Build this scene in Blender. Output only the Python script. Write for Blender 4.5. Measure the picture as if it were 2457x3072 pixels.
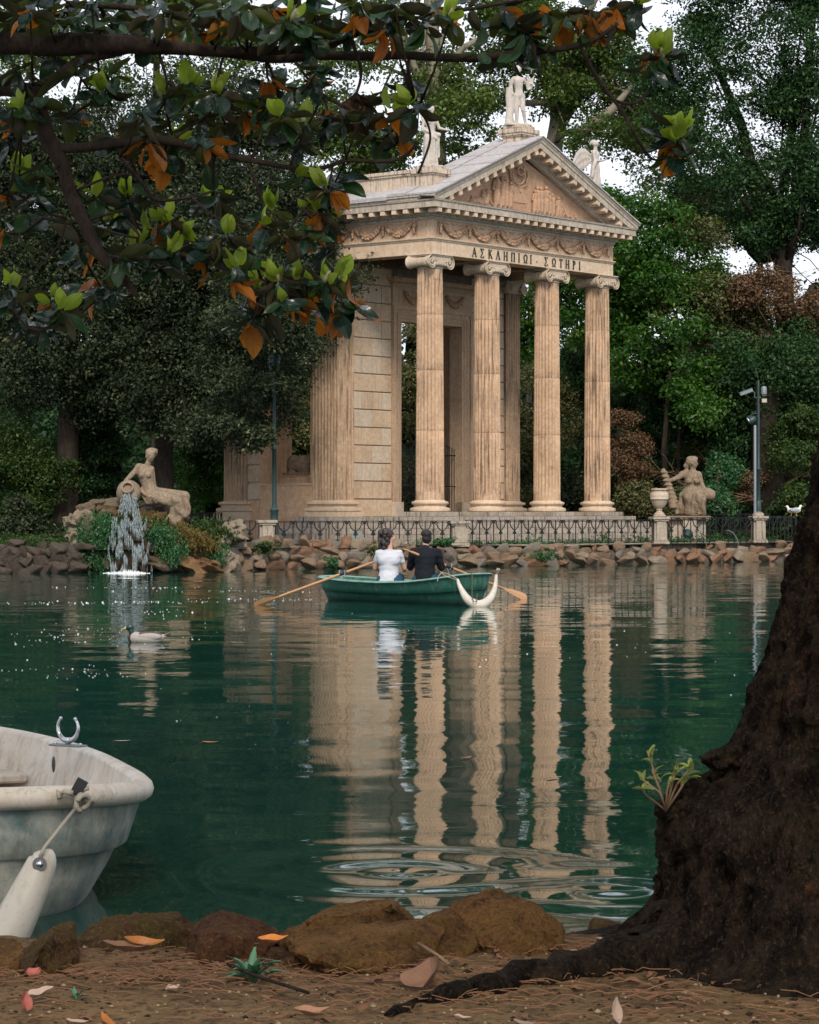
import bpy, math, random
import numpy as np
from math import sin, cos, pi, radians, sqrt
from mathutils import Vector, Matrix, noise as mnoise

random.seed(7); np.random.seed(7); mnoise.seed_set(3)
RNG = np.random.default_rng(11)
scene = bpy.context.scene
for o in list(bpy.data.objects): bpy.data.objects.remove(o, do_unlink=True)
COL = scene.collection

# ------------------------------------------------------------ camera, sky, sun, exposure
FPX = 7660.0; W0, H0 = 2457, 3072; HOR = 1533.0; CZ = 1.8
cam_d = bpy.data.cameras.new('camera'); cam = bpy.data.objects.new('camera', cam_d); COL.objects.link(cam)
cam.location = (0, 0, CZ); cam.rotation_euler = (pi/2, 0, 0)
cam_d.sensor_fit = 'VERTICAL'; cam_d.sensor_height = 36.0; cam_d.lens = 36.0*FPX/H0
cam_d.shift_y = (H0/2-HOR)/H0 * -1
cam_d.clip_start = .1; cam_d.clip_end = 3000
cam_d.dof.use_dof = True; cam_d.dof.focus_distance = 62.0; cam_d.dof.aperture_fstop = 45.0
scene.camera = cam
world = bpy.data.worlds.new('World'); scene.world = world; world.use_nodes = True
wn = world.node_tree.nodes; wl = world.node_tree.links; wn.clear()
SUN_EL, SUN_AZ = radians(40), radians(176)      # azimuth measured from +Y clockwise, sun behind the camera
sky = wn.new('ShaderNodeTexSky'); sky.sky_type = 'NISHITA'; sky.sun_disc = False
sky.sun_elevation = SUN_EL; sky.sun_rotation = SUN_AZ; sky.air_density = 1.0; sky.dust_density = 2.0; sky.ozone_density = 1.0
hs = wn.new('ShaderNodeHueSaturation'); hs.inputs['Saturation'].default_value = .22; hs.inputs['Value'].default_value = 1.0
bg = wn.new('ShaderNodeBackground'); bg.inputs['Strength'].default_value = .12
wo = wn.new('ShaderNodeOutputWorld')
ov = wn.new('ShaderNodeMixRGB'); ov.inputs[0].default_value = .72; ov.inputs[2].default_value = (4.3, 4.55, 5.1, 1)   # even overcast layer
wl.new(sky.outputs[0], hs.inputs['Color']); wl.new(hs.outputs[0], ov.inputs[1]); wl.new(ov.outputs[0], bg.inputs['Color']); wl.new(bg.outputs[0], wo.inputs['Surface'])
sun_d = bpy.data.lights.new('sun', 'SUN'); sun = bpy.data.objects.new('sun', sun_d); COL.objects.link(sun)
sun_d.energy = 1.5; sun_d.angle = radians(12); sun_d.color = (1, .90, .76)
sdir = Vector((sin(SUN_AZ)*cos(SUN_EL), cos(SUN_AZ)*cos(SUN_EL), sin(SUN_EL)))
sun.rotation_euler = sdir.to_track_quat('Z', 'Y').to_euler(); sun.location = (0, 0, 60)
scene.view_settings.view_transform = 'Standard'; scene.view_settings.look = 'None'
scene.view_settings.gamma = 1.0; scene.view_settings.use_curve_mapping = False
scene.view_settings.exposure = 1.0
scene.cycles.max_bounces = 6; scene.cycles.diffuse_bounces = 3; scene.cycles.glossy_bounces = 3
scene.cycles.transmission_bounces = 3; scene.cycles.transparent_max_bounces = 6
scene.cycles.caustics_reflective = False; scene.cycles.caustics_refractive = False
scene.cycles.sample_clamp_indirect = 4.0

# ------------------------------------------------------------ helpers
S = 2457/1724.0
def P(xd, yd, Y):                       # a point of the place at distance Y
    return Vector(((xd*S-W0/2)/FPX*Y, Y, CZ-(yd*S-HOR)/FPX*Y))
def XS(xs, Y): return (xs-W0/2)/FPX*Y
def ZS(ys, Y): return CZ-(ys-HOR)/FPX*Y

def tag(o, label=None, cat=None, group=None, kind=None):
    if label: o['label'] = label
    if cat: o['category'] = cat
    if group: o['group'] = group
    if kind: o['kind'] = kind
    return o
def link(o, parent=None):
    COL.objects.link(o)
    if parent is not None: o.parent = parent
    return o
def empty(name, loc=(0,0,0), rz=0, label=None, cat=None, group=None, parent=None):
    o = bpy.data.objects.new(name, None); o.location = loc; o.rotation_euler = (0,0,rz)
    o.empty_display_size = .2
    link(o, parent); return tag(o, label, cat, group)
def inst(name, me, parent=None, loc=(0,0,0), rot=(0,0,0), sc=(1,1,1)):
    o = bpy.data.objects.new(name, me); o.location = loc; o.rotation_euler = rot; o.scale = sc
    return link(o, parent)
def copy_tree(o, parent=None):
    c = o.copy(); COL.objects.link(c)
    if parent is not None: c.parent = parent
    for ch in list(o.children): copy_tree(ch, c)
    return c

class MB:
    def __init__(s): s.v = []; s.f = []
    def add(s, v, f):
        n = len(s.v); s.v.extend([tuple(p) for p in v]); s.f.extend([tuple(i+n for i in q) for q in f]); return s
    def box(s, c, d, rz=0, M=None):
        x, y, z = d[0]/2, d[1]/2, d[2]/2
        v = [(-x,-y,-z),(x,-y,-z),(x,y,-z),(-x,y,-z),(-x,-y,z),(x,-y,z),(x,y,z),(-x,y,z)]
        cr, sr = cos(rz), sin(rz)
        v = [(c[0]+p[0]*cr-p[1]*sr, c[1]+p[0]*sr+p[1]*cr, c[2]+p[2]) for p in v]
        if M is not None: v = [M @ Vector(p) for p in v]
        return s.add(v, [(0,3,2,1),(4,5,6,7),(0,1,5,4),(1,2,6,5),(2,3,7,6),(3,0,4,7)])
    def b(s, x0, x1, y0, y1, z0, z1): return s.box(((x0+x1)/2,(y0+y1)/2,(z0+z1)/2), (x1-x0,y1-y0,z1-z0))
    def bev(s, x0, x1, y0, y1, z0, z1, c=.012):   # box with chamfered vertical+front edges (simple: 3 stacked rings)
        R = lambda k, z: [(x0+k,y0+k,z),(x1-k,y0+k,z),(x1-k,y1-k,z),(x0+k,y1-k,z)]
        v = R(c,z0)+R(0,z0+c)+R(0,z1-c)+R(c,z1); f = [(3,2,1,0),(12,13,14,15)]
        for r in range(3):
            for i in range(4): j=(i+1)%4; f.append((r*4+i,r*4+j,r*4+4+j,r*4+4+i))
        return s.add(v, f)
    def lathe(s, prof, n=16, c=(0,0,0), M=None, cap=True, a0=0):
        v=[]; f=[]
        for r,z in prof:
            for i in range(n):
                a=a0+2*pi*i/n; v.append(Vector((r*cos(a), r*sin(a), z)))
        for k in range(len(prof)-1):
            for i in range(n):
                j=(i+1)%n; f.append((k*n+i,k*n+j,(k+1)*n+j,(k+1)*n+i))
        if cap:
            f.append(tuple(range(n-1,-1,-1))); m=(len(prof)-1)*n; f.append(tuple(range(m,m+n)))
        if M is not None: v=[M@p for p in v]
        return s.add([(p[0]+c[0],p[1]+c[1],p[2]+c[2]) for p in v], f)
    def tube(s, pts, r, n=8, cap=True, flat=1.0):
        pts=[Vector(p) for p in pts]; m=len(pts)
        rr = r if hasattr(r,'__len__') else [r]*m
        v=[]; f=[]; up=None
        for i,p in enumerate(pts):
            t=(pts[min(i+1,m-1)]-pts[max(i-1,0)])
            if t.length<1e-9: t=Vector((0,0,1))
            t.normalize()
            if up is None:
                up = Vector((0,0,1)) if abs(t.z)<.9 else Vector((0,1,0))
            a=t.cross(up)
            if a.length<1e-6: a=t.cross(Vector((1,0,0)))
            a.normalize(); b=a.cross(t); up=b
            for k in range(n):
                th=2*pi*k/n; v.append(p+a*(cos(th)*rr[i])+b*(sin(th)*rr[i]*flat))
        for i in range(m-1):
            for k in range(n):
                j=(k+1)%n; f.append((i*n+k,i*n+j,(i+1)*n+j,(i+1)*n+k))
        if cap: f.append(tuple(range(n-1,-1,-1))); f.append(tuple(range((m-1)*n,m*n)))
        return s.add(v,f)
    def prism(s, poly, y0, y1, axis='y'):       # polygon in (x,z) extruded in y ; axis 'z': polygon (x,y) in z ; axis 'x': (y,z)
        n=len(poly)
        g={'y':lambda p,h:(p[0],h,p[1]),'z':lambda p,h:(p[0],p[1],h),'x':lambda p,h:(h,p[0],p[1])}[axis]
        v=[g(p,y0) for p in poly]+[g(p,y1) for p in poly]
        f=[tuple(range(n)),tuple(range(2*n-1,n-1,-1))]+[(i,i+n,(i+1)%n+n,(i+1)%n) for i in range(n)]
        return s.add(v,f)
    def ell(s, c, r, n=10, m=7, M=None):
        v=[(0,0,-1)]; 
        for k in range(1,m):
            ph=-pi/2+pi*k/m
            for i in range(n): v.append((cos(ph)*cos(2*pi*i/n), cos(ph)*sin(2*pi*i/n), sin(ph)))
        v.append((0,0,1)); f=[]
        for i in range(n): f.append((0,1+(i+1)%n,1+i))
        for k in range(m-2):
            for i in range(n): j=(i+1)%n; f.append((1+k*n+i,1+k*n+j,1+(k+1)*n+j,1+(k+1)*n+i))
        t=len(v)-1
        for i in range(n): f.append((t,1+(m-2)*n+i,1+(m-2)*n+(i+1)%n))
        R = r if hasattr(r,'__len__') else (r,r,r)
        vv=[Vector((p[0]*R[0],p[1]*R[1],p[2]*R[2])) for p in v]
        if M is not None: vv=[M@p for p in vv]
        return s.add([(p[0]+c[0],p[1]+c[1],p[2]+c[2]) for p in vv],f)
    def cap(s, p, q, r1, r2, n=10, flat=1.0):   # tapered capsule
        p=Vector(p); q=Vector(q); d=q-p; L=max(d.length,1e-6); d.normalize()
        pts=[];rr=[]
        for a in (0.02,.35,.7): pts.append(p-d*(r1*(1-a)*(1)) ); rr.append(r1*sqrt(max(1-(1-a)**2,.004)))
        pts.append(p); rr.append(r1); pts.append(q); rr.append(r2)
        for a in (.7,.35,.02): pts.append(q+d*(r2*(1-a))); rr.append(r2*sqrt(max(1-(1-a)**2,.004)))
        return s.tube(pts, rr, n, True, flat)
    def mesh(s, name, mat=None, smooth=None):
        me=bpy.data.meshes.new(name); me.from_pydata([tuple(p) for p in s.v],[],s.f)
        if mat: me.materials.append(mat)
        if smooth is not None:
            me.polygons.foreach_set('use_smooth',[True]*len(me.polygons))
            if smooth<180: me.set_sharp_from_angle(angle=radians(smooth))
        me.update(); return me
    def build(s, name, mat, parent=None, smooth=None, loc=(0,0,0), rot=(0,0,0)):
        return inst(name, s.mesh(name,mat,smooth), parent, loc, rot)

def sculpt(mb, voxel, smooth=4, fac=.5):       # fuse the pieces of mb into one continuous surface
    me=mb.mesh('tmp'); o=bpy.data.objects.new('tmp',me); COL.objects.link(o)
    m=o.modifiers.new('r','REMESH'); m.mode='VOXEL'; m.voxel_size=voxel; m.use_smooth_shade=True
    if smooth: k=o.modifiers.new('s','SMOOTH'); k.iterations=smooth; k.factor=fac
    dg=bpy.context.evaluated_depsgraph_get(); dg.update()
    out=bpy.data.meshes.new_from_object(o.evaluated_get(dg))
    bpy.data.objects.remove(o,do_unlink=True); bpy.data.meshes.remove(me)
    return out
def get_v(me):
    a=np.empty(len(me.vertices)*3,'f'); me.vertices.foreach_get('co',a); return a.reshape(-1,3)
def get_n(me):
    a=np.empty(len(me.vertices)*3,'f'); me.vertices.foreach_get('normal',a); return a.reshape(-1,3)
def set_v(me,a): me.vertices.foreach_set('co',np.ascontiguousarray(a,'f').ravel()); me.update()
def np_mesh(name, V, F, mat=None, attr=None, smooth=False, corner_n=None):
    me=bpy.data.meshes.new(name); V=np.asarray(V,'f'); F=np.asarray(F,np.int32); k=F.shape[1]
    me.vertices.add(len(V)); me.vertices.foreach_set('co',V.ravel())
    me.loops.add(F.size); me.loops.foreach_set('vertex_index',F.ravel())
    me.polygons.add(len(F)); me.polygons.foreach_set('loop_start',np.arange(0,F.size,k,dtype=np.int32))
    me.polygons.foreach_set('loop_total',np.full(len(F),k,np.int32))
    if smooth: me.polygons.foreach_set('use_smooth',np.ones(len(F),bool))
    if attr is not None:
        at=me.attributes.new('rnd','FLOAT','POINT'); at.data.foreach_set('value',np.asarray(attr,'f'))
    if mat: me.materials.append(mat)
    me.update(calc_edges=True); return me
def rock_mesh(name, mat, sub=2, amp=.25, freq=1.6, seed=0, sc=(1,1,1), flatb=False, detail=.06):
    import bmesh
    bm=bmesh.new(); bmesh.ops.create_icosphere(bm,subdivisions=sub,radius=1)
    off=Vector((seed*7.3,seed*3.1,seed*1.7))
    for v in bm.verts:
        p=v.co.copy(); q=p*freq+off
        d=mnoise.noise(q)*amp*1.6+mnoise.noise(q*2.3)*amp*.7+mnoise.noise(q*5.5)*detail+mnoise.noise(q*11)*detail*.5
        c=mnoise.cell(q*.9) if False else 0
        v.co=p*(1+d)
        v.co=Vector((v.co.x*sc[0],v.co.y*sc[1],v.co.z*sc[2]))
    me=bpy.data.meshes.new(name); bm.to_mesh(me); bm.free()
    me.polygons.foreach_set('use_smooth',[True]*len(me.polygons))
    if sub<=3: me.set_sharp_from_angle(angle=radians(38))
    me.materials.append(mat); return me

def chisel(me,seed,n=16,lo=.62,hi=.9):
    r=random.Random(seed); a=get_v(me)
    for i in range(n):
        d=np.array([r.gauss(0,1),r.gauss(0,1),r.gauss(0,.8)]); d/=np.linalg.norm(d); t=r.uniform(lo,hi); q=a@d-t; a=a-np.outer(np.clip(q,0,None)*.92,d)
    set_v(me,a); return me
def hull_stone(name,mat,seed,n=13):
    import bmesh
    r=random.Random(seed); bm=bmesh.new()
    for i in range(n):
        d=Vector((r.gauss(0,1),r.gauss(0,.8),r.gauss(0,1))).normalized(); d*=r.uniform(.85,1.12)
        d=Vector((max(-.92,min(.92,d.x*1.12)),d.y,max(-.88,min(.88,d.z*1.12)))); bm.verts.new(d)
    g=bmesh.ops.convex_hull(bm,input=bm.verts); bmesh.ops.delete(bm,geom=list({e for e in g['geom_interior']+g['geom_unused'] if isinstance(e,bmesh.types.BMVert)}),context='VERTS')
    bmesh.ops.bevel(bm,geom=list(bm.edges),offset=.07,segments=1,affect='EDGES')
    me=bpy.data.meshes.new(name); bm.to_mesh(me); bm.free(); me.polygons.foreach_set('use_smooth',[True]*len(me.polygons)); me.set_sharp_from_angle(angle=radians(24)); me.materials.append(mat); return me
# ------------------------------------------------------------ materials
MATS={}
def NT(name):
    m=bpy.data.materials.new(name); m.use_nodes=True; nt=m.node_tree; nt.nodes.clear()
    out=nt.nodes.new('ShaderNodeOutputMaterial'); MATS[name]=m
    return m,nt,out
def nd(nt,t,**k):
    n=nt.nodes.new('ShaderNode'+t)
    for a,b in k.items(): setattr(n,a,b)
    return n
def lk(nt,a,b): nt.links.new(a,b)
def ramp(nt, stops, src=None, interp='LINEAR'):
    r=nd(nt,'ValToRGB'); r.color_ramp.interpolation=interp; e=r.color_ramp.elements
    while len(e)<len(stops): e.new(.5)
    for i,(p,c) in enumerate(stops):
        e[i].position=p; e[i].color=(c,c,c,1) if not hasattr(c,'__len__') else (c[0],c[1],c[2],1)
    if src is not None: lk(nt,src,r.inputs[0])
    return r
def noise(nt, vec, scale, detail=4, rough=.55, dist=0):
    n=nd(nt,'TexNoise'); n.inputs['Scale'].default_value=scale; n.inputs['Detail'].default_value=detail
    n.inputs['Roughness'].default_value=rough; n.inputs['Distortion'].default_value=dist
    if vec is not None: lk(nt,vec,n.inputs['Vector'])
    return n
def mapping(nt, src, scale=(1,1,1), loc=(0,0,0), rot=(0,0,0)):
    m=nd(nt,'Mapping'); m.inputs['Scale'].default_value=scale; m.inputs['Location'].default_value=loc; m.inputs['Rotation'].default_value=rot
    lk(nt,src,m.inputs['Vector']); return m.outputs[0]
def mix(nt, a, b, fac, mode='MIX'):
    m=nd(nt,'MixRGB'); m.blend_type=mode
    for i,x in ((1,a),(2,b),(0,fac)):
        if hasattr(x,'links') or hasattr(x,'is_output'): lk(nt,x,m.inputs[i])
        elif i==0: m.inputs[0].default_value=x
        else: m.inputs[i].default_value=(x[0],x[1],x[2],1)
    return m.outputs[0]
def mathn(nt, op, a, b=0.0, c=None, clamp=False):
    m=nd(nt,'Math',operation=op); m.use_clamp=clamp
    for i,x in enumerate((a,b,c)):
        if x is None: continue
        if hasattr(x,'is_output'): lk(nt,x,m.inputs[i])
        else: m.inputs[i].default_value=x
    return m.outputs[0]
def objvec(nt, rnd=True, geo=False):
    tc=nd(nt,'TexCoord')
    src = nd(nt,'NewGeometry').outputs['Position'] if geo else tc.outputs['Object']
    if not rnd: return src
    oi=nd(nt,'ObjectInfo'); vm=nd(nt,'VectorMath',operation='MULTIPLY_ADD')
    cx=nd(nt,'CombineXYZ'); 
    for i in range(3): lk(nt,mathn(nt,'MULTIPLY',oi.outputs['Random'],(17.0,31.0,23.0)[i]),cx.inputs[i])
    vm2=nd(nt,'VectorMath',operation='ADD'); lk(nt,src,vm2.inputs[0]); lk(nt,cx.outputs[0],vm2.inputs[1])
    return vm2.outputs[0]
def bump(nt, h, strength=.4, dist=.02, normal=None):
    b=nd(nt,'Bump'); b.inputs['Strength'].default_value=strength; b.inputs['Distance'].default_value=dist
    lk(nt,h,b.inputs['Height'])
    if normal: lk(nt,normal,b.inputs['Normal'])
    return b.outputs[0]
def pbsdf(nt,out,color,rough=.8,normal=None,spec=.3,metal=0,**k):
    p=nd(nt,'BsdfPrincipled')
    for nm,x in (('Base Color',color),('Roughness',rough),('Metallic',metal),('Specular IOR Level',spec)):
        if hasattr(x,'is_output'): lk(nt,x,p.inputs[nm])
        elif hasattr(x,'__len__'): p.inputs[nm].default_value=(x[0],x[1],x[2],1)
        else: p.inputs[nm].default_value=x
    if normal is not None: lk(nt,normal,p.inputs['Normal'])
    lk(nt,p.outputs[0],out.inputs['Surface']); return p

def stone(name, c1, c2, stain=(.09,.07,.055), streak=.5, blotch=.4, sc=1.0, rough=.85, bs=.5, top_dirt=0.0, geo=False):
    m,nt,out=NT(name); v=objvec(nt, geo=geo)
    n1=noise(nt,mapping(nt,v,(sc,)*3),1.3,6,.6)
    col=mix(nt,c1,c2,ramp(nt,[(.3,0),(.7,1)],n1.outputs[0]).outputs[0])
    n2=noise(nt,mapping(nt,v,(sc,)*3),9,5,.65)
    col=mix(nt,col,(1,.97,.92),mathn(nt,'MULTIPLY',ramp(nt,[(.5,0),(.8,1)],n2.outputs[0]).outputs[0],.22),'MIX')
    col=mix(nt,col,(.0,.0,.0),mathn(nt,'MULTIPLY',ramp(nt,[(.2,1),(.5,0)],n2.outputs[0]).outputs[0],.22))
    if streak:                                   # rain streaks running down the stone
        n3=noise(nt,mapping(nt,v,(7*sc,7*sc,.45*sc)),1.6,5,.6)
        n4=noise(nt,mapping(nt,v,(.5,.5,.35)),1.1,3,.5)
        f=mathn(nt,'MULTIPLY',ramp(nt,[(.50,0),(.63,1)],n3.outputs[0]).outputs[0],ramp(nt,[(.36,.05),(.56,1)],n4.outputs[0]).outputs[0])
        col=mix(nt,col,stain,mathn(nt,'MULTIPLY',f,streak))
    if blotch:
        n5=noise(nt,mapping(nt,v,(sc,)*3,loc=(4,9,2)),2.6,7,.7,.4)
        col=mix(nt,col,stain,mathn(nt,'MULTIPLY',ramp(nt,[(.58,0),(.75,1)],n5.outputs[0]).outputs[0],blotch))
    if top_dirt:                                 # lichen where rain settles
        g=nd(nt,'NewGeometry'); s=nd(nt,'SeparateXYZ'); lk(nt,g.outputs['Normal'],s.inputs[0])
        n6=noise(nt,v,5,5,.7)
        f=mathn(nt,'MULTIPLY',ramp(nt,[(.3,0),(.8,1)],s.outputs[2]).outputs[0],ramp(nt,[(.35,0),(.6,1)],n6.outputs[0]).outputs[0])
        col=mix(nt,col,(.10,.10,.075),mathn(nt,'MULTIPLY',f,top_dirt))
    nb=noise(nt,mapping(nt,v,(sc,)*3),28,6,.7)
    h=mathn(nt,'ADD',nb.outputs[0],mathn(nt,'MULTIPLY',n2.outputs[0],1.5))
    pbsdf(nt,out,col,rough,bump(nt,h,bs,.02),.25)
    return m
M_col = stone('column_stone',(.56,.38,.25),(.40,.265,.17),(.075,.055,.040),.75,.6,1)
M_pil = stone('pilaster_stone',(.50,.345,.225),(.38,.26,.17),(.08,.06,.045),.8,.6,1)
M_arch= stone('architrave_stone',(.62,.48,.35),(.53,.38,.26),(.16,.13,.10),.3,.25,.8)
M_frz = stone('frieze_stone',(.54,.38,.26),(.44,.30,.195),(.10,.075,.055),.35,.45,1.4)
M_relief=stone('relief_stone',(.46,.28,.175),(.36,.22,.135),(.08,.055,.04),.2,.5,2)
M_corn= stone('cornice_stone',(.47,.41,.34),(.38,.30,.23),(.09,.075,.06),.5,.5,1.1,top_dirt=.7)
M_cap = stone('capital_stone',(.53,.44,.34),(.44,.34,.25),(.09,.07,.055),.2,.5,2)
M_blk = stone('ashlar_stone',(.58,.44,.31),(.48,.34,.225),(.14,.11,.09),.25,.3,.9)
M_blk2= stone('pale_ashlar_stone',(.58,.47,.36),(.50,.40,.295),(.14,.11,.09),.2,.25,.9)
M_plas= stone('peach_plaster',(.58,.38,.24),(.50,.32,.19),(.2,.14,.10),.3,.3,.6,bs=.25)
M_attic=stone('attic_stone',(.56,.46,.36),(.50,.38,.29),(.06,.055,.045),.9,.5,1,top_dirt=.8)
M_roof= stone('roof_slab_stone',(.42,.40,.40),(.34,.32,.32),(.12,.10,.09),.3,.5,1.0)
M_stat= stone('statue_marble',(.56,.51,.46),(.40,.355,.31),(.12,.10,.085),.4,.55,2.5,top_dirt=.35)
M_gstat=stone('garden_statue_stone',(.27,.195,.13),(.19,.135,.09),(.04,.034,.025),.4,.7,2.2,top_dirt=.35)  # brown statue stone with the shade of the oak put into its colour
M_step= stone('step_stone',(.40,.34,.28),(.28,.235,.19),(.035,.032,.028),.8,.7,1,top_dirt=.4)
M_pier= stone('pillar_stone',(.40,.33,.265),(.30,.25,.20),(.05,.045,.04),.7,.5,1.6,top_dirt=.6)
M_urn = stone('urn_marble',(.52,.42,.33),(.42,.33,.25),(.2,.08,.04),.4,.4,2.5,top_dirt=.5)
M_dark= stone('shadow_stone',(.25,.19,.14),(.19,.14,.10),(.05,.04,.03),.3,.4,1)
M_wstone=[stone('shore_stone_'+k,a,b,(.04,.035,.028),0,.6,2.2,bs=1.0,top_dirt=.4,rough=.9) for k,a,b in
   (('ochre',(.29,.19,.12),(.19,.12,.075)),('grey',(.23,.19,.15),(.15,.125,.10)),('rust',(.30,.155,.085),(.19,.10,.06)),('pale',(.33,.255,.185),(.22,.17,.12)))]
M_mossrock=None

def simple(name, col, rough=.6, metal=0, spec=.4, var=.0, sc=8, bs=0, col2=None):
    m,nt,out=NT(name); v=objvec(nt)
    n=noise(nt,v,sc,5,.6)
    c=mix(nt,col,col2 if col2 else tuple(x*(1-var) for x in col),n.outputs[0]) 
    pbsdf(nt,out,c,rough,bump(nt,n.outputs[0],bs,.01) if bs else None,spec,metal); return m
M_iron=simple('wrought_iron',(.012,.015,.017),.55,.3,.4,.3)
M_lamp=simple('green_painted_iron',(.022,.052,.052),.45,.2,.5,.35,5)
M_greyp=simple('grey_galvanised_pole',(.20,.23,.25),.5,.3,.5,.2,4)
M_steel=simple('polished_steel',(.55,.56,.58),.22,1,.5,.1,20)
M_black=simple('black_plastic',(.015,.016,.018),.5,0,.5,.2)
M_wood=simple('oar_wood',(.50,.26,.12),.45,0,.5,.3,(14),.1)
M_bronze=simple('bronze_letter',(.035,.05,.05),.55,.5,.4,.4,12)
M_soil_under=simple('mortar',(.12,.10,.08),.95,0,.1,.4,6)

def leafmat(name, stops, rough=.5, trans=.35, spec=.35, tcol=(1.1,1.25,.55)):
    m,nt,out=NT(name); a=nd(nt,'Attribute'); a.attribute_name='rnd'
    r=ramp(nt,stops,a.outputs['Fac'])
    p=nd(nt,'BsdfPrincipled'); lk(nt,r.outputs[0],p.inputs['Base Color']); p.inputs['Roughness'].default_value=rough
    p.inputs['Specular IOR Level'].default_value=spec
    if trans:
        t=nd(nt,'BsdfTranslucent'); lk(nt,mix(nt,r.outputs[0],tcol,1.0,'MULTIPLY'),t.inputs['Color'])
        mx=nd(nt,'MixShader'); mx.inputs[0].default_value=trans; lk(nt,p.outputs[0],mx.inputs[1]); lk(nt,t.outputs[0],mx.inputs[2])
        lk(nt,mx.outputs[0],out.inputs['Surface'])
    else: lk(nt,p.outputs[0],out.inputs['Surface'])
    return m
L_holm=leafmat('holm_oak_leaves',[(0,(.009,.016,.009)),(.4,(.024,.037,.018)),(.75,(.065,.080,.038)),(1,(.17,.165,.08))],.62,.18,.18)
L_plane=leafmat('plane_leaves',[(0,(.026,.055,.011)),(.5,(.068,.115,.022)),(.85,(.14,.18,.034)),(1,(.24,.19,.045))],.5,.4)
L_oak=leafmat('oak_leaves',[(0,(.008,.028,.010)),(.5,(.022,.062,.019)),(.85,(.055,.115,.028)),(1,(.13,.15,.04))],.55,.28,.25)
L_maple=leafmat('maple_leaves',[(0,(.012,.046,.008)),(.5,(.036,.11,.015)),(.85,(.10,.19,.022)),(1,(.26,.26,.035))],.45,.4)
L_bush=leafmat('bush_leaves',[(0,(.012,.030,.007)),(.5,(.034,.072,.014)),(1,(.11,.15,.03))],.5,.35)
L_dry=leafmat('dry_leaves',[(0,(.10,.06,.035)),(.5,(.15,.09,.05)),(1,(.22,.15,.08))],.7,.25,.2,(1,.8,.6))
L_olive=leafmat('olive_leaves',[(0,(.035,.045,.016)),(.5,(.095,.10,.035)),(1,(.22,.19,.085))],.6,.25)
L_ivy=leafmat('ivy_leaves',[(0,(.02,.07,.03)),(.5,(.04,.13,.05)),(1,(.09,.2,.07))],.45,.3)
L_ochre=leafmat('ochre_moss_leaves',[(0,(.10,.06,.015)),(.5,(.16,.10,.025)),(1,(.12,.14,.03))],.7,.2)
def bark(name,c1,c2,sc=1,bs=1.0,dist=.05):
    m,nt,out=NT(name); v=objvec(nt)
    n1=noise(nt,mapping(nt,v,(6*sc,6*sc,1.6*sc)),1.5,7,.7,.6); n2=noise(nt,v,2.2*sc,5,.6)
    c=mix(nt,c1,c2,ramp(nt,[(.35,0),(.68,1)],n1.outputs[0]).outputs[0])
    c=mix(nt,c,tuple(x*1.5 for x in c2),mathn(nt,'MULTIPLY',ramp(nt,[(.5,0),(.75,1)],n2.outputs[0]).outputs[0],.5))
    pbsdf(nt,out,c,.95,bump(nt,n1.outputs[0],bs,dist),.1); return m
B_dark=bark('dark_bark',(.018,.014,.011),(.045,.036,.028))
B_grey=bark('plane_bark',(.13,.115,.085),(.24,.215,.165),.7,.4)
B_twig=bark('dry_twig_bark',(.16,.10,.06),(.26,.18,.11),1,.3)
B_mag=bark('magnolia_bark',(.022,.016,.013),(.06,.045,.035),6,.7,.01)

def leaves_np(C, rad, n_per, size, rng, flat=.75, droop=0.15, rv=None, asp=.55):
    """C: cluster centres (k,3); rad: cluster radius; every leaf a folded quad"""
    C=np.asarray(C); k=len(C); N=k*n_per
    c=np.repeat(C,n_per,0); rd=np.repeat(np.broadcast_to(rad,(k,)),n_per)
    d=rng.normal(size=(N,3)); d/=np.linalg.norm(d,axis=1,keepdims=True)+1e-9
    r=rd*rng.random(N)**.45
    p=c+d*r[:,None]*np.array([1,1,flat]); 
    nrm=d*.6+rng.normal(size=(N,3))*.55+np.array([0,0,.7]); nrm/=np.linalg.norm(nrm,axis=1,keepdims=True)
    t=np.cross(nrm,rng.normal(size=(N,3))); t[:,2]-=droop; t/=np.linalg.norm(t,axis=1,keepdims=True)+1e-9
    b=np.cross(nrm,t); s=size*rng.uniform(.65,1.35,N)[:,None]
    v0=p-t*s*.5; v2=p+t*s*.5; v1=p+b*s*asp*.5+nrm*s*.12; v3=p-b*s*asp*.5+nrm*s*.12
    V=np.stack([v0,v1,v2,v3],1).reshape(-1,3); F=np.arange(N*4).reshape(-1,4)
    base=np.repeat(rv if rv is not None else rng.random(k),n_per)
    a=np.clip(base*.55+rng.random(N)*.5-.03,0,1); return V,F,np.repeat(a,4)
def join_np(L):
    V=np.concatenate([l[0] for l in L]); off=0; Fs=[]
    for l in L: Fs.append(l[1]+off); off+=len(l[0])
    return V,np.concatenate(Fs),np.concatenate([l[2] for l in L])
# ------------------------------------------------------------ temple
UA=math.atan2(.7792,.6268); TX,TY=.758,86.0
def a_of(xs,b=0.0):
    k=(xs-W0/2)/FPX
    return (k*(TY+.6268*b)-TX+.7792*b)/(.6268-.7792*k)
def TW(a,b,z=0): return Vector((TX+.6268*a-.7792*b, TY+.7792*a+.6268*b, z))
LF=10.8; BC=4.23; BE=9.65
temple=empty('temple',(TX,TY,0),UA,'small Ionic temple of tan stone with four fluted columns and a carved pediment','temple')

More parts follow.
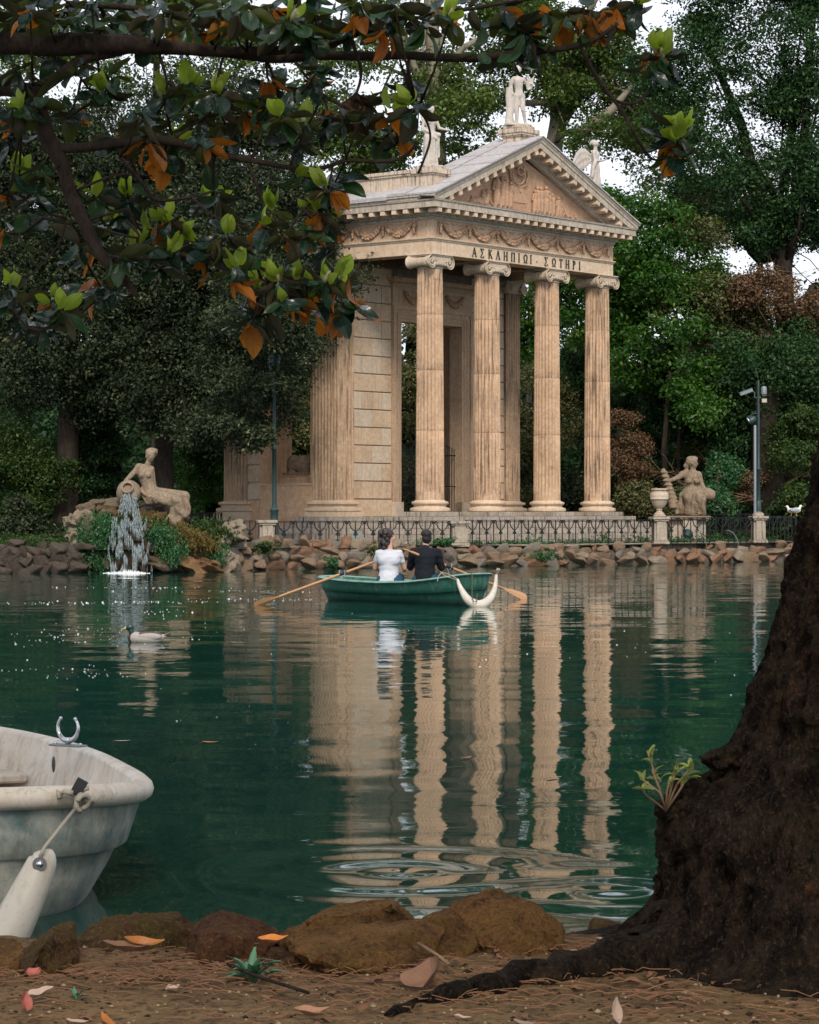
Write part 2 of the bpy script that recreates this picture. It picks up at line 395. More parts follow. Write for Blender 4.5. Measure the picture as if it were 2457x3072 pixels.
def ring_sweep(prof,a0,a1,b0,b1,closed=True):    # mitred moulding round a rectangle; prof=(outward,z)
    mb=MB(); v=[];f=[];n=len(prof)
    for p,z in prof: v+=[(a0-p,b0-p,z),(a1+p,b0-p,z),(a1+p,b1+p,z),(a0-p,b1+p,z)]
    for k in range(n-1):
        for i in range(4): j=(i+1)%4; f.append((k*4+i,k*4+j,(k+1)*4+j,(k+1)*4+i))
    if closed: 
        for i in range(4): j=(i+1)%4; f.append(((n-1)*4+i,(n-1)*4+j,j,i))
    return mb.add(v,f)

# columns
def shaft_mesh(r0,r1,z0,z1,nfl=24,name='shaft'):
    mb=MB(); m=6; N=nfl*m; v=[];f=[]
    H=z1-z0
    zs=[0,.02,.05]+[.1+.85*i/12 for i in range(13)]+[.965,.985,1.0]
    joints=[.30,.56,.80]
    zz=[]
    for t in zs: zz.append((t,0))
    for j in joints: zz+= [(j-.0016,0),(j-.0008,1),(j+.0008,1),(j+.0016,0)]
    zz.sort()
    for t,g in zz:
        r=r0+(r1-r0)*(t**1.5*.9+.1*t)
        fd=.052 if .03<t<.975 else 0
        if t in (.02,): fd=0
        for i in range(N):
            a=2*pi*i/N; ph=(i%m)/m
            d=fd*sqrt(max(0,sin(pi*ph))) if ph>0 else 0
            R=r-d-(.012 if g else 0)
            v.append((R*cos(a),R*sin(a),z0+H*t))
    K=len(zz)
    for k in range(K-1):
        for i in range(N): j=(i+1)%N; f.append((k*N+i,k*N+j,(k+1)*N+j,(k+1)*N+i))
    f.append(tuple(range(N-1,-1,-1))); f.append(tuple(range((K-1)*N,K*N)))
    mb.add(v,f); return mb.mesh(name,M_col,45)
ZP=1.61; ZTOP=10.48
BASEP=[(.60,0),(.675,.02),(.69,.07),(.675,.125),(.60,.145),(.565,.16),(.545,.20),(.56,.235),(.60,.25),(.628,.27),(.635,.31),(.62,.345),(.56,.36),(.52,.375),(.50,.40)]
shaft_me=shaft_mesh(.485,.43,ZP+.16+.39,10.02)
bm_=MB(); bm_.lathe([(r,ZP+.16+z) for r,z in BASEP],40); base_me=bm_.mesh('base',M_corn if False else M_arch,50)
pm=MB(); pm.bev(-.69,.69,-.69,.69,ZP,ZP+.16,.015); plinth_me=pm.mesh('plinth',M_step)
def spiral(cx,cz,y,R,turns=2.3,sgn=1,r=.022,n=44):
    pts=[];rr=[]
    for i in range(n):
        t=i/(n-1); a=pi/2+sgn*2*pi*turns*t; q=R*(1-t)**1.1+.03
        pts.append((cx+q*cos(a)*1.0,y,cz+q*sin(a))); rr.append(r*(1-.45*t))
    return pts,rr
def capital_mesh():
    mb=MB(); zt=ZTOP; vz=zt-.27
    mb.lathe([(.43,zt-.50),(.455,zt-.48),(.455,zt-.455),(.43,zt-.445),(.46,zt-.42),(.53,zt-.37),(.56,zt-.31),(.55,zt-.25)],32)
    mb.bev(-.56,.56,-.56,.56,zt-.045,zt,.01); mb.bev(-.53,.53,-.53,.53,zt-.085,zt-.047,.01)
    for i in range(28):                           # egg band
        a=2*pi*i/28; mb.ell((.54*cos(a),.54*sin(a),zt-.345),(.035,.035,.06),6,4)
    for sx in (-1,1):
        cx=sx*.50
        prof=[(.005,-.43),(.185,-.43),(.195,-.505),(.22,-.505),(.228,-.46),(.20,-.42),(.165,-.30),(.14,-.14),(.15,-.05),(.16,0),(.15,.05),(.14,.14),(.165,.30),(.20,.42),(.228,.46),(.22,.505),(.195,.505),(.185,.43),(.005,.43)]
        M=Matrix.Translation((cx,0,vz))@Matrix.Rotation(-pi/2,4,'X')
        mb.lathe(prof,24,M=M)
        for k in range(10):                       # carved ribs of the bolster
            y=-.36+.08*k; rr=.2-.055*cos((y)*3.6); 
            pts=[(cx+(rr)*cos(t),y,vz+(rr)*sin(t)) for t in [2*pi*q/20 for q in range(21)]]
            mb.tube(pts,.014,5,False)
        for sy in (-1,1):
            y=sy*.505
            pts,rr=spiral(cx,vz,sy*.475,.165,1.6,sx,.036); mb.tube(pts,rr,6)
            mb.ell((cx,sy*.48,vz),(.042,.035,.042),8,6)
    for sy in (-1,1):                             # canalis joining the volutes
        mb.b(-.50,.50,min(sy*.44,sy*.50),max(sy*.44,sy*.50),vz+.02,vz+.19)
        mb.tube([(-.5,sy*.505,vz+.205),(-.25,sy*.505,vz+.195),(0,sy*.505,vz+.19),(.25,sy*.505,vz+.195),(.5,sy*.505,vz+.205)],.02,6)
        mb.tube([(-.40,sy*.5,vz+.06),(-.2,sy*.5,vz+.02),(0,sy*.5,vz+.01),(.2,sy*.5,vz+.02),(.40,sy*.5,vz+.06)],.018,6)
    return mb.mesh('capital',M_cap,50)
cap_me=capital_mesh()
COLA=[.42,3.62,7.2,10.38]
for a in COLA:
    c=inst('column',None,temple) if False else empty('column',(a,.42,0),0,parent=temple)
    inst('shaft',shaft_me,c,rot=(0,0,random.choice([0,pi/12*2,pi/2])))
    inst('base',base_me,c); inst('plinth',plinth_me,c); inst('capital',cap_me,c)

# entablature
def band(name,mat,prof,parent=temple): return ring_sweep(prof,0,LF,0,BE).build(name,mat,parent)
band('architrave',M_arch,[(-.78,10.483),(0,10.483),(0,10.92),(.03,10.93),(.03,10.96),(.055,10.97),(.07,11.01),(.07,11.03),(-.78,11.03)])
frieze=band('frieze',M_frz,[(-.7,11.032),(0,11.032),(0,11.64),(-.7,11.64)])
band('bed_moulding',M_corn,[(-.7,11.642),(.03,11.642),(.05,11.68),(.06,11.70),(.06,11.72),(.10,11.735),(.13,11.78),(.15,11.82),(.15,11.985),(-.7,11.985)])
band('cornice',M_corn,[(-.6,11.988),(.58,11.988),(.60,11.97),(.61,11.97),(.61,12.16),(.63,12.18),(.65,12.22),(.66,12.24),(-.6,12.24)])
# egg and dart / dentil strips as real pieces joined into stuff
for (z,sz,pp,sp,nm) in ((11.775,(.05,.05,.055),.135,.085,'egg_moulding'),(11.0,(.022,.02,.02),.07,.05,'bead_moulding'),(12.205,(.025,.02,.022),.645,.055,'bead_moulding')):
    mb=MB()
    n=int((LF+2*pp)/sp)
    for i in range(n):
        mb.box((-pp+sp*(i+.5),-pp,z),(sp*.62,sz[1],sz[2]*1.1))
    n=int((BE+2*pp)/sp)
    for i in range(n):
        mb.box((-pp,-pp+sp*(i+.5),z),(sz[1],sp*.62,sz[2]*1.1))
    o=mb.build(nm,M_corn,temple); o['kind']='stuff'
mod=MB(); mod.bev(-.095,.095,-.22,.22,-.08,.07,.01); mod.bev(-.11,.11,-.235,.22,.071,.095,.006); mod_me=mod.mesh('modillion',M_arch)
n=24
for i in range(n):
    a=-.30+ (LF+.60)*i/(n-1); inst('modillion',mod_me,temple,(a,-.37,11.89))
for i in range(1,22):
    b=-.30+.4957*i; inst('modillion',mod_me,temple,(-.37,b,11.89),(0,0,-pi/2))
# garlands and ox skulls on the frieze
g=MB()
def catn(t): return (-.44+.88*t, 0, -.27*(1-(2*t-1)**2)+.13)
rg=random.Random(5)
for i in range(30):
    t=i/29; x,_,z=catn(t); w=.035+.085*(1-(2*t-1)**2)
    for k in range(6):
        g.ell((x+rg.uniform(-.02,.02),-.035-rg.random()*.06,z+rg.uniform(-w,w)),rg.uniform(.024,.044),6,4)
g.tube([catn(i/16) for i in range(17)],[.03+.08*(1-(i/8-1)**2) for i in range(17)],8)
for sx in (-1,1):
    g.tube([(sx*.44,-.01,.12),(sx*.40,-.03,.22),(sx*.28,-.02,.2),(sx*.2,-.02,.14)],.012,5)
    g.tube([(sx*.44,-.01,.12),(sx*.47,-.03,0),(sx*.44,-.02,-.08),(sx*.49,-.02,-.2)],.012,5)
    g.tube([(sx*.1,-.02,.20),(sx*.0,-.03,.14),(-sx*.08,-.02,.2)],.01,5)
garl_me=g.mesh('garland',M_relief,60)
g=MB(); g.ell((0,-.03,.08),(.065,.045,.09),8,6); g.ell((0,-.035,-.04),(.04,.04,.1),8,6); g.ell((0,-.035,-.14),(.032,.035,.04),8,6)
for sx in (-1,1):
    g.tube([(sx*.04,-.04,.15),(sx*.09,-.05,.19),(sx*.13,-.03,.24)],[.022,.018,.006],6)
    g.ell((sx*.08,-.03,.10),(.035,.02,.018),6,4)
    g.tube([(sx*.06,-.02,.1),(sx*.085,-.02,-.05),(sx*.07,-.02,-.12),(sx*.1,-.02,-.22)],.009,4)
for _i,_p in enumerate(g.v): g.v[_i]=(_p[0]*1.15,_p[1]*1.7,_p[2]*1.05)
skull_me=g.mesh('ox_skull',M_relief,60)
fz=11.37
sk=[a_of(1200+.406*p) for p in (290,505,712,938,1152,1345,1528)]
for a in sk: inst('ox_skull',skull_me,frieze,(a,0,fz))
for i in range(6):
    inst('garland',garl_me,frieze,((sk[i]+sk[i+1])/2,0,fz),sc=((sk[i+1]-sk[i])/1.06,1,1))
for i in range(7):
    b=.72+1.36*i; inst('ox_skull',skull_me,frieze,(0,b,fz),(0,0,-pi/2))
    if i<6: inst('garland',garl_me,frieze,(0,b+.68,fz),(0,0,-pi/2),(1.25,1,1))
# letters
def glyph(ch):
    T=.115;t=.05; P_=[]
    def st(x0,y0,x1,y1,w):
        d=Vector((x1-x0,y1-y0)); L=d.length; d/=L; nn=Vector((-d.y,d.x))*w/2
        P_.append([(x0-nn.x,y0-nn.y),(x1-nn.x,y1-nn.y),(x1+nn.x,y1+nn.y),(x0+nn.x,y0+nn.y)])
    def sf(x,y,w=.24): P_.append([(x-w/2,y-.02),(x+w/2,y-.02),(x+w/2,y+.025),(x-w/2,y+.025)])
    def arc(cx,cy,rx,ry,a0,a1,w,n=12):
        for i in range(n):
            p=a0+(a1-a0)*i/n; q=a0+(a1-a0)*(i+1)/n
            ww=w*(.55+.45*abs(cos((p+q)/2)))
            P_.append([(cx+(rx-ww/2)*cos(p),cy+(ry-ww/2)*sin(p)),(cx+(rx+ww/2)*cos(p),cy+(ry+ww/2)*sin(p)),(cx+(rx+ww/2)*cos(q),cy+(ry+ww/2)*sin(q)),(cx+(rx-ww/2)*cos(q),cy+(ry-ww/2)*sin(q))])
    if ch in 'AL':
        st(-.28,0,.0,1,t); st(.0,1,.28,0,T); sf(-.28,.02); sf(.28,.02)
        if ch=='A': st(-.17,.36,.17,.36,t)
    elif ch=='S':
        st(-.26,.97,.24,.97,t);st(-.26,.03,.26,.03,t);st(-.24,.96,.06,.5,T);st(.06,.5,-.26,.04,t); st(.24,.97,.26,.82,t); st(.26,.03,.29,.2,t)
    elif ch=='K': st(-.2,0,-.2,1,T);sf(-.2,.02);sf(-.2,.98);st(-.18,.45,.2,.98,t);st(-.06,.58,.27,.02,T);sf(.22,.98,.2);sf(.28,.02,.2)
    elif ch=='H': st(-.23,0,-.23,1,T);st(.23,0,.23,1,T);st(-.23,.52,.23,.52,t);[sf(x,y) for x in(-.23,.23) for y in(.02,.98)]
    elif ch=='P': st(-.22,0,-.22,1,T);st(.22,0,.22,1,T);st(-.3,.97,.3,.97,t*1.3);sf(-.22,.02);sf(.22,.02)
    elif ch=='I': st(0,0,0,1,T);sf(0,.02);sf(0,.98)
    elif ch=='O': arc(0,.58,.27,.38,-pi*.30,pi*1.30,T); st(-.3,.05,-.07,.05,T*.8); st(.07,.05,.3,.05,T*.8); st(-.13,.07,-.15,.28,t); st(.13,.07,.15,.28,t)
    elif ch=='T': st(0,0,0,1,T);sf(0,.02);st(-.26,.96,.26,.96,t*1.3);st(-.26,.97,-.27,.82,t);st(.26,.97,.27,.82,t)
    elif ch=='R': st(-.15,0,-.15,1,T);sf(-.15,.02);sf(-.17,.98,.2);arc(-.13,.74,.27,.24,-pi/2,pi/2,T,8);st(-.15,.97,-.08,.97,t);st(-.15,.5,-.08,.5,t)
    elif ch=='.': P_.append([(-.07,.28),(.07,.28),(.0,.42)])
    return P_
for ch,px in zip('ASKLHPIOI.SOTHRI',(547,605,665,722,778,833,877,925,965,1010,1077,1135,1187,1235,1285,1325)):
    mb=MB()
    for q in glyph(ch):
        mb.prism([(x*.34,y*.31) for x,y in q],-.03,.001)
    mb.build('letter',M_bronze,temple,loc=(a_of(1200+.406*px),0,10.55))
# pediment
ZE,ZR=12.40,14.95; SL=(ZR-ZE)/(LF/2+.70); AC=LF/2
zl=lambda a: ZE+SL*(a+.70) if a<AC else ZE+SL*(LF+.70-a)
mb=MB(); mb.prism([(0,12.242),(LF,12.242),(AC,12.242+(ZR-ZE)*(AC)/(AC+.7)-.3)],.10,.5); mb.build('tympanum',M_relief,temple)
prof=[(.70,0),(.70,-.03),(.655,-.09),(.64,-.17),(.61,-.18),(.61,-.38),(.585,-.385),(.16,-.39),(.16,-.56),(.10,-.58),(.09,-.64),(.02,-.66),(-.10,-.66),(-.3,0)]
for sd in (0,1):
    mb=MB(); v=[];f=[];n=len(prof)
    for p,t in prof:
        a0=max(-.70,-.70+(12.244-ZE-t)/SL) if t<-.157 else -.70
        if t>=-.157: a0=-.70
        z0=zl(a0)+t
        if sd==0: v+=[(a0,-p,max(z0,12.244)),(AC,-p,zl(AC)+t)]
        else: v+=[(LF-a0,-p,max(z0,12.244)),(AC,-p,zl(AC)+t)]
    for k in range(n):
        j=(k+1)%n; f.append((2*k,2*k+1,2*j+1,2*j) if sd==0 else (2*k,2*j,2*j+1,2*k+1))
    f.append(tuple(2*i for i in range(n)) if sd else tuple(2*i for i in range(n-1,-1,-1)))
    mb.add(v,f); mb.build('raking_cornice',M_corn,temple)
    for i in range(11):                            # modillions under the raking cornice
        a=.35+ i*.485
        aa=a if sd==0 else LF-a
        inst('modillion',mod_me,temple,(aa,-.375,zl(a)-.485),(0,(-1 if sd==0 else 1)*math.atan(SL),0))
mb=MB(); mb.add([(-.7,-.662,12.243),(LF+.7,-.662,12.243),(LF+.7,.1,12.29),(-.7,.1,12.29),(-.7,-.662,12.25),(LF+.7,-.662,12.25)],[(0,1,5,4),(4,5,2,3)])
mb.build('lead_flashing',M_roof,temple)
# pediment relief: figures, serpent and altar
def relief_figure(x,z,h,lean=0,seed=0,arm=1):
    r=random.Random(seed); mb=MB(); k=h/1.58
    X=lambda u,w: (x+(u+lean*w)*k, .07, z+w*k)
    def c(p,q,r1,r2): mb.cap(p,q,r1*k,r2*k,8)
    c(X(0,1.56),X(0,1.6),.12,.11); c(X(0,1.3),X(0,.95),.19,.16); c(X(-.05,.9),X(-.1,.1),.15,.09); c(X(.08,.9),X(.12,.08),.15,.09)
    c(X(0,.85),X(.02,.25),.19,.16)
    c(X(-.17,1.32),X(-.27,.95),.065,.055); c(X(-.27,.95),X(-.05+.2*arm,.85),.05,.04)
    c(X(.17,1.32),X(.25+.1*arm,1.02),.065,.05)
    for q in range(5):
        u=-.16+.08*q; c(X(u,.8-r.random()*.2),X(u+r.uniform(-.03,.03),.08),.035,.045)
    for i,p in enumerate(mb.v): mb.v[i]=(p[0],.03+(p[1]-.07)*1.15,p[2])
    return mb
def rel(name,mb): mb.build(name,M_relief,temple,60)
tz=12.30
xs=lambda px: a_of(1330+.2726*px,-.0)
for i,(px,h,ln) in enumerate(((590,1.12,0),(645,1.08,.05),(695,1.08,-.05),(730,.95,.1))):
    mbf=relief_figure(xs(px),tz+.03,h,ln,i); rel('relief_figure',mbf)
for i,(px,h,ln) in enumerate(((1010,.82,.05),(1045,.95,0),(1080,.95,0),(1130,1.0,.05),(1175,.85,-.05),(1215,.78,-.05),(1260,.7,.1),(1290,.62,.0))):
    rel('relief_figure',relief_figure(xs(px),tz+.03,h,ln,20+i))
def recl(px,h,s=1):
    mb=MB(); x=xs(px); z=tz+.05
    mb.cap((x,.07,z+.5*h),(x,.07,z+.52*h),.09*h*1.2,.09*h*1.2,8); mb.cap((x+.02*s,.07,z+.36*h),(x+.12*s,.07,z+.12*h),.14*h,.13*h,8)
    mb.cap((x+.12*s,.07,z+.12*h),(x+.5*s*h,.07,z+.22*h),.11*h,.08*h,8); mb.cap((x+.5*s*h,.07,z+.22*h),(x+.8*s*h,.07,z+.03),.08*h,.05*h,8)
    mb.cap((x,.07,z+.4*h),(x-.3*s*h,.07,z+.1*h),.05*h,.045*h,8)
    rel('relief_figure',mb)
recl(500,1.0,-1); recl(455,.9,-1); recl(330,.5,1); recl(1360,.55,1); recl(1470,.35,1)
mb=MB(); x0,x1=xs(760),xs(910)
mb.b(x0,x1,.02,.1,tz,tz+.35)
for i in range(14): mb.b(x0+(x1-x0)*(i+.2)/14,x0+(x1-x0)*(i+.6)/14,0,.03,tz+.03,tz+.32)
mb.b(x0-.03,x1+.03,-.01,.1,tz+.352,tz+.40); mb.b(x0+.05,x1-.1,.03,.1,tz+.40,tz+.95)
mb.cap(((x0+x1)/2+.1,.03,tz+.75),((x0+x1)/2+.1,.03,tz+.8),.05,.05,8)
rel('relief_altar',mb)
mb=MB(); pts=[];rr=[]
cx0=xs(830); 
for i in range(60):
    t=i/59; an=t*2*pi*1.8+2.6; rad=.42*(1-t*.75)
    pts.append((cx0-.02+rad*cos(an)*.9+.25*t,-.01,13.52+rad*sin(an)*.8+.35*t)); rr.append(.045*(1-.5*abs(2*t-1)))
mb.tube(pts,rr,8)
pts=[(xs(715),.055,13.85),(xs(745),.055,13.75),(xs(755),.055,13.45),(xs(790),.055,13.25),(xs(860),.055,13.2),(xs(920),.055,13.3),(xs(945),.055,13.6),(xs(940),.055,13.85)]
mb.tube(pts,[.03,.035,.04,.045,.045,.045,.04,.02],8)
rel('relief_serpent',mb)
mb=MB(); x0,x1=xs(1020),xs(1110); mb.b(x0,x1,.0,.1,tz,tz+.42); mb.b(x0-.03,x1+.03,-.02,.1,tz+.42,tz+.46)
for i in range(4): mb.b(x0+.02,x1-.02,-.012,.0,tz+.06+i*.09,tz+.1+i*.09)
rel('relief_chest',mb)
# roof slabs over the portico gable
rs=random.Random(9)
for sd in (0,1):
    for r in range(6):
        for (b0,b1,dz) in ((-.74,.57,.035),(.60,1.38,.075)):
            a0=-.72+6.12*r/6; a1=-.72+6.12*(r+1)/6-.012
            if r==5: a1=AC
            z0=zl(a0+.02)+.004+ (0.02); z1=zl(min(a1,AC))+.02+.004
            h=dz+rs.uniform(0,.008)
            A0,A1=(a0,a1) if sd==0 else (LF-a0,LF-a1)
            v=[(A0,b0,z0-.02),(A1,b0,z1-.02),(A1,b1,z1-.02),(A0,b1,z0-.02),(A0,b0,z0+h),(A1,b0,z1+h-.018),(A1,b1,z1+h-.018),(A0,b1,z0+h)]
            ff=[(0,3,2,1),(4,5,6,7),(0,1,5,4),(1,2,6,5),(2,3,7,6),(3,0,4,7)]
            if sd: ff=[q[::-1] for q in ff]
            mb=MB(); mb.add(v,ff); mb.build('roof_slab',M_roof,temple)
# eave slabs along the left and right side, core roof body behind the gable
for sd in (0,1):
    for i in range(8):
        b0=1.40+1.12*i; b1=b0+1.105
        A=(-.72,.10) if sd==0 else (LF+.72,LF-.10)
        v=[(A[0],b0,12.30),(A[1],b0,12.6),(A[1],b1,12.6),(A[0],b1,12.30),(A[0],b0,12.43),(A[1],b0,12.76),(A[1],b1,12.76),(A[0],b1,12.43)]
        ff=[(0,3,2,1),(4,5,6,7),(0,1,5,4),(1,2,6,5),(2,3,7,6),(3,0,4,7)]
        if sd: ff=[q[::-1] for q in ff]
        mb=MB(); mb.add(v,ff); mb.build('roof_slab',M_roof,temple)
mb=MB(); mb.b(.12,LF-.12,1.39,BE-.1,12.245,12.9)
mb.prism([(.2,12.245),(LF-.2,12.245),(LF-.2,12.5),(AC,ZR-.12),(.2,12.5)],.5,1.36); mb.build('roof_core',M_roof,temple)
mb=MB(); mb.b(-.655,-.1,.0,BE+.5,12.242,12.33); mb.b(-.70,-.1,.0,BE+.5,12.332,12.41); mb.b(LF+.1,LF+.655,.0,BE+.5,12.242,12.33); mb.b(LF+.1,LF+.70,.0,BE+.5,12.332,12.41)
mb.build('gutter_moulding',M_corn,temple)
# parapets and pedestals
for sd in (0,1):
    A=lambda a0,a1:(a0,a1) if sd==0 else (LF-a1,LF-a0)
    mb=MB(); x0,x1=A(.10,.55); mb.b(x0,x1,.93,BE-.2,12.55,13.19)
    x0,x1=A(.04,.61); mb.b(x0,x1,.93,BE-.15,13.192,13.25); x0,x1=A(.0,.65); mb.bev(x0,x1,.93,BE-.1,13.252,13.38,.02)
    mb.build('parapet',M_attic,temple)
    mb=MB(); x0,x1=A(.10,.90); mb.b(x0,x1,.06,.925,12.5,13.16); x0,x1=A(.06,.94); mb.b(x0,x1,.02,.925,13.162,13.21)
    x0,x1=A(.0,1.0); mb.bev(x0,x1,-.04,.927,13.212,13.40,.02); x0,x1=A(.12,.88); mb.bev(x0,x1,.08,.85,13.402,13.47,.02)
    mb.build('statue_pedestal',M_attic,temple)
mb=MB(); mb.b(5.0,5.8,-.06,.76,14.3,15.0); mb.b(4.95,5.85,-.11,.81,15.002,15.05); mb.b(4.91,5.89,-.15,.85,15.052,15.12)
mb.bev(4.87,5.93,-.19,.89,15.122,15.29,.02); mb.bev(4.98,5.8,-.06,.72,15.292,15.42,.03)
mb.build('statue_pedestal',M_attic,temple)
# portico ceiling with beams
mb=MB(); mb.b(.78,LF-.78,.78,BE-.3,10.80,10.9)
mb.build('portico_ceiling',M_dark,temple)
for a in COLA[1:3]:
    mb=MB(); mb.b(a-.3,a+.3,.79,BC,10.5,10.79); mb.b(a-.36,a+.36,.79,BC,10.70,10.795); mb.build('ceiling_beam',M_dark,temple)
# steps
for i in range(4):
    s=.28+.36*i; z1=ZP-.20*i; 
    mb=MB(); 
    mb.bev(-s-.35,LF+s+.35,-s-.30,5.6-.0*i if i==0 else 5.6+.1*i,z1-.20+(.0),z1-.001*i,.014)
    mb.build('step',M_step,temple)
mb=MB(); mb.b(-1.9,LF+1.9,-1.9,6.0,.3,ZP-.80); mb.build('foundation',M_step,temple)
# cella walls: ashlar front wall left and right of the door
WY=BC+.10                                    # wall plane
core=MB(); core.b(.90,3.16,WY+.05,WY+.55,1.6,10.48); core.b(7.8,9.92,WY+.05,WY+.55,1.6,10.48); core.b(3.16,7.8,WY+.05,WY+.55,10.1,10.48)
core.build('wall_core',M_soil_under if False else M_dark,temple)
def blocks(a0,a1,flip=False):
    z=2.22; r=0
    while z<10.30:
        h=.632; zt=min(z+h,10.46)
        if zt-z>.15:
            w=a1-a0
            cuts=[0,.5,1] if r%2==0 else [0,.24,.75,1]
            for i in range(len(cuts)-1):
                x0=a0+w*cuts[i]+.012; x1=a0+w*cuts[i+1]-.012
                mb=MB(); mb.bev(x0,x1,WY-.01+rs.uniform(-.006,.006),WY+.06,z+.014,zt-.014,.016)
                mb.build('stone_block',M_blk2 if rs.random()<.25 else M_blk,temple)
        z+=h; r+=1
    mb=MB(); mb.bev(a0,a1,WY-.03,WY+.06,1.612,2.20,.012); mb.build('base_course',M_blk,temple)
blocks(.96,3.13); blocks(7.86,9.86)
# antae (fluted pilasters)
def pilaster(a0,a1,b0,b1,faces,name='pilaster'):
    root=empty(name,(0,0,0),parent=temple)
    mb=MB(); zb=ZP+.16+.39
    mb.b(a0+.07,a1-.07,b0+.07,b1-.07,ZP,10.1)
    def strip(axis,pos,out,s0,s1):
        L=s1-s0; nf=max(3,int(L/.135)); w=L/nf
        prof=[(s0,0)]
        for i in range(nf):
            x=s0+w*i; prof+= [(x+w*.12,0)]+[(x+w*(.12+.76*t),.06*sin(pi*t)) for t in (.15,.4,.6,.85)]+[(x+w*.88,0)]
        prof.append((s1,0))
        v=[];f=[]
        for z in (zb,10.02):
            for x,d in prof:
                dd=pos+out*(-d)
                v.append((x,dd,z) if axis=='a' else (dd,x,z))
        n=len(prof)
        for i in range(n-1):
            q=(i,i+1,n+i+1,n+i); f.append(q)
        mb.add(v,f)
    if 'f' in faces: strip('a',b0,-1,a0,a1)
    if 'l' in faces: strip('b',a0,-1,b0,b1)
    if 'r' in faces: strip('b',a1,1,b0,b1)
    mb.build('shaft',M_pil,root)
    def rect(prof,nm,mat):
        m2=MB(); v=[];f=[]
        for p,z in prof: v+=[(a0-p,b0-p,z),(a1+p,b0-p,z),(a1+p,b1+p,z),(a0-p,b1+p,z)]
        for k in range(len(prof)-1):
            for i in range(4): j=(i+1)%4; f.append((k*4+i,k*4+j,(k+1)*4+j,(k+1)*4+i))
        m=(len(prof)-1)*4; f.append((m,m+1,m+2,m+3)); f.append((3,2,1,0)); m2.add(v,f); m2.build(nm,mat,root,40)
    rect([(r-.485,z+ZP+.16) for r,z in BASEP],'base',M_arch)
    rect([(.21,ZP-.75),(.21,ZP+.16)],'plinth',M_arch)
    rect([(0,10.02),(.03,10.04),(.03,10.09),(0,10.1),(.05,10.16),(.10,10.24),(.11,10.30),(.14,10.31),(.14,10.40),(.16,10.41),(.16,10.478)],'capital',M_cap)
    return root
pilaster(.05,.95,BC,5.38,'fl'); 
pr=pilaster(9.85,10.75,BC,5.38,'fr')
mb=MB()                                        # scrolls of the far anta capital
for cx in (9.82,10.78):
    M=Matrix.Translation((cx,BC+.25,10.2))@Matrix.Rotation(-pi/2,4,'X'); mb.lathe([(.2,-.42),(.2,-.38),(.14,-.2),(.14,.1),(.2,.3)],20,M=M)
    pts,rr=spiral(cx,10.2,BC-.18,.18,2.0,1 if cx>10 else -1,.02); mb.tube(pts,rr,6)
mb.build('scroll',M_cap,pr,50)
pilaster(.05,.95,8.48,9.60,'fl')
# left flank: narrow block strip, deep opening with sill, right flank alike
for sd in (0,1):
    A=(lambda a:a) if sd==0 else (lambda a:LF-a)
    def bb(mb,a0,a1,*r):
        x0,x1=sorted((A(a0),A(a1))); mb.b(x0,x1,*r)
    if sd==1:
        mb=MB(); bb(mb,.14,.9,5.36,8.2,.8,10.478); mb.build('flank_wall',M_plas,temple); continue
    mb=MB(); bb(mb,.14,.80,7.95,8.5,.8,10.48); bb(mb,.80,1.55,7.98,8.5,.8,10.48); bb(mb,1.30,1.60,7.70,7.978,3.10,10.48)   # rear pier, reveal, inner jamb
    bb(mb,.2,.9,5.36,5.60,.8,10.48); bb(mb,.14,1.6,5.36,8.0,8.9,10.478)
    mb.build('flank_wall',M_plas,temple)
    mb=MB(); bb(mb,.13,1.28,5.45,7.93,.8,2.72); mb.build('dado',M_plas,temple)
    mb=MB(); bb(mb,.10,1.30,5.45,7.95,2.722,2.77); mb.build('sill',M_arch,temple)
    mb=MB(); bb(mb,1.28,1.72,5.4,7.97,.8,3.04); bb(mb,1.25,1.75,5.4,7.97,3.042,3.10); mb.build('inner_sill',M_plas,temple)
    z=2.18; k=0
    while z<10.3:
        x0,x1=sorted((A(.09),A(.145)))
        m2=MB(); m2.bev(x0,x1,7.93,8.49,z+.02,min(z+.60,10.46),.016); m2.build('stone_block',M_blk if (k*7)%5 else M_blk2,temple); z+=.632;k+=1
# rear wall with a wide opening, and interior side walls
mb=MB(); mb.b(.9,1.9,9.0,9.5,.8,10.48); mb.b(1.9,8.9,9.0,9.5,9.0,10.48); mb.b(1.9,8.9,9.0,9.5,.8,2.4)
mb.b(5.2,8.9,9.02,9.48,2.4,9.0)
mb.build('rear_wall',M_plas,temple)
mb=MB(); mb.b(.3,10.5,4.4,9.4,1.2,1.605); mb.build('cella_floor',M_step,temple)
# small dark vent on the flank reveal
mb=MB(); mb.b(1.05,1.30,7.970,7.979,7.05,7.45); mb.build('vent_opening',M_black,temple)
# door surround
DA0,DA1=3.69,7.25; df=empty('door_frame',(0,0,0),parent=temple)
def frame(o0,o1,y0,y1,ztop,nm):
    mb=MB(); mb.b(DA0-o1,DA0-o0,y0,y1,1.612,ztop+o1); mb.b(DA1+o0,DA1+o1,y0,y1,1.612,ztop+o1); mb.b(DA0-o0,DA1+o0,y0,y1,ztop+o0,ztop+o1); mb.build(nm,M_frz,df)
frame(0,.10,WY-.02,WY+.56,8.6,'inner_architrave'); frame(.101,.24,WY-.05,WY+.5,8.6,'middle_architrave'); frame(.241,.29,WY-.08,WY+.5,8.6,'architrave_moulding')
frame(.291,.42,WY-.055,WY+.5,8.6,'carved_band'); frame(.421,.54,WY-.12,WY+.5,8.6,'outer_moulding')
mb=MB(); mb.b(DA0-.54,DA1+.54,WY-.06,WY+.4,9.142,9.83)
mb.build('door_frieze',M_frz,df)
mb=MB(); 
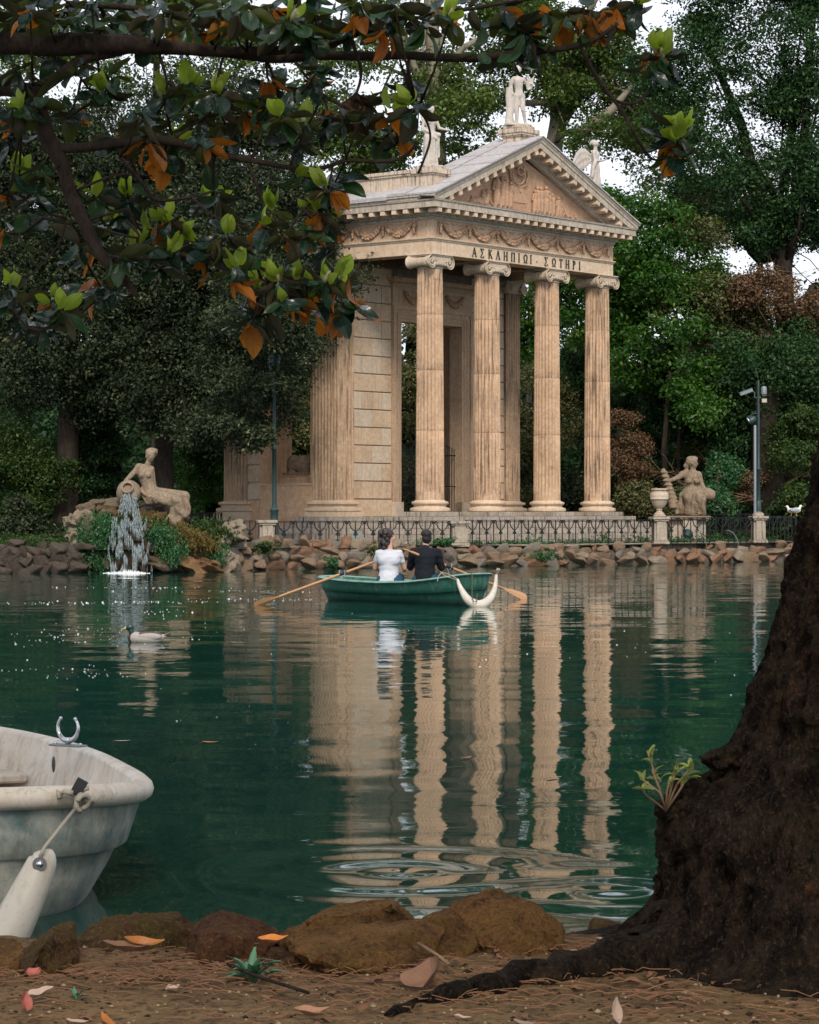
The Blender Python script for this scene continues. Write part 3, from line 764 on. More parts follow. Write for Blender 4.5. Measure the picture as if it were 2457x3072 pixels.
for (p,z0,z1) in ((.06,9.832,9.88),(.10,9.882,9.93),(.24,10.0,10.06),(.30,10.062,10.14)): mb.b(DA0-.54-p,DA1+.54+p,WY-.06-p,WY+.3,z0,z1)
mb.b(DA0-.6,DA1+.6,WY-.12,WY+.3,9.932,9.998)
for i in range(44): x=DA0-.6+i*.109; mb.b(x,x+.06,WY-.20,WY-.121,9.935,9.995)
mb.build('door_cornice',M_frz,df)
for a in (4.25,5.45,6.7): inst('garland',garl_me,df,(a,WY-.06,9.5),sc=(1.1,1,1))
mb=MB()
for o1 in (.15,.35):
    n=90
    for i in range(n):
        z=1.7+i*.078
        for x in (DA0-o1,DA1+o1): mb.box((x,WY-.055 if o1>.3 else WY-.05,z),(.05,.02,.045))
ob=mb.build('leaf_moulding',M_frz,df); ob['kind']='stuff'
for x in (DA0-.28,DA1+.28):
    mb=MB(); mb.b(x-.28,x+.28,WY-.13,WY+.3,1.60,2.12); mb.build('jamb_base',M_blk2,df)
# iron gate in the doorway
gate=empty('gate',(0,0,0),parent=temple)
for i in range(26):
    a=DA0+.07+i*.137; h=2.35+ .55*(1-abs((i-12.5)/13))
    mb=MB(); mb.tube([(a,WY+.3,1.62),(a,WY+.3,1.62+h)],.014,5); mb.ell((a,WY+.3,1.62+h+.05),(.022,.022,.06),5,4); mb.build('gate_bar',M_iron,gate)
for z in (1.75,2.7,3.85):
    mb=MB(); mb.tube([(DA0,WY+.3,z),(DA1,WY+.3,z)],.02,5); mb.build('gate_rail',M_iron,gate)
# ------------------------------------------------------------ water, far ground
SH=[(-900,74.0),(-300,73.5),(0,73.3),(370,73.8),(620,75.2),(900,78.8),(1300,81.4),(1650,83.2),(1950,86.6),(2200,89.5),(2400,91.2),(2700,94),(3400,100)]
def shore(xs):
    for (a,ya),(b,yb) in zip(SH,SH[1:]):
        if xs<=b: return ya+(yb-ya)*(xs-a)/(b-a)
    return SH[-1][1]
def shp(xs,back=0):
    Y=shore(xs); p=Vector((XS(xs,Y),Y,0)); q=Vector((XS(xs+5,shore(xs+5)),shore(xs+5),0)); t=(q-p).normalized()
    nn=Vector((-t.y,t.x,0)); return p+nn*back, t, nn
m,nt,out=NT('lake_water')
gp=nd(nt,'NewGeometry').outputs['Position']
def slopes(scale,amp,detail=2,stretch=(1,1,1),dist=0.0,rough=.5):
    n=noise(nt,mapping(nt,gp,stretch),scale,detail,rough,dist)
    s=nd(nt,'VectorMath',operation='SUBTRACT'); lk(nt,n.outputs['Color'],s.inputs[0]); s.inputs[1].default_value=(.5,.5,.5)
    k=nd(nt,'VectorMath',operation='SCALE'); lk(nt,s.outputs[0],k.inputs[0])
    if hasattr(amp,'is_output'): lk(nt,amp,k.inputs['Scale'])
    else: k.inputs['Scale'].default_value=amp
    return k.outputs[0]
def vadd(a,b):
    v=nd(nt,'VectorMath',operation='ADD'); lk(nt,a,v.inputs[0]); lk(nt,b,v.inputs[1]); return v.outputs[0]
patch=noise(nt,mapping(nt,gp,(.05,.12,1)),1.0,3,.5)
pf=ramp(nt,[(.35,.25),(.65,1.0)],patch.outputs[0]).outputs[0]
sx=nd(nt,'SeparateXYZ'); lk(nt,gp,sx.inputs[0])
far=nd(nt,'MapRange'); lk(nt,sx.outputs[1],far.inputs[0]); far.inputs[1].default_value=10; far.inputs[2].default_value=70; far.inputs[3].default_value=.22; far.inputs[4].default_value=1.6
a1=vadd(slopes(.62,.026,1,(.8,1.3,1),.6),slopes(1.25,.040,1,(.55,1.15,1),.3))
a2=slopes(2.3,mathn(nt,'MULTIPLY',mathn(nt,'MULTIPLY',pf,.050),far.outputs[0]),2,(.7,1.5,1),.5)
a3=slopes(9.0,mathn(nt,'MULTIPLY',mathn(nt,'MULTIPLY',pf,.070),far.outputs[0]),3,(.6,1.4,1),.3)
tot=vadd(vadd(a1,a2),a3)
# rings spreading from something that dropped in near the bank
for (cx,cy,R0,amp) in ((-.05,12.7,1.7,.058),(.95,12.1,1.3,.035)):
    d=nd(nt,'VectorMath',operation='SUBTRACT'); lk(nt,gp,d.inputs[0]); d.inputs[1].default_value=(cx,cy,0)
    L=nd(nt,'VectorMath',operation='LENGTH'); lk(nt,d.outputs[0],L.inputs[0])
    s=mathn(nt,'SINE',mathn(nt,'MULTIPLY',mathn(nt,'POWER',L.outputs['Value'],.85),11.5))
    fall=nd(nt,'MapRange'); lk(nt,L.outputs['Value'],fall.inputs[0]); fall.inputs[1].default_value=.05; fall.inputs[2].default_value=R0; fall.inputs[3].default_value=amp; fall.inputs[4].default_value=0
    nr=nd(nt,'VectorMath',operation='NORMALIZE'); lk(nt,d.outputs[0],nr.inputs[0])
    k=nd(nt,'VectorMath',operation='SCALE'); lk(nt,nr.outputs[0],k.inputs[0]); lk(nt,mathn(nt,'MULTIPLY',s,fall.outputs[0]),k.inputs['Scale'])
    tot=vadd(tot,k.outputs[0])
fl=nd(nt,'VectorMath',operation='MULTIPLY'); lk(nt,tot,fl.inputs[0]); fl.inputs[1].default_value=(1,1,0)
nv=nd(nt,"VectorMath",operation="NORMALIZE")
up=nd(nt,'VectorMath',operation='ADD'); lk(nt,fl.outputs[0],up.inputs[0]); up.inputs[1].default_value=(0,0,1)
lk(nt,up.outputs[0],nv.inputs[0])
deep=mix(nt,(.005,.037,.031),(.012,.054,.036),noise(nt,gp,.25,3).outputs[0])
pw=pbsdf(nt,out,deep,.025,nv.outputs[0],.5); pw.inputs['IOR'].default_value=1.333
M_water=m
mb=MB(); xsL=[-900,-300,0,370,620,900,1300,1650,1950,2200,2400,2700,3400]
v=[(-40,7.5,0),(40,7.5,0)]; 
mb.add([(-60,6,0),(60,6,0),(60,110,0),(-60,110,0)],[(0,1,2,3)])
wat=mb.build('water',M_water); tag(wat,kind='structure')

# far ground
m,nt,out=NT('park_soil'); v=objvec(nt,False)
c=mix(nt,(.045,.034,.022),(.028,.034,.014),ramp(nt,[(.4,0),(.6,1)],noise(nt,v,.6,5).outputs[0]).outputs[0])
pbsdf(nt,out,c,.95,bump(nt,noise(nt,v,14,5).outputs[0],.5,.03),.1); M_soil2=m
sxs=list(range(-900,3401,100)); tt=[.25,.8,2,4,8,16,30,60,120,300,900,2400]
V=[];F=[]
for i,x in enumerate(sxs):
    p,t,nn=shp(x)
    for j,d in enumerate(tt):
        q=p+Vector((0,1,0))*d*.9+nn*d*.1; spread=1+max(0,d-30)/80
        V.append((q.x*spread,q.y,.66+.05*mnoise.noise(q*.3)+(0 if d<.3 else .02)+ (max(0,d-12)*.012 if d<200 else 2.2)))
n=len(tt)
for i in range(len(sxs)-1):
    for j in range(n-1): F.append((i*n+j,(i+1)*n+j,(i+1)*n+j+1,i*n+j+1))
me=np_mesh('far_ground',V,F,M_soil2,smooth=True); tag(inst('ground',me),kind='structure')

M_mort=stone('mortar_bed',(.16,.125,.09),(.09,.07,.05),(.03,.025,.02),0,.6,3,bs=1)
# ------------------------------------------------------------ shore walls, each stone a part
rocks=[[hull_stone('stone',mt,k*31+mi*7,12+k) for k in range(6)] for mi,mt in enumerate(M_wstone+[stone('shaded_wall_stone',(.085,.06,.042),(.045,.033,.025),(.02,.018,.014),0,.6,2.2,bs=1.0,rough=.9)])]  # last stone: shade under the oaks is put into its dark colour
for R_ in rocks:
    for me in R_: me.name='stone'
def shore_wall(x0,x1,label,top,mats,wdt=.52,maxn=295):
    root=empty('stone_wall',shp((x0+x1)/2)[0],0,label,'wall'); o0=Vector(root.location)
    r=random.Random(int(x0)); mb=MB(); pts=[]
    x=x0; prev=None
    while x<=x1:
        p,t,nn=shp(x,.28); pts.append((p,nn,top(x))); x+=20
    v=[];f=[]
    for p,nn,h in pts:
        a=p-o0; v+=[(a.x,a.y,-.3),(a.x,a.y,h-.06),(a.x+nn.x*.7,a.y+nn.y*.7,h-.06),(a.x+nn.x*.7,a.y+nn.y*.7,-.3)]
    for i in range(len(pts)-1):
        for k in range(3): f.append((4*i+k,4*i+4+k,4*i+5+k,4*i+1+k))
    mb.add(v,f); mb.build('mortar_bed',M_mort,root)
    n=0; row=0; z=-.02
    while True:
        x=x0+r.uniform(0,10); any_=False
        hgt=r.uniform(.24,.31)
        while x<x1:
            p,t,nn=shp(x,.24+.05*row); px_per_m=FPX/p.y
            w=wdt*(r.uniform(.40,1.45) if row else r.uniform(.7,1.6))
            hh=hgt*r.uniform(.75,1.3)
            if z+hh*.4<top(x):
                zc=z+hh*.5+r.uniform(-.03,.04)
                mi=r.choice(mats); me=r.choice(rocks[mi])
                q=p+t*(w/2)-o0
                inst('stone',me,root,(q.x+nn.x*r.uniform(-.05,.04),q.y+nn.y*r.uniform(-.05,.04),zc),(r.uniform(-.2,.2),r.uniform(-.22,.22),math.atan2(t.y,t.x)+r.uniform(-.2,.2)),(w*.66,.24*r.uniform(.8,1.15),hh*.74))
                n+=1; any_=True
                if n>=maxn: return root
            x+=w*px_per_m*.84
        z+=hgt*.78; row+=1
        if not any_ or row>5: return root
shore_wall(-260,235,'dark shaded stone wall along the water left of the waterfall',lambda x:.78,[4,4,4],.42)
def topm(x): return .84+.10*sin(x*.011)-(.12 if x>1100 else 0)
shore_wall(640,1240,'rough stone bank wall under the fence behind the rowing boat',topm,[0,1,3,0,2],.50)
shore_wall(1240,2000,'reddish stone bank wall below the temple steps right of the boat',lambda x:.58+.06*sin(x*.02),[0,0,2,3,1],.50)
shore_wall(2000,2750,'stone bank wall at the right below the urn pillar and lamp post',lambda x:.50+.05*sin(x*.03),[2,0,2,3],.46)

# pale coping strip under the fence
mb=MB(); v=[];f=[]; k=0
for x in range(1400,2760,40):
    p,t,nn=shp(x,.72); q=p+nn*.34; v+=[(p.x,p.y,.45),(p.x,p.y,.70),(q.x,q.y,.705),(q.x,q.y,.45)]; k+=1
for i in range(k-1):
    for j in range(3): f.append((4*i+j,4*i+4+j,4*i+5+j,4*i+1+j))
mb.add(v,f); tag(mb.build('kerb_coping',M_pier),kind='structure')

# ------------------------------------------------------------ fence pillars
def pillar(name,p,h,label,z0=.62,w=.46,dome=False,rz=.2):
    root=empty(name,(p[0],p[1],z0),rz,label,'pillar')
    mb=MB(); mb.bev(-w/2-.05,w/2+.05,-w/2-.05,w/2+.05,0,.14,.015); mb.bev(-w/2-.02,w/2+.02,-w/2-.02,w/2+.02,.141,.19,.015); mb.build('base',M_pier,root)
    mb=MB()
    poly=[]
    c=.07; a=w/2
    poly=[(-a,-a+c),(-a+c,-a+c),(-a+c,-a),(a-c,-a),(a-c,-a+c),(a,-a+c),(a,a-c),(a-c,a-c),(a-c,a),(-a+c,a),(-a+c,a-c),(-a,a-c)]
    mb.prism(poly,.191,h-.16,'z'); mb.build('shaft',M_pier,root)
    mb=MB(); mb.bev(-w/2-.03,w/2+.03,-w/2-.03,w/2+.03,h-.159,h-.10,.015); mb.bev(-w/2-.07,w/2+.07,-w/2-.07,w/2+.07,h-.099,h,.018); mb.build('cap',M_pier,root)
    if dome: mb=MB(); mb.lathe([(.20,h+.001),(.21,h+.05),(.17,h+.11),(.09,h+.15),(.0,h+.16)],20); mb.build('dome',M_pier,root,60)
    return root
PP={0:(XS(800,79.5),79.5),1:(XS(1376,82.4),82.4),2:(XS(1978,88),88.0),3:(XS(2275,91),91.0)}
pillar('fence_pillar',PP[0],.86,'weathered stone fence pillar in front of the left lamp post',.66)
pillar('fence_pillar',PP[1],.84,'grey stone fence pillar just right of the two people in the boat',.64,.50)
pillar('fence_pillar',PP[2],.98,'stone fence pillar that carries the big marble urn',.62,.46)
pillar('fence_pillar',PP[3],1.0,'stone fence pillar with a domed cap below the right lamp post',.62,.44,True)
# urn
def urn():
    z=1.602; root=empty('garden_urn',(PP[2][0],PP[2][1],z),0,'large marble urn with a fluted bowl on the fence pillar','urn')
    mb=MB(); mb.bev(-.2,.2,-.2,.2,0,.07,.01); mb.lathe([(.17,.071),(.18,.10),(.16,.13),(.10,.17),(.085,.21),(.10,.225),(.115,.245),(.10,.265),(.10,.28)],24); mb.build('foot',M_urn,root,60)
    mb=MB(); n=24; v=[]; 
    prof=[(.10,.281),(.17,.33),(.23,.42),(.275,.52),(.30,.60),(.315,.605),(.315,.625),(.31,.63),(.325,.70),(.32,.78),(.29,.84),(.25,.87),(.235,.885),(.245,.90),(.275,.91),(.29,.94),(.275,.97),(.23,.975),(.22,.93),(.20,.80),(.0,.78)]
    N=96; f=[]
    for r,zz in prof:
        for i in range(N):
            a=2*pi*i/N; fl=1-(.05*abs(sin(a*12)) if zz<.6 else 0); v.append((r*fl*cos(a),r*fl*sin(a),zz))
    for k in range(len(prof)-1):
        for i in range(N): j=(i+1)%N; f.append((k*N+i,k*N+j,(k+1)*N+j,(k+1)*N+i))
    mb.add(v,f); mb.build('bowl',M_urn,root,60)
    return root
urn()
# ------------------------------------------------------------ iron fence
sc=MB()
def curl(cx,cz,R,a0,turn,sgn,r=.009,y=0,n=14):
    return [(cx+R*(1-.75*i/(n-1))*cos(a0+sgn*turn*i/(n-1)),y,cz+R*(1-.75*i/(n-1))*sin(a0+sgn*turn*i/(n-1))) for i in range(n)]
for s in (-1,1):
    sc.tube([(0,0,.0),(s*.07,0,.03),(s*.15,0,.10),(s*.20,0,.20)]+[(s*p[0],0,p[2]) for p in curl(.235,.235,.055,pi*1.1,pi*1.7,-1)],.018,5)
    sc.tube([(0,0,.01),(s*.03,0,-.04),(s*.055,0,-.075)]+[(s*p[0],0,p[2]) for p in curl(.035,-.085,.035,0,pi*1.5,-1)],.015,5)
sc.ell((0,0,-.01),(.028,.02,.03),6,4)
scroll_me=sc.mesh('scroll',M_iron)
bb_=MB(); bb_.tube([(0,0,0),(0,0,.76)],.018,6); bar_me=bb_.mesh('baluster',M_iron)
def fence(p0,p1,z0,z1,label,gap=.26,thick=1.0,group=None):
    p0=Vector((p0[0],p0[1],0)); p1=Vector((p1[0],p1[1],0)); d=p1-p0; L=d.length; d.normalize()
    p0=p0+d*gap; L-=2*gap; rz=math.atan2(d.y,d.x)
    root=empty('iron_fence',(p0.x,p0.y,z0),rz,label,'fence'); h=z1-z0
    mb=MB(); mb.b(0,L,-.022,.022,h-.02,h); mb.b(0,L,-.012,.012,h-.055,h-.04); mb.build('top_rail',M_iron,root)
    mb=MB(); mb.b(0,L,-.014,.014,.05,.07); mb.build('bottom_rail',M_iron,root)
    n=max(2,round(L/.30)); s=L/n
    for i in range(n+1):
        inst('baluster',bar_me,root,(i*s if 0<i<n else (.012 if i==0 else L-.012),0,0),sc=(thick,thick,(h-.02)/.76))
        if i%2==1: inst('scroll',scroll_me,root,(i*s,0,h*.60),sc=(s/.30,1,h/.76))
    return root
FZ=.67
fence((XS(590,80.4),80.4),PP[0],.70,1.50,'wrought iron fence section left of the weathered pillar, beside the waterfall',.26)
fence(PP[0],PP[1],.66,1.49,'long wrought iron fence section behind the boat couple',.28)
fence(PP[1],PP[2],.67,1.51,'long wrought iron fence section in front of the temple steps',.28)
fence(PP[2],PP[3],.67,1.58,'wrought iron fence section between the urn pillar and the domed pillar',.27)
fence(PP[3],(XS(2385,93.5),93.5),.67,1.62,'short wrought iron fence section right of the domed pillar',.26)
fence((XS(2385,93.5),93.5),(XS(2392,97.5),97.5),.67,1.62,'wrought iron fence section turning away at the right by the tree trunk',.05)
fence((XS(2030,97),97),(XS(2395,97.6),97.6),.70,1.70,'rear iron railing behind the seated statue with the cornucopia',.05)
fence((XS(500,86),86),(XS(668,90),90),.72,1.75,'rear iron railing between the fountain goddess and the temple',.05)
# ------------------------------------------------------------ lamp posts
def lamp_left():
    x,y=XS(823,80.4),80.4; root=empty('street_lamp',(x,y,.66),0,'dark green cast iron lamp post in front of the temple flank','lamp post')
    mb=MB(); mb.lathe([(.17,0),(.17,.10),(.15,.14),(.135,.9),(.13,1.10),(.15,1.14),(.155,1.18),(.12,1.23),(.09,1.26),(.085,1.32)],8,a0=pi/8); mb.build('base',M_lamp,root,30)
    mb=MB(); mb.lathe([(.075,1.321),(.078,1.6),(.066,3.05),(.085,3.07),(.085,3.12),(.072,3.14),(.08,3.20),(.065,3.23),(.052,3.3),(.048,5.2),(.07,5.22),(.04,5.3),(.035,5.5)],16); mb.build('pole',M_lamp,root,50)
    mb=MB(); mb.lathe([(.06,5.501),(.14,5.56),(.20,5.95),(.22,5.97),(.1,6.1),(.03,6.2)],8); mb.build('lantern',M_lamp,root)
lamp_left()
def lamp_right():
    Y=92.2; x=XS(2275,Y); root=empty('camera_post',(x,Y,.67),0,'tall dark green post at the right with two floodlights and a security camera','lamp post')
    mb=MB(); mb.lathe([(.16,0),(.16,.12),(.12,.16),(.11,.85),(.17,.90),(.17,.95),(.11,1.05),(.095,1.15),(.10,1.42),(.085,1.45),(.075,1.5)],16); mb.build('base',M_lamp,root,40)
    mb=MB(); mb.lathe([(.07,1.501),(.06,2.6),(.08,2.62),(.08,2.67),(.06,2.70),(.07,2.76),(.055,2.8),(.05,4.1),(.047,5.4),(.035,5.8),(.02,5.86)],14); mb.build('pole',M_lamp,root,50)
    def at(px,py): return Vector(((px*.3347+1880-2275)/FPX*Y,0,ZS(1130+py*.3347,Y)-.67))
    cm=MB(); a=at(1020,158); b=at(1128,118); M=Matrix.Translation((a+b)/2)@Matrix.Rotation(-math.atan2(b.z-a.z,b.x-a.x),4,'Y')
    cm.box((0,0,0),((b-a).length,.15,.11),M=M); cm.box((-.02,0,.07),((b-a).length*1.12,.17,.012),M=M); cm.box((-(b-a).length/2-.01,0,0),(.02,.10,.08),M=M); cm.build('camera_housing',M_greyp,root)
    cm=MB(); cm.tube([at(1128,125),at(1150,145),at(1145,180),at(1165,190)],.012,6); cm.build('cable',M_greyp,root)
    fl=MB(); c=at(1230,122); fl.lathe([(.10,-.14),(.10,.10),(.085,.13),(.04,.15)],18,c=c); fl.tube([at(1180,190),at(1200,185)],.02,6); fl.b(c.x-.07,c.x+.07,-.02,.02,c.z-.2,c.z-.14); fl.build('floodlight',M_greyp,root,40)
    fl=MB(); c=at(1232,215); fl.box((c.x,-.02,c.z),(.21,.10,.17)); fl.build('floodlight',M_black,root)
    fl=MB(); fl.box((c.x,-.075,c.z),(.17,.008,.13)); fl.build('lamp_glass',simple('floodlight_glass',(.45,.40,.28),.2,0,.6,.1),root)
    fl=MB(); c=at(1130,385); M=Matrix.Translation(c)@Matrix.Rotation(radians(-125),4,'Y')
    fl.lathe([(.10,-.12),(.15,-.02),(.16,.10),(.15,.14),(.13,.14)],18,M=M); fl.tube([at(1168,328),at(1130,335),at(1090,365)],.018,6); fl.tube([at(1165,400),at(1130,430)],.018,6); fl.build('spot_lamp',M_lamp,root,40)
    fl=MB(); c=at(1096,395); M=Matrix.Translation(c)@Matrix.Rotation(radians(-125),4,'Y'); fl.lathe([(.14,-.01),(.14,.03),(.10,.05)],18,M=M); fl.build('lamp_glass',M_steel,root,40)
    x2=XS(2261,Y); r2=empty('grey_pole',(x2,Y-.35,.67),0,'plain light grey pole standing beside the dark green camera post','pole')
    mb=MB(); mb.lathe([(.05,0),(.05,4.18),(.03,4.22)],14); mb.build('pole_tube',M_greyp,r2,40); mb=MB(); mb.lathe([(.10,0),(.10,.04),(.055,.06)],14); mb.build('pole_foot',M_greyp,r2,40)
lamp_right()
# ground spotlights behind the fence
def spot(xs,ys,Y,label,s=1.0,rz=0):
    x=XS(xs,Y); z=.70; root=empty('ground_spotlight',(x,Y,z),rz,label,'spotlight')
    mb=MB(); M=Matrix.Translation((0,0,.28*s))@Matrix.Rotation(radians(70),4,'X')
    mb.lathe([(.08*s,-.2*s),(.15*s,-.10*s),(.20*s,.05*s),(.21*s,.10*s),(.19*s,.10*s)],20,M=M); mb.build('housing',M_lamp,root,40)
    mb=MB(); mb.lathe([(.185*s,.07*s),(.12*s,.09*s),(0.01,.10*s)],20,M=M); mb.build('lens',M_greyp,root,40)
    mb=MB(); mb.tube([(-.22*s,0,.28*s),(-.24*s,0,.1*s),(-.1*s,0,0),(.1*s,0,0),(.24*s,0,.1*s),(.22*s,0,.28*s)],.015,6); mb.build('bracket',M_iron,root)
spot(1072,1600,82.5,'round green ground spotlight left of the woman, behind the iron fence',.9)
spot(2062,1620,91,'black ground spotlight behind the fence below the seated statue',.9,2.8)
# arching water pipes in front of the right fence
for xs,Y,lb in ((2120,88.4,'left one of two thin arching pipes at the fence below the seated statue'),(2216,89.3,'right one of two thin arching pipes, nearer the domed pillar')):
    x=XS(xs,Y); mb=MB(); mb.tube([(-.42,0,.50),(-.35,0,.50),(-.2,0,.42),(-.06,0,.22),(0,0,-.05)],.014,6)
    tag(mb.build('water_pipe',M_greyp,None,60,(x,Y,.62)),lb,'pipe')

# greenery at the foot of the fence and ivy on the bank wall
rng=np.random.default_rng(55); C=[]
for i in range(520):
    x=rng.uniform(1400,2380) if rng.random()<.85 else rng.uniform(1020,1340); p,t,nn=shp(x,rng.uniform(.85,1.9)); C.append((p.x,p.y,.69+rng.random()*.10+(.22*rng.random() if rng.random()<.12 else 0)))
V,F,a=leaves_np(np.array(C),.11,9,.075,rng,rv=rng.random(len(C))); tag(inst('ground_cover',np_mesh('ground_cover',V,F,L_ivy,a)),'low green weeds growing behind the iron fence','weeds',kind='stuff')
for k,(xs,ys,Y,w,h,lb) in enumerate(((1633,1668,82.7,.42,.20,'dark green ivy clump hanging over the wall below the third column'),(1135,1655,79.6,.3,.22,'leafy tuft growing from the wall just left of the couple'),(1330,1625,81.2,.3,.10,'leafy tuft at the foot of the fence pillar right of the couple'),(800,1640,77.6,.35,.14,'small grassy tuft below the left fence pillar'),(1000,1690,78.5,.18,.14,'small plant low on the wall left of the couple'))):
    o=np.array([XS(xs,Y),Y-.15,ZS(ys,Y)]); C=o+rng.normal(size=(46,3))*np.array([w*.5,.08,h*.5]); V,F,a=leaves_np(C,.10,12,.085,rng,rv=rng.random(46)); tag(inst('ivy_clump',np_mesh('ivy_clump',V-o,F,L_ivy if k%2==0 else L_bush,a),None,tuple(o)),lb,'plant')
# ------------------------------------------------------------ foliage
def blob_centres(ells,nc,rng,shell=.62,sub=1.25):
    """ells: list of (centre, radii, weight) -> lumpy boughs spread over the crown, leaf clusters on each bough"""
    w=np.array([e[2] for e in ells],float); w/=w.sum()
    nb=max(8,int(nc/26)); idx=rng.choice(len(ells),nb,p=w); B=[];R=[]
    for i in idx:
        c,r,_=ells[i]; d=rng.normal(size=3); d/=np.linalg.norm(d)
        if d[1]>0 and rng.random()<.6: d[1]*=-1
        rr=shell+(1-shell)*rng.random()**.6
        q=np.array(c)+d*np.array(r)*rr*.92
        q+=np.array(mnoise.noise_vector(Vector(q)*.35))*1.0
        B.append(q); R.append(min(sub,min(r)*.8)*rng.uniform(.55,1.25))
    B=np.array(B);R=np.array(R)
    j=rng.integers(0,nb,nc); d=rng.normal(size=(nc,3)); d[:,2]+=.35; d/=np.linalg.norm(d,axis=1,keepdims=True)
    return B[j]+d*(R[j]*(.45+.55*rng.random(nc)**.5))[:,None]*np.array([1.15,1.15,.72])
def D2(xd,yd,rxd,ryd,Y,w=None,ry=None):
    c=P(xd,yd,Y); k=S/FPX*Y; rx=rxd*k; rz=ryd*k
    return (tuple(c),(rx,ry if ry else min(rx,rz)*.85,rz),w if w else rx*rz)
TRI=[0]
M_deep=simple('dark_crown_core',(.008,.014,.007),1,0,0,.5,3)  # dark colour of the added cores, standing in for shade inside the crowns
def tree(name,label,group,ells,mat,nc,npc,size,crad,trunk=None,limbs=None,barkm=None,core=None,seed=0,shell=.62,cat='tree',holes=None,asp=.55,flat=.75,auto=10):
    rng=np.random.default_rng(seed+100); r=random.Random(seed)
    if cat=='shrub' and core: core=.40; nc=int(nc*1.35)
    C=blob_centres(ells,nc,rng,shell)
    if holes is not None: C=C[~holes(C)]
    # root at the foot
    if trunk: foot=Vector(trunk[0][0])
    else:
        e=ells[0]; foot=Vector((e[0][0],e[0][1],.7))
    root=empty(name,foot,0,label,cat,group)
    f=np.array(foot)
    crad_=crad*rng.uniform(.6,1.3,len(C))
    V,F,a=leaves_np(C,crad_,npc,size,rng,rv=np.clip(rng.normal(.42,.26,len(C)),0,1),asp=asp,flat=flat)
    me=np_mesh('crown',V-f,F,mat,a); inst('crown',me,root); TRI[0]+=len(F)*2
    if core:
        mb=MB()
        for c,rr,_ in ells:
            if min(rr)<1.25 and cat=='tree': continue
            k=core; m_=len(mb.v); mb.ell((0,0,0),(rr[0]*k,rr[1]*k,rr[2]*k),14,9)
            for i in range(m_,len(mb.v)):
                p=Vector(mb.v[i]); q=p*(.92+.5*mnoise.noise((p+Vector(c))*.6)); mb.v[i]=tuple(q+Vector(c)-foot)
        if mb.v: o=mb.build('light_block_core',M_deep,root,180); o['kind']='stuff'  # dark lump added inside the crown to block light
    if trunk:
        mb=MB(); pts=[Vector(p)-foot for p,_ in trunk]; rr=[q for _,q in trunk]
        # subdivide and wobble
        P2=[];R2=[]
        for i in range(len(pts)-1):
            for t in (0,.25,.5,.75): P2.append(pts[i].lerp(pts[i+1],t)+Vector((r.uniform(-1,1),r.uniform(-1,1),0))*rr[i]*.12); R2.append(rr[i]*(1-t)+rr[i+1]*t)
        P2.append(pts[-1]); R2.append(rr[-1]); mb.tube(P2,R2,12); mb.build('trunk',barkm or B_dark,root,180)
        lm=MB()
        segs=limbs or []
        for L in segs:
            q=[Vector(p)-foot for p,_ in L]; lm.tube(q,[w for _,w in L],8)
        top=[p for p,_ in trunk[max(1,len(trunk)//2):]]
        for k in range(auto):                          # limbs growing into the crown
            a0=Vector(r.choice(top)); b0=Vector(C[r.randrange(len(C))]); mid=a0.lerp(b0,.5)+Vector((r.uniform(-.5,.5),r.uniform(-.5,.5),r.uniform(-.2,.6)))
            w=.10*max(.5,trunk[0][1]*2.2); lm.tube([a0-foot,a0.lerp(mid,.5)-foot+Vector((0,0,.15)),mid-foot,b0-foot],[w,w*.7,w*.45,w*.12],7)
        if lm.v: lm.build('limbs',barkm or B_dark,root,180)
    return root
def TP(xd,yd,Y,wd): return (tuple(P(xd,yd,Y)),wd*S/FPX*Y/2)
def ground_at(p): return .68
# --- holm oaks at the left
tree('holm_oak','big dark holm oak whose crown hangs over the left part of the temple','holm oaks at the left',
 [D2(500,560,230,240,89),D2(520,740,130,90,84.5),D2(420,350,220,170,91),D2(330,640,200,220,90),D2(520,830,130,60,84,None,2.0),D2(455,870,75,60,84,None,1.2),D2(595,620,100,100,84.5),D2(650,500,70,110,88),D2(400,800,120,90,88),D2(570,690,95,80,79,None,1.5),D2(572,770,55,40,79,None,1.0),D2(480,900,45,35,79.5,None,.9),D2(640,560,70,90,80,None,1.4)],
 L_holm,7800,30,.135,.50,[TP(345,1140,90,44),TP(345,960,90,40),TP(350,760,90,36),TP(400,500,90,26)],None,B_dark,.5,1,.72)
tree('holm_oak','dark holm oak at the far left with a straight black trunk behind the shaded wall','holm oaks at the left',
 [D2(130,520,230,250,93),D2(60,700,190,170,92),D2(230,760,190,110,91),D2(180,330,240,150,94),D2(40,350,160,150,94),D2(150,850,110,45,92,None,1.6),D2(290,860,90,45,90,None,1.5)],
 L_holm,5000,28,.145,.55,[TP(138,1150,91,52),TP(142,960,91,46),TP(150,760,91,42),TP(140,500,92,30)],None,B_dark,.5,2,.72)
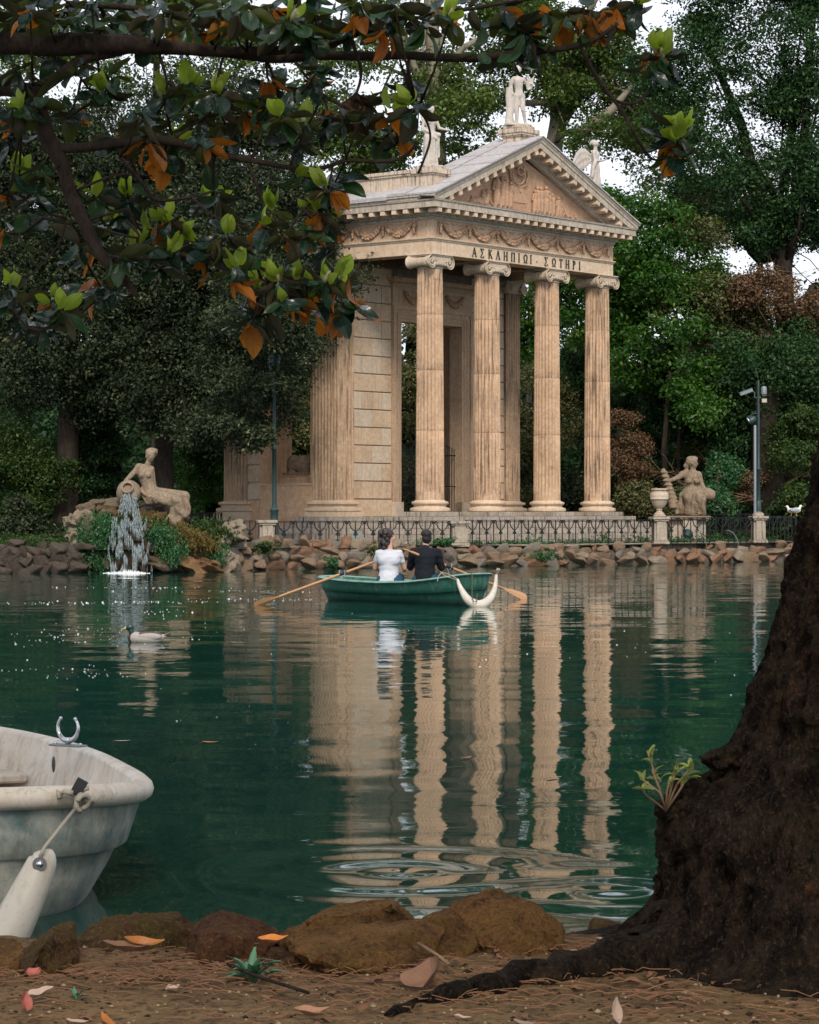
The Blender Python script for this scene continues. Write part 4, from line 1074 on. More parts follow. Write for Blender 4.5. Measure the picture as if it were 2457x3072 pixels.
# fill under the oaks
tree('broadleaf_shrub','sunlit green shrub at the left edge behind the shaded wall','shrubs under the holm oaks',
 [D2(50,985,95,95,92),D2(20,920,60,60,92),D2(85,1040,60,60,91)],L_bush,430,40,.12,.42,core=.6,seed=3,cat='shrub',shell=.6)
tree('broadleaf_shrub','green shrub between the two dark oak trunks behind the fountain','shrubs under the holm oaks',
 [D2(230,1010,70,110,93),D2(210,930,60,60,93),D2(180,1080,60,60,92)],L_oak,430,40,.12,.42,core=.6,seed=4,cat='shrub')
tree('broadleaf_shrub','light green shrub between the fountain goddess and the temple corner','shrubs under the holm oaks',
 [D2(430,1000,55,100,97),D2(450,930,45,60,97),D2(445,1075,50,60,96)],L_maple,420,36,.12,.4,core=.6,seed=5,cat='shrub')
tree('broadleaf_shrub','low dark shrub along the top of the shaded wall','shrubs under the holm oaks',
 [D2(90,1120,130,50,88),D2(260,1100,60,50,88),D2(0,1110,60,60,88)],L_holm,330,36,.12,.36,core=.7,seed=6,cat='shrub')
tree('broadleaf_shrub','yellow-green shrub seen through the window opening of the temple flank','shrubs behind the temple',
 [D2(620,930,60,120,112),D2(640,800,60,80,113),D2(610,1040,60,60,112)],L_olive,420,36,.15,.5,core=.6,seed=7,cat='shrub')
tree('broadleaf_shrub','yellow-green climber seen through the temple door','shrubs behind the temple',
 [D2(860,900,50,150,110),D2(865,740,45,120,111),D2(860,1040,50,60,110)],L_olive,480,36,.14,.45,core=.6,seed=8,cat='shrub')
# --- plane trees behind the temple
def hole(C):
    k=(np.array([mnoise.noise(Vector(c)*.30+Vector((3,0,9))) for c in C])>.16); return k
tree('plane_tree','tall plane tree with a pale grey trunk behind the winged statue at the left','plane trees behind the temple',
 [D2(760,180,190,190,112),D2(900,60,200,120,112),D2(640,300,150,130,114),D2(930,300,140,80,110),D2(1010,160,140,130,112),D2(820,330,160,90,113),D2(560,200,120,160,113),D2(700,-110,220,120,113,None,4),D2(960,-150,200,110,113,None,4)],
 L_plane,2900,26,.20,.62,[TP(930,1080,114,60),TP(920,500,114,46),TP(914,200,113,36),TP(905,-60,113,24)],
 [[TP(914,230,113,26),TP(875,150,112,18),TP(840,60,112,12)],[TP(916,260,113,22),TP(990,190,111,16),TP(1060,230,111,8)],[TP(920,180,113,20),TP(975,100,112,14),TP(1050,60,112,8)]],B_grey,None,10,.35,holes=hole,auto=16)
tree('plane_tree','plane tree with a leaning pale trunk behind the statue at the gable top','plane trees behind the temple',
 [D2(1120,120,150,150,116),D2(1280,190,150,150,115),D2(1230,60,190,110,116),D2(1330,330,120,100,112),D2(1180,330,110,80,113),D2(1010,330,110,60,114),D2(1060,60,120,110,114),D2(1400,330,90,100,113),D2(1230,-150,230,110,115,None,4)],
 L_plane,2700,26,.20,.62,[TP(1130,1080,116,60),TP(1140,500,116,46),TP(1165,300,115,36),TP(1195,180,115,40),TP(1230,40,115,24)],
 [[TP(1190,230,115,24),TP(1140,215,114,16),TP(1070,220,114,10)],[TP(1180,260,115,22),TP(1240,170,114,16),TP(1300,160,114,8)],[TP(1210,290,113,26),TP(1290,230,113,20),TP(1330,180,113,8)]],B_grey,None,11,.35,holes=hole,auto=16)
# --- right side
tree('oak_tree','tall dark oak at the right with long black limbs against the sky','trees at the right',
 [D2(1560,120,220,170,108),D2(1660,380,120,190,107),D2(1500,330,120,150,106),D2(1440,90,110,110,107),D2(1690,120,110,160,107),D2(1600,560,130,80,106),D2(1400,220,70,90,106),D2(1520,-140,220,120,107,None,4),D2(1740,-60,120,160,107),D2(1760,300,80,200,107),D2(1500,520,110,90,108),D2(1700,560,90,120,108)],
 L_oak,5200,28,.165,.55,[TP(1665,1110,108,60),TP(1655,700,108,46),TP(1650,560,107,40),TP(1640,430,107,30)],
 [[TP(1650,570,107,34),TP(1600,420,107,26),TP(1560,260,107,20),TP(1500,120,107,14),TP(1450,30,107,8)],[TP(1645,600,107,30),TP(1690,380,107,22),TP(1700,180,107,16),TP(1715,0,107,10)],[TP(1650,480,107,20),TP(1720,400,107,14),TP(1780,330,107,8)]],B_dark,None,12,.35,holes=lambda C:(np.array([mnoise.noise(Vector(c)*.3+Vector((9,4,1))) for c in C])>.20),auto=18)
tree('maple_tree','bright green maple right of the last temple column','trees at the right',
 [D2(1370,560,120,130,104),D2(1400,760,110,120,102),D2(1300,650,90,130,105),D2(1440,850,60,60,100),D2(1330,450,90,70,105),D2(1200,560,110,120,110),D2(1140,720,70,110,110)],
 L_maple,2100,30,.18,.6,[TP(1380,1100,105,24),TP(1370,820,105,20),TP(1350,600,105,14)],None,B_dark,.42,13,.5)
tree('yew_tree','dark broad tree with a wide black trunk behind the camera post','trees at the right',
 [D2(1630,810,130,95,101),D2(1560,800,80,80,103),D2(1690,870,110,120,101),D2(1510,870,70,60,102),D2(1570,920,90,55,101),D2(1700,760,80,90,103)],
 L_oak,2100,30,.16,.6,[TP(1618,1110,100,72),TP(1615,980,100,66),TP(1615,820,100,60)],None,B_dark,.48,14,.55)
tree('olive_tree','pale olive green tree with thin foliage between the maple and the dark oak','trees at the right',
 [D2(1490,640,85,90,103.5),D2(1560,690,80,80,104),D2(1470,540,70,70,104),D2(1530,780,70,60,103.5)],L_olive,1200,28,.15,.5,[TP(1510,1100,104,14),TP(1500,700,104,9)],None,B_dark,None,15,.4)
tree('dry_tree','russet half withered tree between the olive tree and the dark oak at the right','trees at the right',
 [D2(1610,640,70,60,102.5),D2(1650,700,60,50,102.5),D2(1700,680,40,50,102.5)],L_dry,520,28,.13,.45,[TP(1640,1100,103,12),TP(1630,720,103,8)],None,B_twig,None,19,.3)
tree('dry_shrub','reddish brown dry bush beside the rightmost temple column','dry bushes at the right',
 [D2(1300,930,34,60,101),D2(1318,985,40,50,101)],L_dry,330,34,.10,.3,seed=16,cat='shrub',shell=.3)
tree('dry_shrub','brown withered bush right of the seated statue','dry bushes at the right',
 [D2(1530,1060,60,45,99),D2(1570,1030,40,45,99)],L_dry,300,34,.10,.3,seed=17,cat='shrub',shell=.3)
for i,(e,mt,lb) in enumerate((
 ([D2(1160,860,60,130,106),D2(1150,1000,60,90,105),D2(1170,760,50,60,107)],L_olive,'grey-green ivy covered tree between the third and fourth columns'),
 ([D2(1240,960,50,100,107),D2(1120,960,40,110,108),D2(1200,1060,60,40,104)],L_holm,'dark shrub low between the right hand columns'),
 ([D2(1370,960,70,100,104),D2(1440,990,60,80,103),D2(1400,880,70,60,105)],L_oak,'dark green shrub mass behind the urn'),
 ([D2(1345,1065,34,34,97),D2(1330,1080,25,26,97),D2(1400,1070,22,30,96)],L_olive,'yellow-green bush left of the urn'),
 ([D2(1480,1070,50,60,98),D2(1500,1010,50,60,99),D2(1440,1080,40,50,98)],L_ivy,'green oleander bush behind the seated statue'),
 ([D2(1690,1030,60,80,98),D2(1650,1080,60,45,97),D2(1710,940,50,70,99)],L_bush,'green bush at the right edge beside the tree trunk'),
 ([D2(1520,900,80,70,104),D2(1480,960,60,60,104),D2(1560,960,50,60,104)],L_olive,'yellowish shrub left of the camera post'),
 ([D2(1060,700,60,160,112),D2(1060,950,60,140,110)],L_maple,'green tree seen between the second and third columns'),
 ([D2(1300,800,60,90,106),D2(1260,760,50,90,107)],L_oak,'dark green tree left of the maple'))):
    tree('broadleaf_shrub' if i not in (0,7,8) else 'broadleaf_tree',lb,'undergrowth behind the temple lawn',e,mt,420,36,.13,.45,core=.62,seed=30+i,cat='shrub' if i not in (0,7,8) else 'tree')
# slim dark trunks standing in the undergrowth
for i,(x,Y,w,top,lb) in enumerate(((1402,101,12,780,'slim black tree trunk behind the urn'),(1432,102,9,800,'thinner black trunk just right of the one behind the urn'),(1520,103,10,830,'slim black trunk right of the seated statue'),(1130,112,14,600,'dark trunk seen between the third and fourth columns'),(1700,104,20,600,'dark trunk at the right edge above the bushes'))):
    mb=MB(); a=P(x,1100,Y); b=P(x-4,(1100+top)/2,Y); c=P(x+8,top,Y); w=w*S/FPX*Y/2; o=Vector((a.x,a.y,.65))
    mb.tube([(0,0,0),b-o,c-o],[w*1.15,w,w*.6],10); tag(mb.build('tree_trunk',B_dark,None,180,o),lb,'tree trunk','slim trunks in the undergrowth')
# bare twiggy branches
def twigs(x,y,Y,n,L,label,seed,dirx=-1):
    r=random.Random(seed); mb=MB(); o=P(x,y,Y)
    def grow(p,d,l,w,k):
        q=[p]; 
        for i in range(4):
            d=(d+Vector((r.uniform(-.25,.25),r.uniform(-.2,.2),r.uniform(-.2,.12)))).normalized(); p=p+d*l/4; q.append(p)
        mb.tube(q,[w*(1-.17*i) for i in range(5)],4,False)
        if k:
            for _ in range(r.randint(2,4)):
                j=r.randint(1,4); dd=(d+Vector((r.uniform(-.7,.7),r.uniform(-.5,.5),r.uniform(-.6,.6)))).normalized(); grow(q[j],dd,l*.6,w*.55,k-1)
    for i in range(n): grow(Vector((0,0,0)),Vector((dirx*r.uniform(.6,1.1),r.uniform(-.4,.4),r.uniform(-.2,.55))).normalized(),L,.028,3)
    tag(mb.build('bare_branches',B_twig,None,180,o),label,'branches')
twigs(1596,1050,99,5,2.6,'tangle of bare brown branches right of the seated statue',1)
twigs(1650,1020,100,7,1.9,'tangle of bare tan branches right of the camera post',2,1)
twigs(1560,610,105,7,1.9,'bare reddish twigs high in the trees at the right',3,1)
tree('plane_tree','yellow-green plane tree far behind the oaks at the top left','plane trees behind the temple',
 [D2(330,110,220,130,116),D2(90,40,180,130,117),D2(480,60,140,110,116),D2(250,-120,300,110,116)],L_plane,2000,26,.20,.62,[TP(330,1080,117,24),TP(330,500,117,20),TP(330,100,117,14)],None,B_dark,None,60,.4,holes=hole,auto=14)
tree('broadleaf_tree','mid green tree filling the gap between the maple and the right edge','trees at the right',
 [D2(1620,480,140,140,119),D2(1480,420,110,110,120),D2(1720,640,90,110,119),D2(1350,260,110,110,120)],L_olive,1250,26,.20,.6,[TP(1600,1100,119,20),TP(1600,500,119,12)],None,B_dark,.5,61,.45,holes=lambda C:(np.array([mnoise.noise(Vector(c)*.35+Vector((5,2,1))) for c in C])>.22))
# far wood behind everything
rng=np.random.default_rng(77); C=[]
for i in range(2600):
    x=rng.uniform(-34,36); y=rng.uniform(124,140); z=abs(rng.normal(0,1))*5+.5+3*rng.random()
    C.append((x,y,min(z,13)))
V,F,a=leaves_np(np.array(C),1.3,34,.34,rng,rv=rng.random(len(C))*.6); o=inst('far_wood',np_mesh('far_wood',V,F,L_oak,a)); tag(o,kind='stuff')
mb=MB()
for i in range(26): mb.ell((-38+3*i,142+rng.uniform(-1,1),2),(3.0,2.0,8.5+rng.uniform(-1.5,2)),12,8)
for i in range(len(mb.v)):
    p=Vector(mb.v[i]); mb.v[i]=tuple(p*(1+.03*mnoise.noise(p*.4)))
o=mb.build('wood_backing',B_dark,None,180); tag(o,kind='stuff')  # dark backing mounds added so no sky shows through the wood
print('TRIS',TRI[0])

rng=np.random.default_rng(91); C=[]
for i in range(900):
    x=rng.uniform(-900,700); p,t,nn=shp(x,1.2+rng.random()**1.5*9); C.append((p.x,p.y,.70+rng.random()*.25))
for i in range(700):
    x=rng.uniform(2000,3000); p,t,nn=shp(x,3+rng.random()*9); C.append((p.x,p.y,.72+rng.random()*.2))
V,F,a=leaves_np(np.array(C),.28,12,.11,rng,rv=rng.random(len(C))*.6); tag(inst('undergrowth',np_mesh('undergrowth',V,F,L_bush,a)),'low dark undergrowth beneath the trees','undergrowth',kind='stuff')
# ------------------------------------------------------------ statues
def head(mb,c,r,yaw=0,tilt=0,nose=True):
    """head centre c, radius r, facing -Y turned by yaw (about z)"""
    M=Matrix.Translation(Vector(c))@Matrix.Rotation(yaw,4,'Z')@Matrix.Rotation(tilt,4,'X')
    def e(p,rr): mb.ell((0,0,0),(rr[0]*r,rr[1]*r,rr[2]*r),14,10,M=M@Matrix.Translation(Vector(p)*r))
    e((0,.05,.12),(.80,.95,.95)); e((0,-.22,-.30),(.62,.66,.75)); e((0,-.45,-.78),(.34,.32,.26))
    e((0,-.86,-.10),(.13,.22,.30)); e((0,-.95,-.24),(.16,.18,.13)); e((0,-.80,-.52),(.26,.14,.08)); e((0,-.74,.22),(.55,.16,.10))
    for s in (-1,1): e((s*.80,.05,-.15),(.12,.2,.28))
def displace(me,fn):
    a=get_v(me); n=get_n(me); a=a+n*fn(a)[:,None]; set_v(me,a); return me
def folds(a,axis_dir,freq,amp,seed=0,zmin=None,zmax=None):
    """vertical cloth folds running down"""
    ang=np.arctan2(a[:,1]-axis_dir[1],a[:,0]-axis_dir[0]); 
    ph=ang*freq+np.sin(a[:,2]*3+seed)*.8+seed
    f=np.sin(ph)*amp+np.sin(ph*2.3+1)*amp*.4
    if zmin is not None:
        w=np.clip((zmax-a[:,2])/.15,0,1)*np.clip((a[:,2]-zmin)/.05,0,1); f=f*w
    return f
def place(name,me,mat,loc,rz,label,cat='statue',parts=()):
    me.materials.clear(); me.materials.append(mat); me.name=name
    root=empty(name,loc,rz,label,cat); inst('figure',me,root); return root
# roof statue: standing woman with raised dish (front faces -Y)
mb=MB(); c=lambda p,q,a,b: mb.cap(p,q,a,b,12)
c((-.09,0,.12),(-.09,0,.95),.12,.13); c((.10,-.04,.12),(.09,-.02,.95),.11,.13); c((0,.05,.08),(0,.03,.85),.20,.17)
for i in range(9): a=i/9*2*pi; c((.21*cos(a),.16*sin(a),.05),(.15*cos(a),.12*sin(a),.85),.045,.035)
c((0,0,.95),(0,0,1.12),.165,.135); c((0,0,1.12),(0,-.01,1.42),.135,.165); c((-.13,0,1.50),(.13,0,1.50),.085,.085); c((0,0,1.55),(0,-.01,1.68),.062,.058)
for s in (-1,1): mb.ell((s*.075,-.13,1.40),(.065,.06,.065),8,6)
head(mb,(0,-.02,1.80),.125,.5)
for i in range(8): a=i/8*2*pi; mb.ell((.09*cos(a),.02+.09*sin(a),1.88),.05,8,6)
c((-.19,.0,1.48),(-.27,.02,1.22),.06,.05); c((-.27,.02,1.22),(-.12,-.14,1.08),.048,.035)
c((.19,0,1.48),(.28,-.02,1.24),.06,.05); c((.28,-.02,1.24),(.50,-.14,1.18),.045,.032); mb.ell((.56,-.16,1.18),(.06,.04,.03),8,6)
c((-.25,.02,1.15),(.24,-.1,1.02),.06,.07); c((.24,-.05,1.02),(.26,-.02,.35),.06,.04); c((-.20,.0,1.1),(.12,-.16,.9),.05,.05)
mb.tube([(-.22,.05,1.4),(-.30,.04,1.6),(-.28,.03,1.72),(-.18,.02,1.68)],[.03,.03,.025,.015],6)
mb.b(-.32,.34,-.22,.22,0,.06)
me=sculpt(mb,.022,2)
displace(me,lambda a: folds(a,(0,0),11,.016,1,.06,1.0)+folds(a,(0,0),7,.006,3,1.0,1.5))
place('draped_statue',me,M_stat,TW(.50,.46,13.47),UA-.5,'white marble statue of a draped woman on the left corner pedestal of the roof').scale=(1.1,1.1,1.08)
# nude youth with lyre and tree stump
mb=MB()
c((-.07,0,.10),(-.09,-.02,.52),.05,.075); c((-.09,-.02,.52),(-.09,0,.95),.078,.115); c((-.07,0,.07),(-.05,-.14,.06),.04,.035)
c((.20,-.06,.10),(.08,-.16,.50),.045,.072); c((.08,-.16,.50),(.09,0,.95),.078,.115); c((.20,-.06,.07),(.24,-.18,.06),.04,.032)
c((0,0,.97),(-.01,0,1.16),.155,.13); c((-.01,0,1.16),(-.02,0,1.42),.13,.16); c((-.17,0,1.50),(.15,0,1.48),.08,.08); c((-.02,0,1.54),(-.02,-.01,1.68),.06,.058)
head(mb,(-.03,-.02,1.79),.12,-.4); mb.ell((-.03,.0,1.86),(.12,.12,.07),10,6)
c((-.22,0,1.48),(-.28,.03,1.20),.06,.05); c((-.28,.03,1.20),(-.22,-.05,1.0),.045,.035)
c((.20,0,1.46),(.32,0,1.26),.058,.048); c((.32,0,1.26),(.36,-.14,1.34),.045,.035)
mb.tube([(.26,-.1,1.15),(.36,-.1,1.2),(.44,-.1,1.35),(.42,-.1,1.5),(.5,-.1,1.62)],[.03,.035,.03,.028,.02],8)
mb.tube([(.26,-.1,1.15),(.22,-.1,1.3),(.27,-.1,1.45),(.24,-.1,1.6)],[.03,.03,.028,.02],8)
for k in range(3): mb.tube([(.28+.04*k,-.1,1.18),(.28+.045*k,-.1,1.5)],.012,5)
mb.tube([(.2,-.1,1.5),(.5,-.1,1.52)],.018,6)
mb.tube([(-.30,.06,.06),(-.31,.06,.3),(-.29,.06,.6),(-.31,.06,.9),(-.30,.06,1.22)],[.17,.13,.12,.125,.115],12)
c((-.24,.1,1.45),(-.27,.1,.7),.06,.08); mb.b(-.46,.34,-.26,.22,0,.06)
me=sculpt(mb,.020,2); 
place('nude_statue',me,M_stat,TW(5.40,.34,15.42),UA-.55,'white marble statue of a nude youth with lyre and tree stump on the gable top').scale=(1.1,1.1,1.12)
# winged figure at the right corner
mb=MB()
c((0,0,.1),(0,0,.95),.19,.15)
for i in range(10): a=i/10*2*pi; c((.22*cos(a),.18*sin(a),.05),(.14*cos(a),.12*sin(a),.9),.05,.035)
c((0,0,.95),(0,0,1.15),.15,.13); c((0,0,1.15),(0,0,1.42),.13,.16); c((-.14,0,1.5),(.14,0,1.5),.08,.08); c((0,0,1.54),(0,0,1.68),.06,.055)
head(mb,(0,-.02,1.80),.12,.9); mb.ell((0,.05,1.86),(.11,.13,.10),10,6); mb.ell((0,.15,1.82),(.06,.06,.06),8,6)
c((-.18,0,1.47),(-.20,-.04,1.18),.06,.05); c((-.20,-.04,1.18),(.05,-.28,1.20),.045,.033)
c((.18,0,1.47),(.26,-.06,1.22),.06,.05); c((.26,-.06,1.22),(.42,-.26,1.28),.045,.03)
c((-.2,-.05,1.15),(-.35,.05,.6),.07,.05); mb.b(-.3,.3,-.24,.24,0,.05)
me=sculpt(mb,.022,2); displace(me,lambda a: folds(a,(0,0),12,.018,2,.05,1.15))
root=place('winged_statue',me,M_stat,TW(10.30,.46,13.47),pi/2-.3,'pale winged statue behind the right slope of the gable'); root.scale=(1.08,1.08,1.05)
for sd in (-1,):
    w=MB(); v=[];f=[]; n=12
    top=[(sd*.06,.16,1.45),(sd*.25,.30,1.62),(sd*.45,.42,1.60),(sd*.62,.52,1.40),(sd*.74,.6,1.10),(sd*.82,.65,.85)]
    bot=[(sd*.06,.16,1.15),(sd*.16,.26,.98),(sd*.30,.38,.86),(sd*.45,.46,.80),(sd*.60,.55,.76),(sd*.76,.62,.74)]
    for (p,q) in zip(top,bot):
        for k in range(7):
            t=k/6; x=Vector(p).lerp(Vector(q),t); sc_=.012+.02*(k%2); v+=[(x.x,x.y-sc_,x.z),(x.x,x.y+sc_,x.z)]
    m=14
    for i in range(5):
        for k in range(6):
            a0=i*m+2*k; a1=(i+1)*m+2*k
            f+= [(a0,a0+2,a1+2,a1),(a0+1,a1+1,a1+3,a0+3)]
        f+=[(i*m,(i+1)*m,(i+1)*m+1,i*m+1),(i*m+12,i*m+13,(i+1)*m+13,(i+1)*m+12)]
    f+=[tuple([2*k for k in range(7)]+[2*k+1 for k in range(6,-1,-1)]),tuple([5*m+2*k+1 for k in range(7)]+[5*m+2*k for k in range(6,-1,-1)])]
    w.add(v,f); w.build('wing',M_stat,root)
# statue inside the cella: standing bearded man, seen only from hip to foot, and reclining sheep on the sill
mb=MB()
c((-.12,0,.05),(-.12,-.02,.6),.09,.13); c((-.12,-.02,.6),(-.12,0,1.15),.13,.18); c((.16,-.1,.05),(.14,-.12,.6),.09,.13); c((.14,-.12,.6),(.12,0,1.15),.13,.18)
c((0,0,1.15),(0,0,1.45),.24,.20); c((0,0,1.45),(0,0,1.85),.20,.26); c((-.24,0,1.95),(.24,0,1.95),.12,.12); c((0,0,2.0),(0,0,2.15),.09,.09)
head(mb,(0,0,2.32),.17,.3); mb.ell((0,-.1,2.16),(.11,.1,.12),8,6)
c((-.34,0,1.92),(-.44,.05,1.5),.10,.08); c((-.44,.05,1.5),(-.46,-.1,1.15),.07,.05); c((.32,0,1.92),(.48,0,1.55),.10,.08); c((.48,0,1.55),(.62,-.1,1.3),.07,.05)
c((.66,-.1,.0),(.62,-.1,1.5),.05,.04); mb.tube([(.6+.1*cos(i*.7),-.1+.1*sin(i*.7),.1+i*.07) for i in range(20)],.035,6)
c((.1,.05,1.9),(.3,.1,.2),.14,.2); mb.ell((-.55,-.25,.32),(.28,.1,.30),12,8); mb.b(-.8,.8,-.35,.35,-.3,.02)
me=sculpt(mb,.035,2); displace(me,lambda a: folds(a,(.1,.05),9,.02,2,.1,1.7))
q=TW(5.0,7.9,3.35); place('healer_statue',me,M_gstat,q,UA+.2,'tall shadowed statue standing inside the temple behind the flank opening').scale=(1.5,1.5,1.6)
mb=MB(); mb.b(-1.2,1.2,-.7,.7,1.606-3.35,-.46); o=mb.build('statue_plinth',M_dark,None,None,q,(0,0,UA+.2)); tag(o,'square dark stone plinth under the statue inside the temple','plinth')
mb=MB()
mb.ell((0,0,.34),(.62,.30,.32),16,10); mb.ell((-.45,0,.36),(.30,.29,.33),14,9); mb.ell((.42,0,.42),(.28,.26,.34),14,9)
c((.5,0,.5),(.66,-.02,.95),.20,.14); mb.ell((.70,-.06,1.05),(.16,.14,.13),12,8); c((.74,-.1,1.02),(.86,-.22,.95),.10,.065)
for s in (-1,1): mb.ell((.62,-.02+s*.14,1.06),(.05,.09,.04),8,6)
c((-.5,-.2,.08),(-.25,-.26,.06),.08,.05); c((.3,-.22,.1),(.62,-.28,.06),.08,.05); mb.b(-.8,.85,-.3,.3,-.03,.05)
me=sculpt(mb,.02,1)
def wool(a):
    return np.array([mnoise.noise(Vector(p)*16)*.035+mnoise.noise(Vector(p)*34)*.012 if p[2]>.07 else 0 for p in a])
displace(me,wool)
q=TW(1.50,7.05,3.13); place('sheep_statue',me,M_gstat,q,UA-pi/2+.0,'stone sheep lying on the sill of the temple flank opening').scale=(.95,1,1)
# fountain goddess at the left, half reclining on the rocks with her jar
GY=74.6
def at2(px,py,dy=0):   # pixel in the close view of the fountain -> local point round the seat
    return Vector((XS(150+px*.2726,GY)-XS(430,GY), dy, ZS(1300+py*.2726,GY)-1.9))
mb=MB()
def cc(p,q,a,b): mb.cap(p,q,a,b,14)
A=at2
hip=A(1120,700,.05); ch=A(1050,500,.02); nk=A(1060,340,0); 
mb.ell(hip,(.30,.24,.22),14,9); cc(A(1110,660,.03),A(1075,560,.02),.22,.19); cc(A(1075,560,.02),A(1050,440,0),.19,.235)
cc(A(980,375,.02),A(1110,395,.04),.13,.11); cc(A(1065,370,0),A(1095,290,-.03),.09,.085)
for dx in (-38,42): mb.ell(A(1052+dx,462,-.19),(.085,.07,.08),10,7)
head(mb,A(1108,245,-.05),.165,.35,.12)
for i in range(14):
    a=i/14*2*pi; mb.ell(A(1116+46*cos(a),212+30*sin(a)*.8,.0+.05*sin(a*3)),(.07,.10,.07),8,6)
mb.ell(A(1120,190,.03),(.17,.17,.09),12,8); mb.ell(A(1170,185,.0),(.05,.06,.05),8,6)
cc(A(975,380,.02),A(905,455,-.03),.10,.085); cc(A(905,455,-.03),A(835,525,-.08),.085,.06); cc(A(835,525,-.08),A(880,570,-.22),.055,.045)
cc(A(1115,400,.06),A(1130,500,.12),.09,.075); cc(A(1130,500,.12),A(1150,600,.15),.07,.055); cc(A(1150,600,.15),A(1250,640,.05),.055,.05)
mb.ell(A(1285,650,.02),(.10,.08,.08),10,7)
# legs under drapery, knees to the right
cc(A(1120,700,-.05),A(1400,745,-.22),.25,.17); cc(A(1400,745,-.22),A(1480,900,-.18),.17,.12); cc(A(1480,900,-.18),A(1420,960,-.2),.10,.08)
cc(A(1150,670,.15),A(1480,690,.12),.22,.15); cc(A(1480,690,.12),A(1500,880,.08),.15,.12); cc(A(1400,720,0),A(1440,880,0),.2,.15)
for i in range(9):                 # hanging cloth folds below the knees
    x0=1230+ i*27; cc(A(1370+ i*8,800,-.2),A(1290+i*20+random.Random(i).uniform(-10,10),960+ (i%3)*22,-.17),.07,.045)
for i in range(6): cc(A(1010+ i*12,640+i*12,-.2),A(1180+ i*22,770-i*14,-.27),.028,.028)
cc(A(1000,620,-.05),A(1080,760,-.16),.07,.06)
me=sculpt(mb,.024,2,.5)
def gf(a):
    f=np.zeros(len(a)); 
    u=a[:,0]*10+a[:,2]*16; w=(a[:,2]< (hip.z+.02)).astype(float)*(a[:,0]>hip.x-.25)
    return np.sin(u+np.sin(a[:,1]*9))*.016*w+np.sin(a[:,0]*34+a[:,2]*9)*.007*w
displace(me,gf)
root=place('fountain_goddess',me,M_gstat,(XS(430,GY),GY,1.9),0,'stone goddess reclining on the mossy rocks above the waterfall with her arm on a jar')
jar=MB(); jc=A(872,650,-.10)
Mj=Matrix.Translation(jc)@Matrix.Rotation(radians(68),4,'X')
jar.lathe([(.05,-.42),(.20,-.38),(.33,-.22),(.37,-.02),(.33,.16),(.22,.27),(.155,.31),(.15,.35),(.185,.38),(.185,.41),(.13,.41),(.12,.30)],28,M=Mj,cap=True)
jar.build('jar',M_gstat,root,60)
# seated river goddess at the right
GY2=94.0
def A6(px,py,dy=0): return Vector((XS(1900+px*.203,GY2)-XS(2065,GY2),dy,ZS(1350+py*.203,GY2)-1.62))
mb=MB()
cc(A6(850,640,.1),A6(845,520,.05),.27,.22); cc(A6(845,520,.05),A6(860,400,.02),.22,.27); cc(A6(760,350,.05),A6(960,365,.05),.14,.14); cc(A6(865,330,0),A6(880,250,-.02),.10,.09)
for dx in (-62,62): mb.ell(A6(868+dx,462,-.22),(.105,.09,.10),10,7)
head(mb,A6(880,190,-.02),.185,1.25)
mb.ell(A6(850,175,.06),(.19,.20,.20),12,8); mb.ell(A6(790,235,.10),(.12,.12,.13),10,7)
for i in range(12): a=i/12*2*pi; mb.ell(A6(870+65*cos(a),130+22*sin(a),.03),(.06,.09,.06),8,6)
cc(A6(800,290,.05),A6(690,340,.05),.05,.045); cc(A6(900,290,-.03),A6(940,350,-.1),.05,.045)
cc(A6(750,360,.04),A6(640,415,-.04),.125,.10); cc(A6(640,415,-.04),A6(520,460,-.15),.10,.07); cc(A6(520,460,-.05),A6(495,470,-.08),.07,.06)
cc(A6(975,370,.05),A6(1010,500,.05),.11,.09); cc(A6(1010,500,.05),A6(1045,560,-.05),.085,.07); cc(A6(1045,560,-.05),A6(1010,625,-.15),.065,.05)
cc(A6(800,650,0),A6(800,700,-.40),.24,.17); cc(A6(800,700,-.40),A6(790,930,-.32),.17,.12); cc(A6(940,660,0),A6(1000,760,-.42),.24,.17); cc(A6(1000,760,-.42),A6(1010,940,-.34),.17,.12)
cc(A6(880,650,.1),A6(860,900,.05),.4,.38); mb.ell(A6(700,860,-.05),(.26,.2,.30),12,8)
for i in range(7): cc(A6(700+ i*8,650+i*4,-.1),A6(640+ i*22,930,-.16),.07,.06)
for i in range(6): cc(A6(770,730+i*34,-.44),A6(880,800+i*34,-.30),.022,.022); cc(A6(880,800+i*34,-.30),A6(985,790+i*30,-.46),.022,.022)
me=sculpt(mb,.028,2,.5)
hz=A6(0,640).z
displace(me,lambda a: (np.sin(a[:,0]*24+np.sin(a[:,2]*4)*2.2)*.022+np.sin(a[:,0]*9+a[:,2]*14)*.012)*(a[:,2]<hz))
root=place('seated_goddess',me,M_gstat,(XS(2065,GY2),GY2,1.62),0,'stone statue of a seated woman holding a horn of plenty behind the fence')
mb=MB(); mb.tube([A6(430,275,-.1),A6(465,370,-.1),A6(505,470,-.1),A6(540,590,-.1),A6(580,720,-.1),A6(590,860,-.1)],[.07,.11,.11,.12,.15,.16],10)
for i in range(8): mb.ell(A6(450+ i*20,330+i*62,-.12),(.16+.008*i,.14,.045),10,6)
me=sculpt(mb,.03,1); me.materials.append(M_gstat); inst('horn_of_plenty',me,root)
mb=MB(); M=Matrix.Translation(A6(1085,650,-.05))@Matrix.Rotation(radians(-70),4,'Y'); mb.lathe([(.06,-.32),(.20,-.25),(.24,-.05),(.22,.12),(.12,.22),(.10,.25)],20,M=M); mb.build('jar',M_gstat,root,60)
mb=MB(); mb.bev(-.85,.75,-.65,.6,-.14,0,.02); mb.build('plinth',M_gstat,root)
